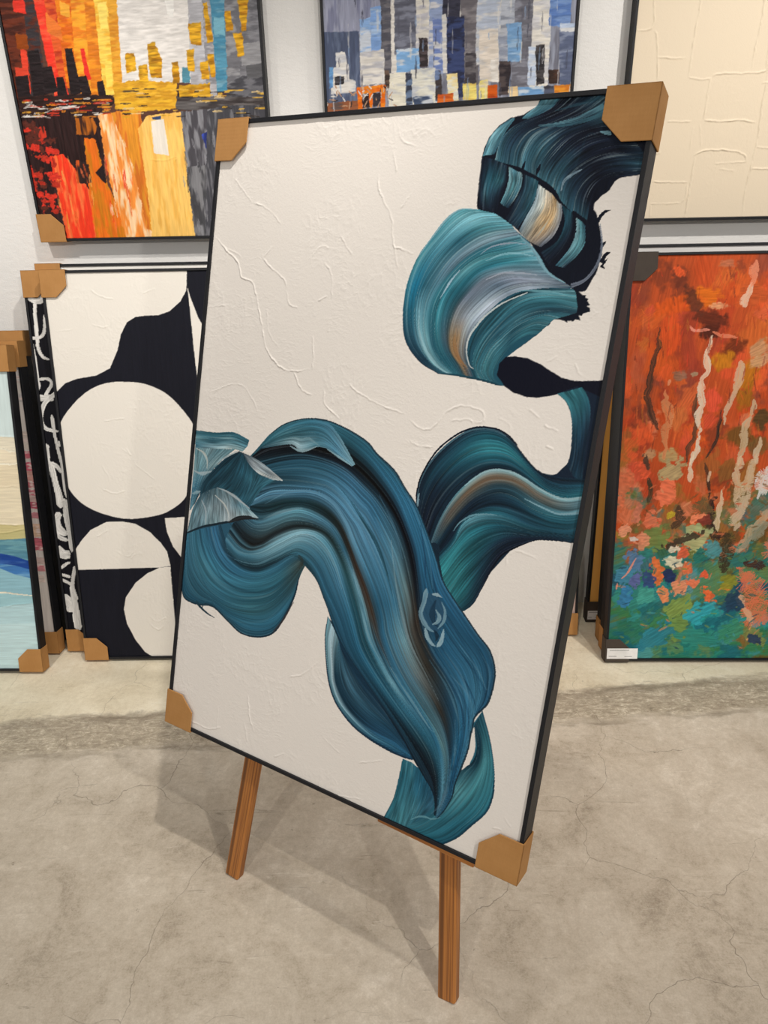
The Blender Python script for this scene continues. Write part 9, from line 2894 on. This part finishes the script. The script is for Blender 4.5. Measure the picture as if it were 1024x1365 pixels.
('S',[(392,111),(409,95)],[2.3],2981219,K[687]),
('S',[(490,471),(508,480)],[2.4],9861180,K[687]),
('S',[(212,402),(227,403)],[4.4],2981219,K[687]),
('S',[(348,609),(354,619)],[6.2],7230514,K[687]),
('S',[(451,350),(469,361)],[7.3],2448995,K[687]),
('S',[(100,459),(122,475)],[3.1],13324850,K[687]),
('S',[(326,444),(353,444)],[6.6],14449232,K[687]),
('S',[(214,537),(238,554)],[6.4],15047022,K[687]),
('S',[(106,293),(116,296)],[5.7],2981219,K[687]),
('S',[(38,82),(52,76)],[5],8032845,K[687]),
('S',[(59,53),(71,66)],[6.9],8032845,K[687]),
('S',[(316,438),(326,452)],[3.1],15047022,K[687]),
('S',[(193,440),(217,429)],[5.9],7230514,K[687]),
('S',[(403,400),(417,410)],[6],2981219,K[687]),
('S',[(286,175),(310,180)],[5.7],2705752,K[687]),
('S',[(99,139),(111,136)],[3.5],2981219,K[687]),
('S',[(430,363),(440,350)],[2.3],2705752,K[687]),
('S',[(362,568),(372,573)],[3.2],9861180,K[687]),
('S',[(286,586),(300,586)],[4.8],14449232,K[687]),
('S',[(512,210),(537,230)],[7.4],3509124,K[687]),
('S',[(211,145),(219,148)],[2.7],2705752,K[687]),
('S',[(442,341),(461,348)],[2.8],4693157,K[687]),
('S',[(462,521),(472,509)],[5.7],15047022,K[687]),
('S',[(476,151),(498,162)],[2.8],2705752,K[687]),
('S',[(222,45),(242,32)],[4.6],2705752,K[687]),
('S',[(461,611),(480,601)],[7.2],7230514,K[687]),
('S',[(153,239),(180,233)],[5.2],2448995,K[687]),
('S',[(250,198),(261,212)],[5],3509124,K[687]),
('S',[(469,127),(490,148)],[4.4],2448995,K[687]),
('S',[(58,389),(81,380)],[2.6],2705752,K[687]),
('S',[(322,122),(338,112)],[6.5],8032845,K[687]),
('S',[(314,85),(343,93)],[6.7],2981219,K[687]),
('S',[(344,43),(372,48)],[5.2],4693157,K[687]),
('S',[(70,208),(81,218)],[6.1],3509124,K[687]),
('S',[(92,546),(103,550)],[5.4],9861180,K[687]),
('S',[(139,218),(146,205)],[2.1],3509124,K[687]),
('S',[(443,43),(456,36)],[2.4],14779744,K[687]),
('S',[(332,109),(348,116)],[4.2],3509124,K[687]),
('S',[(254,454),(279,440)],[3.2],13324850,K[687]),
('S',[(394,304),(413,315)],[3.7],2448995,K[687]),
('S',[(432,544),(438,537)],[6.7],7230514,K[687]),
('S',[(129,515),(146,531)],[5.3],15047022,K[687]),
('S',[(104,125),(128,118)],[2.8],14779744,K[687]),
('S',[(17,264),(46,260)],[7.7],14779744,K[687]),
('S',[(330,332),(342,350)],[5.1],4693157,K[687]),
('S',[(174,600),(187,607)],[6.1],13324850,K[687]),
('S',[(430,479),(451,488)],[2.2],7230514,K[687]),
('S',[(491,226),(512,214)],[4.7],8032845,K[687]),
('S',[(194,337),(216,348)],[4.5],2705752,K[687]),
('S',[(456,555),(481,541)],[4.6],7230514,K[687]),
('S',[(446,257),(450,275)],[7.2],14779744,K[687]),
('S',[(278,433),(291,441)],[7],15047022,K[687]),
('S',[(34,394),(62,411)],[3.5],8032845,K[687]),
('S',[(18,326),(46,330)],[6.4],2705752,K[687]),
('S',[(93,528),(113,513)],[6.5],7230514,K[687]),
('S',[(167,100),(196,117)],[7.1],14779744,K[687]),
('S',[(133,496),(140,481)],[5.8],13324850,K[687]),
('S',[(140,481),(148,492)],[6.2],13324850,K[687]),
('S',[(419,92),(427,80)],[6.1],4693157,K[687]),
('S',[(236,398),(254,389)],[3.3],2448995,K[687]),
('S',[(189,145),(201,134)],[3.8],14779744,K[687]),
('S',[(388,476),(403,490)],[4],9861180,K[687]),
('S',[(94,100),(120,120)],[3.4],2981219,K[687]),
('S',[(421,246),(438,235)],[4.9],14779744,K[687]),
('S',[(457,232),(484,227)],[7.7],2448995,K[687]),
('S',[(487,86),(505,107)],[2.6],14779744,K[687]),
('S',[(209,282),(217,303)],[4.3],8032845,K[687]),
('S',[(16,473),(26,478)],[2.7],7230514,K[687]),
('S',[(375,394),(395,402)],[3.6],14779744,K[687]),
('S',[(105,384),(132,402)],[4.6],3509124,K[687]),
('S',[(131,398),(150,386)],[2.7],2705752,K[687]),
('S',[(368,568),(374,565)],[2.7],7230514,K[687]),
('S',[(272,374),(297,380)],[2],2705752,K[687]),
('S',[(230,238),(239,246)],[3.8],2705752,K[687]),
('S',[(226,324),(246,322)],[6.6],8032845,K[687]),
('S',[(296,191),(324,200)],[6.9],2448995,K[687]),
('S',[(419,323),(438,326)],[4.7],14779744,K[687]),
('S',[(296,568),(321,557)],[5.7],14449232,K[687]),
('S',[(366,475),(384,472)],[5.9],15047022,K[687]),
('S',[(64,158),(70,176)],[5.3],2981219,K[687]),
('S',[(349,275),(370,276)],[5.7],4693157,K[687]),
('S',[(394,607),(412,613)],[5.8],14449232,K[687]),
('S',[(167,358),(183,369)],[4.7],4693157,K[687]),
('S',[(272,171),(283,166)],[4.8],14779744,K[687]),
('S',[(159,250),(180,238)],[3.1],2981219,K[687]),
('S',[(250,603),(261,589)],[7],9861180,K[687]),
('S',[(234,235),(261,247)],[2.4],2448995,K[687]),
('S',[(244,336),(258,350)],[3.9],4693157,K[687]),
('S',[(88,512),(96,507)],[2.8],7230514,K[687]),
('S',[(22,574),(41,578)],[7.3],14449232,K[687]),
('S',[(238,156),(242,169)],[2.6],2705752,K[687]),
('S',[(198,116),(214,126)],[5.6],8032845,K[687]),
('S',[(384,406),(409,392)],[3.8],3509124,K[687]),
('S',[(201,338),(208,328)],[4.2],2705752,K[687]),
('S',[(420,609),(435,610)],[5.3],7230514,K[687]),
('S',[(378,238),(393,246)],[5.4],8032845,K[687]),
('S',[(370,605),(394,599)],[3.2],14449232,K[687]),
('S',[(345,432),(358,451)],[3.9],14449232,K[687]),
('S',[(321,286),(327,307)],[3.4],14779744,K[687]),
('S',[(28,258),(40,277)],[6.1],2448995,K[687]),
('S',[(104,129),(134,119)],[3.5],8032845,K[687]),
('S',[(79,120),(93,118)],[5.3],2981219,K[687]),
('S',[(161,28),(172,35)],[3.1],3509124,K[687]),
('S',[(448,268),(461,276)],[4.6],4693157,K[687]),
('S',[(304,152),(330,148)],[4.2],3509124,K[687]),
('S',[(347,83),(358,99)],[2.3],2448995,K[687]),
('S',[(439,412),(453,414)],[6.7],4693157,K[687]),
('S',[(46,530),(62,542)],[7.1],9861180,K[687]),
('S',[(97,127),(117,112)],[2.7],3509124,K[687]),
('S',[(294,382),(321,370)],[2.6],3509124,K[687]),
('S',[(414,368),(427,381)],[2.2],3509124,K[687]),
('S',[(382,545),(401,545)],[5.8],13324850,K[687]),
('S',[(167,168),(190,156)],[4.2],4693157,K[687]),
('S',[(412,284),(417,284)],[2.2],14779744,K[687]),
('S',[(167,426),(193,416)],[5.6],14449232,K[687]),
('S',[(234,560),(260,580)],[5.2],7230514,K[687]),
('S',[(137,597),(147,583)],[6.8],15047022,K[687]),
('S',[(190,614),(203,604)],[6.5],9861180,K[687]),
('S',[(277,87),(290,76)],[3.7],3509124,K[687]),
('S',[(291,343),(319,361)],[4.5],2705752,K[687]),
('S',[(373,364),(390,356)],[6.6],8032845,K[687]),
('S',[(332,210),(357,229)],[6],3509124,K[687]),
('S',[(419,186),(424,187)],[3.9],8032845,K[687]),
('S',[(137,305),(144,325)],[7],2448995,K[687]),
('S',[(440,464),(462,469)],[5.9],7230514,K[687]),
('S',[(365,375),(387,373)],[5],3509124,K[687]),
('S',[(336,591),(342,604)],[5.9],15047022,K[687]),
('S',[(37,196),(65,205)],[2.5],2705752,K[687]),
('S',[(70,105),(88,107)],[6.9],2448995,K[687]),
('S',[(217,265),(229,267)],[3.1],8032845,K[687]),
('S',[(359,620),(368,610)],[2.7],15047022,K[687]),
('S',[(70,474),(78,481)],[6.8],15047022,K[687]),
('S',[(283,180),(304,172)],[5.2],8032845,K[687]),
('S',[(477,537),(491,552)],[4.7],7230514,K[687]),
('S',[(440,122),(465,112)],[4.3],8032845,K[687]),
('S',[(57,119),(80,123)],[2.7],2448995,K[687]),
('S',[(123,167),(152,166)],[5],4693157,K[687]),
('S',[(396,458),(421,449)],[6.4],9861180,K[687]),
('S',[(397,372),(404,379)],[6.5],3509124,K[687]),
('S',[(462,600),(489,590)],[2.2],15047022,K[687]),
('S',[(52,232),(67,247)],[6.7],4693157,K[687]),
],
}
PICS = {
'main': {'W': 0.89, 'H': 1.3483, 'd': 0.0478, 'loc': (-0.571, 1.3779, 0.3537), 'rot': (-0.2902, 0.00268, -0.524), 'res': 1.1, 'base': 15328220, 'label': 'large black-framed painting of swirling teal and blue ribbons on white, on the easel', 'corners': ('TL', 'TR', 'BR', 'BL'), 'rough': 0.45, 'board': True},
'city': {'W': 0.758, 'H': 1.0, 'd': 0.043, 'loc': (-1.149, 2.455, 1.379), 'rot': (0, 0, 0), 'res': 1.8, 'base': 5913650, 'label': 'hung painting of a red, orange and gold city skyline reflected in water', 'group': 'paintings hung on the wall', 'corners': ('BL',), 'rough': 0.4},
'grey': {'W': 0.735, 'H': 0.8, 'd': 0.043, 'loc': (-0.221, 2.455, 1.62), 'rot': (0, 0, 0), 'res': 1.8, 'base': 9870252, 'label': 'hung painting of blue, grey and white city towers with small orange patches', 'group': 'paintings hung on the wall', 'rough': 0.4},
'cream': {'W': 0.76, 'H': 0.9, 'd': 0.043, 'loc': (0.671, 2.455, 1.4045), 'rot': (0, 0, 0), 'res': 1.8, 'base': 15128511, 'label': 'hung plain cream painting with raised plaster ridges', 'group': 'paintings hung on the wall', 'rough': 0.6},
'bw': {'W': 0.88, 'H': 1.311, 'd': 0.04, 'loc': (-1.12442, 2.11475, 0.01004), 'rot': (-0.182, -0.0, 0.0129), 'res': 1.8, 'base': 15328475, 'label': 'leaning painting of white rounded shapes on black, left of the easel', 'group': 'paintings leaning against the wall', 'corners': ('TL', 'BL'), 'rough': 0.6},
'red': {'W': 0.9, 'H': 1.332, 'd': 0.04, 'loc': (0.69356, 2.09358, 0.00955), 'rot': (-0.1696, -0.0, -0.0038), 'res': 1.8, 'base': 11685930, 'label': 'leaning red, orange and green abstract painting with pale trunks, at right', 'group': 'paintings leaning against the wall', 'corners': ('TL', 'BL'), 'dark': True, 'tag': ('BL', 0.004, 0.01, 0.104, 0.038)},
'blue': {'W': 0.8, 'H': 1.097, 'd': 0.04, 'loc': (-2.04744, 2.04693, 0.0114), 'rot': (-0.2168, -0.0, -0.002), 'res': 2.0, 'base': 13557470, 'label': 'leaning painting of sand and pale blue water bands, frontmost at the left edge', 'group': 'paintings leaning against the wall', 'corners': ('TR', 'BR'), 'rough': 0.6},
'scr': {'W': 0.88, 'H': 1.306, 'd': 0.034, 'loc': (-1.21181, 2.1731, 0.00885), 'rot': (-0.179, -0.0, 0.0), 'res': 2.0, 'base': 1579038, 'label': 'leaning black painting with white scribbled strokes, behind the black and white shapes', 'group': 'paintings leaning against the wall', 'corners': ('TL', 'BL')},
'pink': {'W': 0.8, 'H': 1.09, 'd': 0.04, 'loc': (-2.03971, 2.15843, 0.00937), 'rot': (-0.165, -0.0, 0.0), 'res': 2.0, 'base': 14603984, 'label': 'leaning painting with pink and white blocks, just behind the pale blue water painting', 'group': 'paintings leaning against the wall', 'corners': ('TR', 'BR')},
'back': {'W': 0.8, 'H': 1.11, 'd': 0.04, 'loc': (-2.05428, 2.23624, 0.00917), 'rot': (-0.16, -0.0, 0.0), 'res': 6.0, 'base': 14473424, 'label': 'leaning framed painting at the back of the left stack, behind the pink and white one', 'group': 'paintings leaning against the wall', 'corners': ('TR',)},
'white': {'W': 0.88, 'H': 1.322, 'd': 0.03, 'loc': (-1.18369, 2.22415, 0.00795), 'rot': (-0.1725, -0.0, 0.0), 'res': 6.0, 'base': 15328992, 'label': 'leaning white painting of which only the top shows, above the black and white shapes', 'group': 'paintings leaning against the wall', 'corners': ('TL',)},
'redB': {'W': 0.9, 'H': 1.35, 'd': 0.04, 'loc': (0.70069, 2.1617, 0.00917), 'rot': (-0.16, -0.0, 0.0), 'res': 6.0, 'base': 14605530, 'label': 'black-framed painting directly behind the red and green one, its top edge showing above it', 'group': 'paintings leaning against the wall', 'corners': ('BL',)},
'redC': {'W': 0.9, 'H': 1.3, 'd': 0.04, 'loc': (0.7041, 2.22269, 0.00826), 'rot': (-0.137, -0.0, 0.0), 'res': 6.0, 'base': 6974064, 'label': 'black-framed painting third in the right stack, two behind the red and green one', 'group': 'paintings leaning against the wall', 'corners': ('BL',)},
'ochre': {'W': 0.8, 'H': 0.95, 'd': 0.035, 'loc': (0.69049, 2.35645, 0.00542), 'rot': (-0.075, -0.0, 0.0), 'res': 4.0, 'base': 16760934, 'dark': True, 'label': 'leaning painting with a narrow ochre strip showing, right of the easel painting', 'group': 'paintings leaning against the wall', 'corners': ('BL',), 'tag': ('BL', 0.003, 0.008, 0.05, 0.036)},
'small': {'W': 0.45, 'H': 0.5, 'd': 0.04, 'loc': (0.18343, 2.25969, 0.01075), 'rot': (-0.2, -0.0, 0.0), 'res': 6.0, 'base': 14204080, 'label': 'leaning painting mostly hidden by the easel painting, one cardboard corner near the floor at right', 'group': 'paintings leaning against the wall', 'corners': ('BR',)},
}
MAIN_R = [(0.86582, 0.47876, 0.1454), (-0.50035, 0.83, 0.24646), (-0.00268, -0.28614, 0.95818)]
MAIN_O = (-0.571, 1.3779, 0.3537)
EASEL_BASE = (-.12, 1.25, 0)
EASEL_Y = 0.0638
EASEL_LEGS = [((0.2035, -0.351), (0.307, 1.24)), ((0.7805, -0.351), (0.5425, 1.24))]
LEDGE = [(0.585, 0.0455, -0.0105), (0.8, 0.0455, -0.0135), 0.05, 0.019]
REAR_FOOT = (0.26, 2.0, 0.006)
LAMPS = [
    dict(loc=(0.06, 1.19, 3.0), power=105, color=(1, 0.95, 0.885), r=0.035, aim=(-0.62, 1.95, 0.9), cone=78, blend=1.0),
    dict(loc=(-1.45, 0.95, 3.0), power=72, color=(1, 0.95, 0.885), r=0.035, aim=(-1.3, 2.4, 1.15), cone=66, blend=0.7),  # added wall washer, brightens the left wall and the pictures leaning there
    dict(loc=(1.45, 1.0, 3.0), power=120, color=(1, 0.95, 0.885), r=0.035, aim=(1.05, 2.3, 0.95), cone=84, blend=0.9),  # added wall washer, brightens the cream and red pictures
    dict(loc=(1.33, -0.35, 3.0), power=100, color=(1, 0.95, 0.885), r=0.03, aim=(0.35, 1.05, 0.0), cone=50, blend=0.7),
    dict(loc=(-7.5, -1.9, 3.0), power=40, color=(1, 0.95, 0.885), r=0.06),
    dict(loc=(-1.85, -3.4, 3.0), power=165, color=(1, 0.95, 0.885), r=0.05),
    dict(loc=(2.4, -3.2, 3.0), power=125, color=(1, 0.95, 0.885), r=0.07),  # added fill lamp behind at right, lifts the floor and easel painting
]
WORLD = ((1, 0.97, 0.94, 1), 0.26)
EXPOSURE = 0.2
CAM_F = 965.2762
CAM_M = [(0.99963, 0.00936, 0.02554, 0.0), (0.0196, 0.40297, -0.915, 0.0), (-0.01886, 0.91516, 0.40264, 1.5), (0.0, 0.0, 0.0, 1.0)]


# ---------------------------------------------------------------- the room
def slab(name, x0, x1, y0, y1, z0, z1, m):
    bm = bmesh.new(); add_box(bm, x0, x1, y0, y1, z0, z1)
    o = link(name, mesh_from(bm, name, m)); o['kind'] = 'structure'
    return o


slab('floor', -4.2, 4.2, -4.6, 2.62, -.12, 0., concrete())
slab('wall_back', -4.2, 4.2, 2.5, 2.62, 0., 3.3, wall_material())

# ---------------------------------------------------------------- the pictures
def paint(W, H, res, base, ops):
    p = Paint((W - 2 * LIP) * 1000, (H - 2 * LIP) * 1000, res, base)
    run_ops(p, ops)
    return p


HUNG = 'paintings hung on the wall'; LEAN = 'paintings leaning against the wall'
for n, s in PICS.items():
    pt = paint(s['W'], s['H'], s['res'], s['base'], ART.get(n, []))
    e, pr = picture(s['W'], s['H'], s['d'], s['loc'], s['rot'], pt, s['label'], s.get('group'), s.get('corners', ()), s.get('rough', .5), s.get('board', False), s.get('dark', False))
    if 'tag' in s:
        c, x, z, w, h = s['tag']
        price_label(pr[c], x, z, w, h)

# ---------------------------------------------------------------- the easel
def bar(parent, name, p0, p1, side, w, t, bev=.004):
    """straight wooden bar from p0 to p1; side = direction of its width w"""
    p0, p1, side = Vector(p0), Vector(p1), Vector(side)
    z = (p1 - p0); L = z.length; z.normalize()
    x = (side - z * side.dot(z)).normalized(); y = z.cross(x)
    bm = bmesh.new(); add_box(bm, -w / 2, w / 2, -t / 2, t / 2, 0, L)
    o = link(name, mesh_from(bm, name, M_PINE), parent)
    o.matrix_local = Matrix.Translation(p0 - parent.location) @ Matrix((x, y, z)).transposed().to_4x4()
    bevel_mod(o, bev, 3)
    return o


MR = Matrix(MAIN_R); MO = Vector(MAIN_O)
def ml(x, y, z): return MO + MR @ Vector((x, y, z))


root = bpy.data.objects.new('easel', None); COL.objects.link(root); root.empty_display_size = .1
root.location = EASEL_BASE
tag(root, 'wooden A-frame easel with stained pine legs holding the large teal painting', 'easel')
DX = MR.col[0]
yl = EASEL_Y
for (x0, z0), (x1, z1) in EASEL_LEGS:
    bar(root, 'leg', ml(x0, yl, z0), ml(x1, yl, z1), DX, .039, .024)
bar(root, 'crossbar', ml(.27, yl + .024, 1.16), ml(.60, yl + .024, 1.16), MR.col[2], .06, .022)
bar(root, 'crossbar', ml(.22, yl + .024, .42), ml(.69, yl + .024, .42), MR.col[2], .05, .022)
bar(root, 'ledge', ml(*LEDGE[0]), ml(*LEDGE[1]), MR.col[1], LEDGE[2], LEDGE[3], .002)
top = ml(.43, yl + .05, 1.16); ft = Vector(REAR_FOOT)
bar(root, 'leg', ft, top, DX, .036, .024)

# ---------------------------------------------------------------- light: ceiling spots, lamps behind, and added wall washers and fill
def lamp(name, loc, power, color=(1, .93, .83), r=.045, aim=None, cone=120, blend=.6):
    l = bpy.data.lights.new(name, 'SPOT' if aim else 'POINT'); l.energy = power; l.color = color; l.shadow_soft_size = r
    o = bpy.data.objects.new(name, l); COL.objects.link(o); o.location = loc
    if aim:
        l.spot_size = math.radians(cone); l.spot_blend = blend
        o.rotation_euler = (Vector(aim) - Vector(loc)).to_track_quat('-Z', 'Y').to_euler()
    return o


for l in LAMPS: lamp('ceiling_and_fill_lamp', **l)
w = bpy.data.worlds.new('room_light'); SC.world = w; w.use_nodes = True
bg = w.node_tree.nodes['Background']; bg.inputs[0].default_value = WORLD[0]; bg.inputs[1].default_value = WORLD[1]

# ---------------------------------------------------------------- camera
cd = bpy.data.cameras.new('camera'); cam = bpy.data.objects.new('camera', cd); COL.objects.link(cam)
cd.sensor_fit = 'VERTICAL'; cd.sensor_height = 36.0; cd.lens = CAM_F / 1365 * 36.0; cd.clip_start = .02
cam.matrix_world = Matrix(CAM_M)
SC.camera = cam
vs = SC.view_settings
vs.view_transform = 'Standard'; vs.look = 'None'; vs.gamma = 1.0; vs.exposure = EXPOSURE
vs.use_curve_mapping = False
SC.cycles.max_bounces = 8; SC.cycles.diffuse_bounces = 4
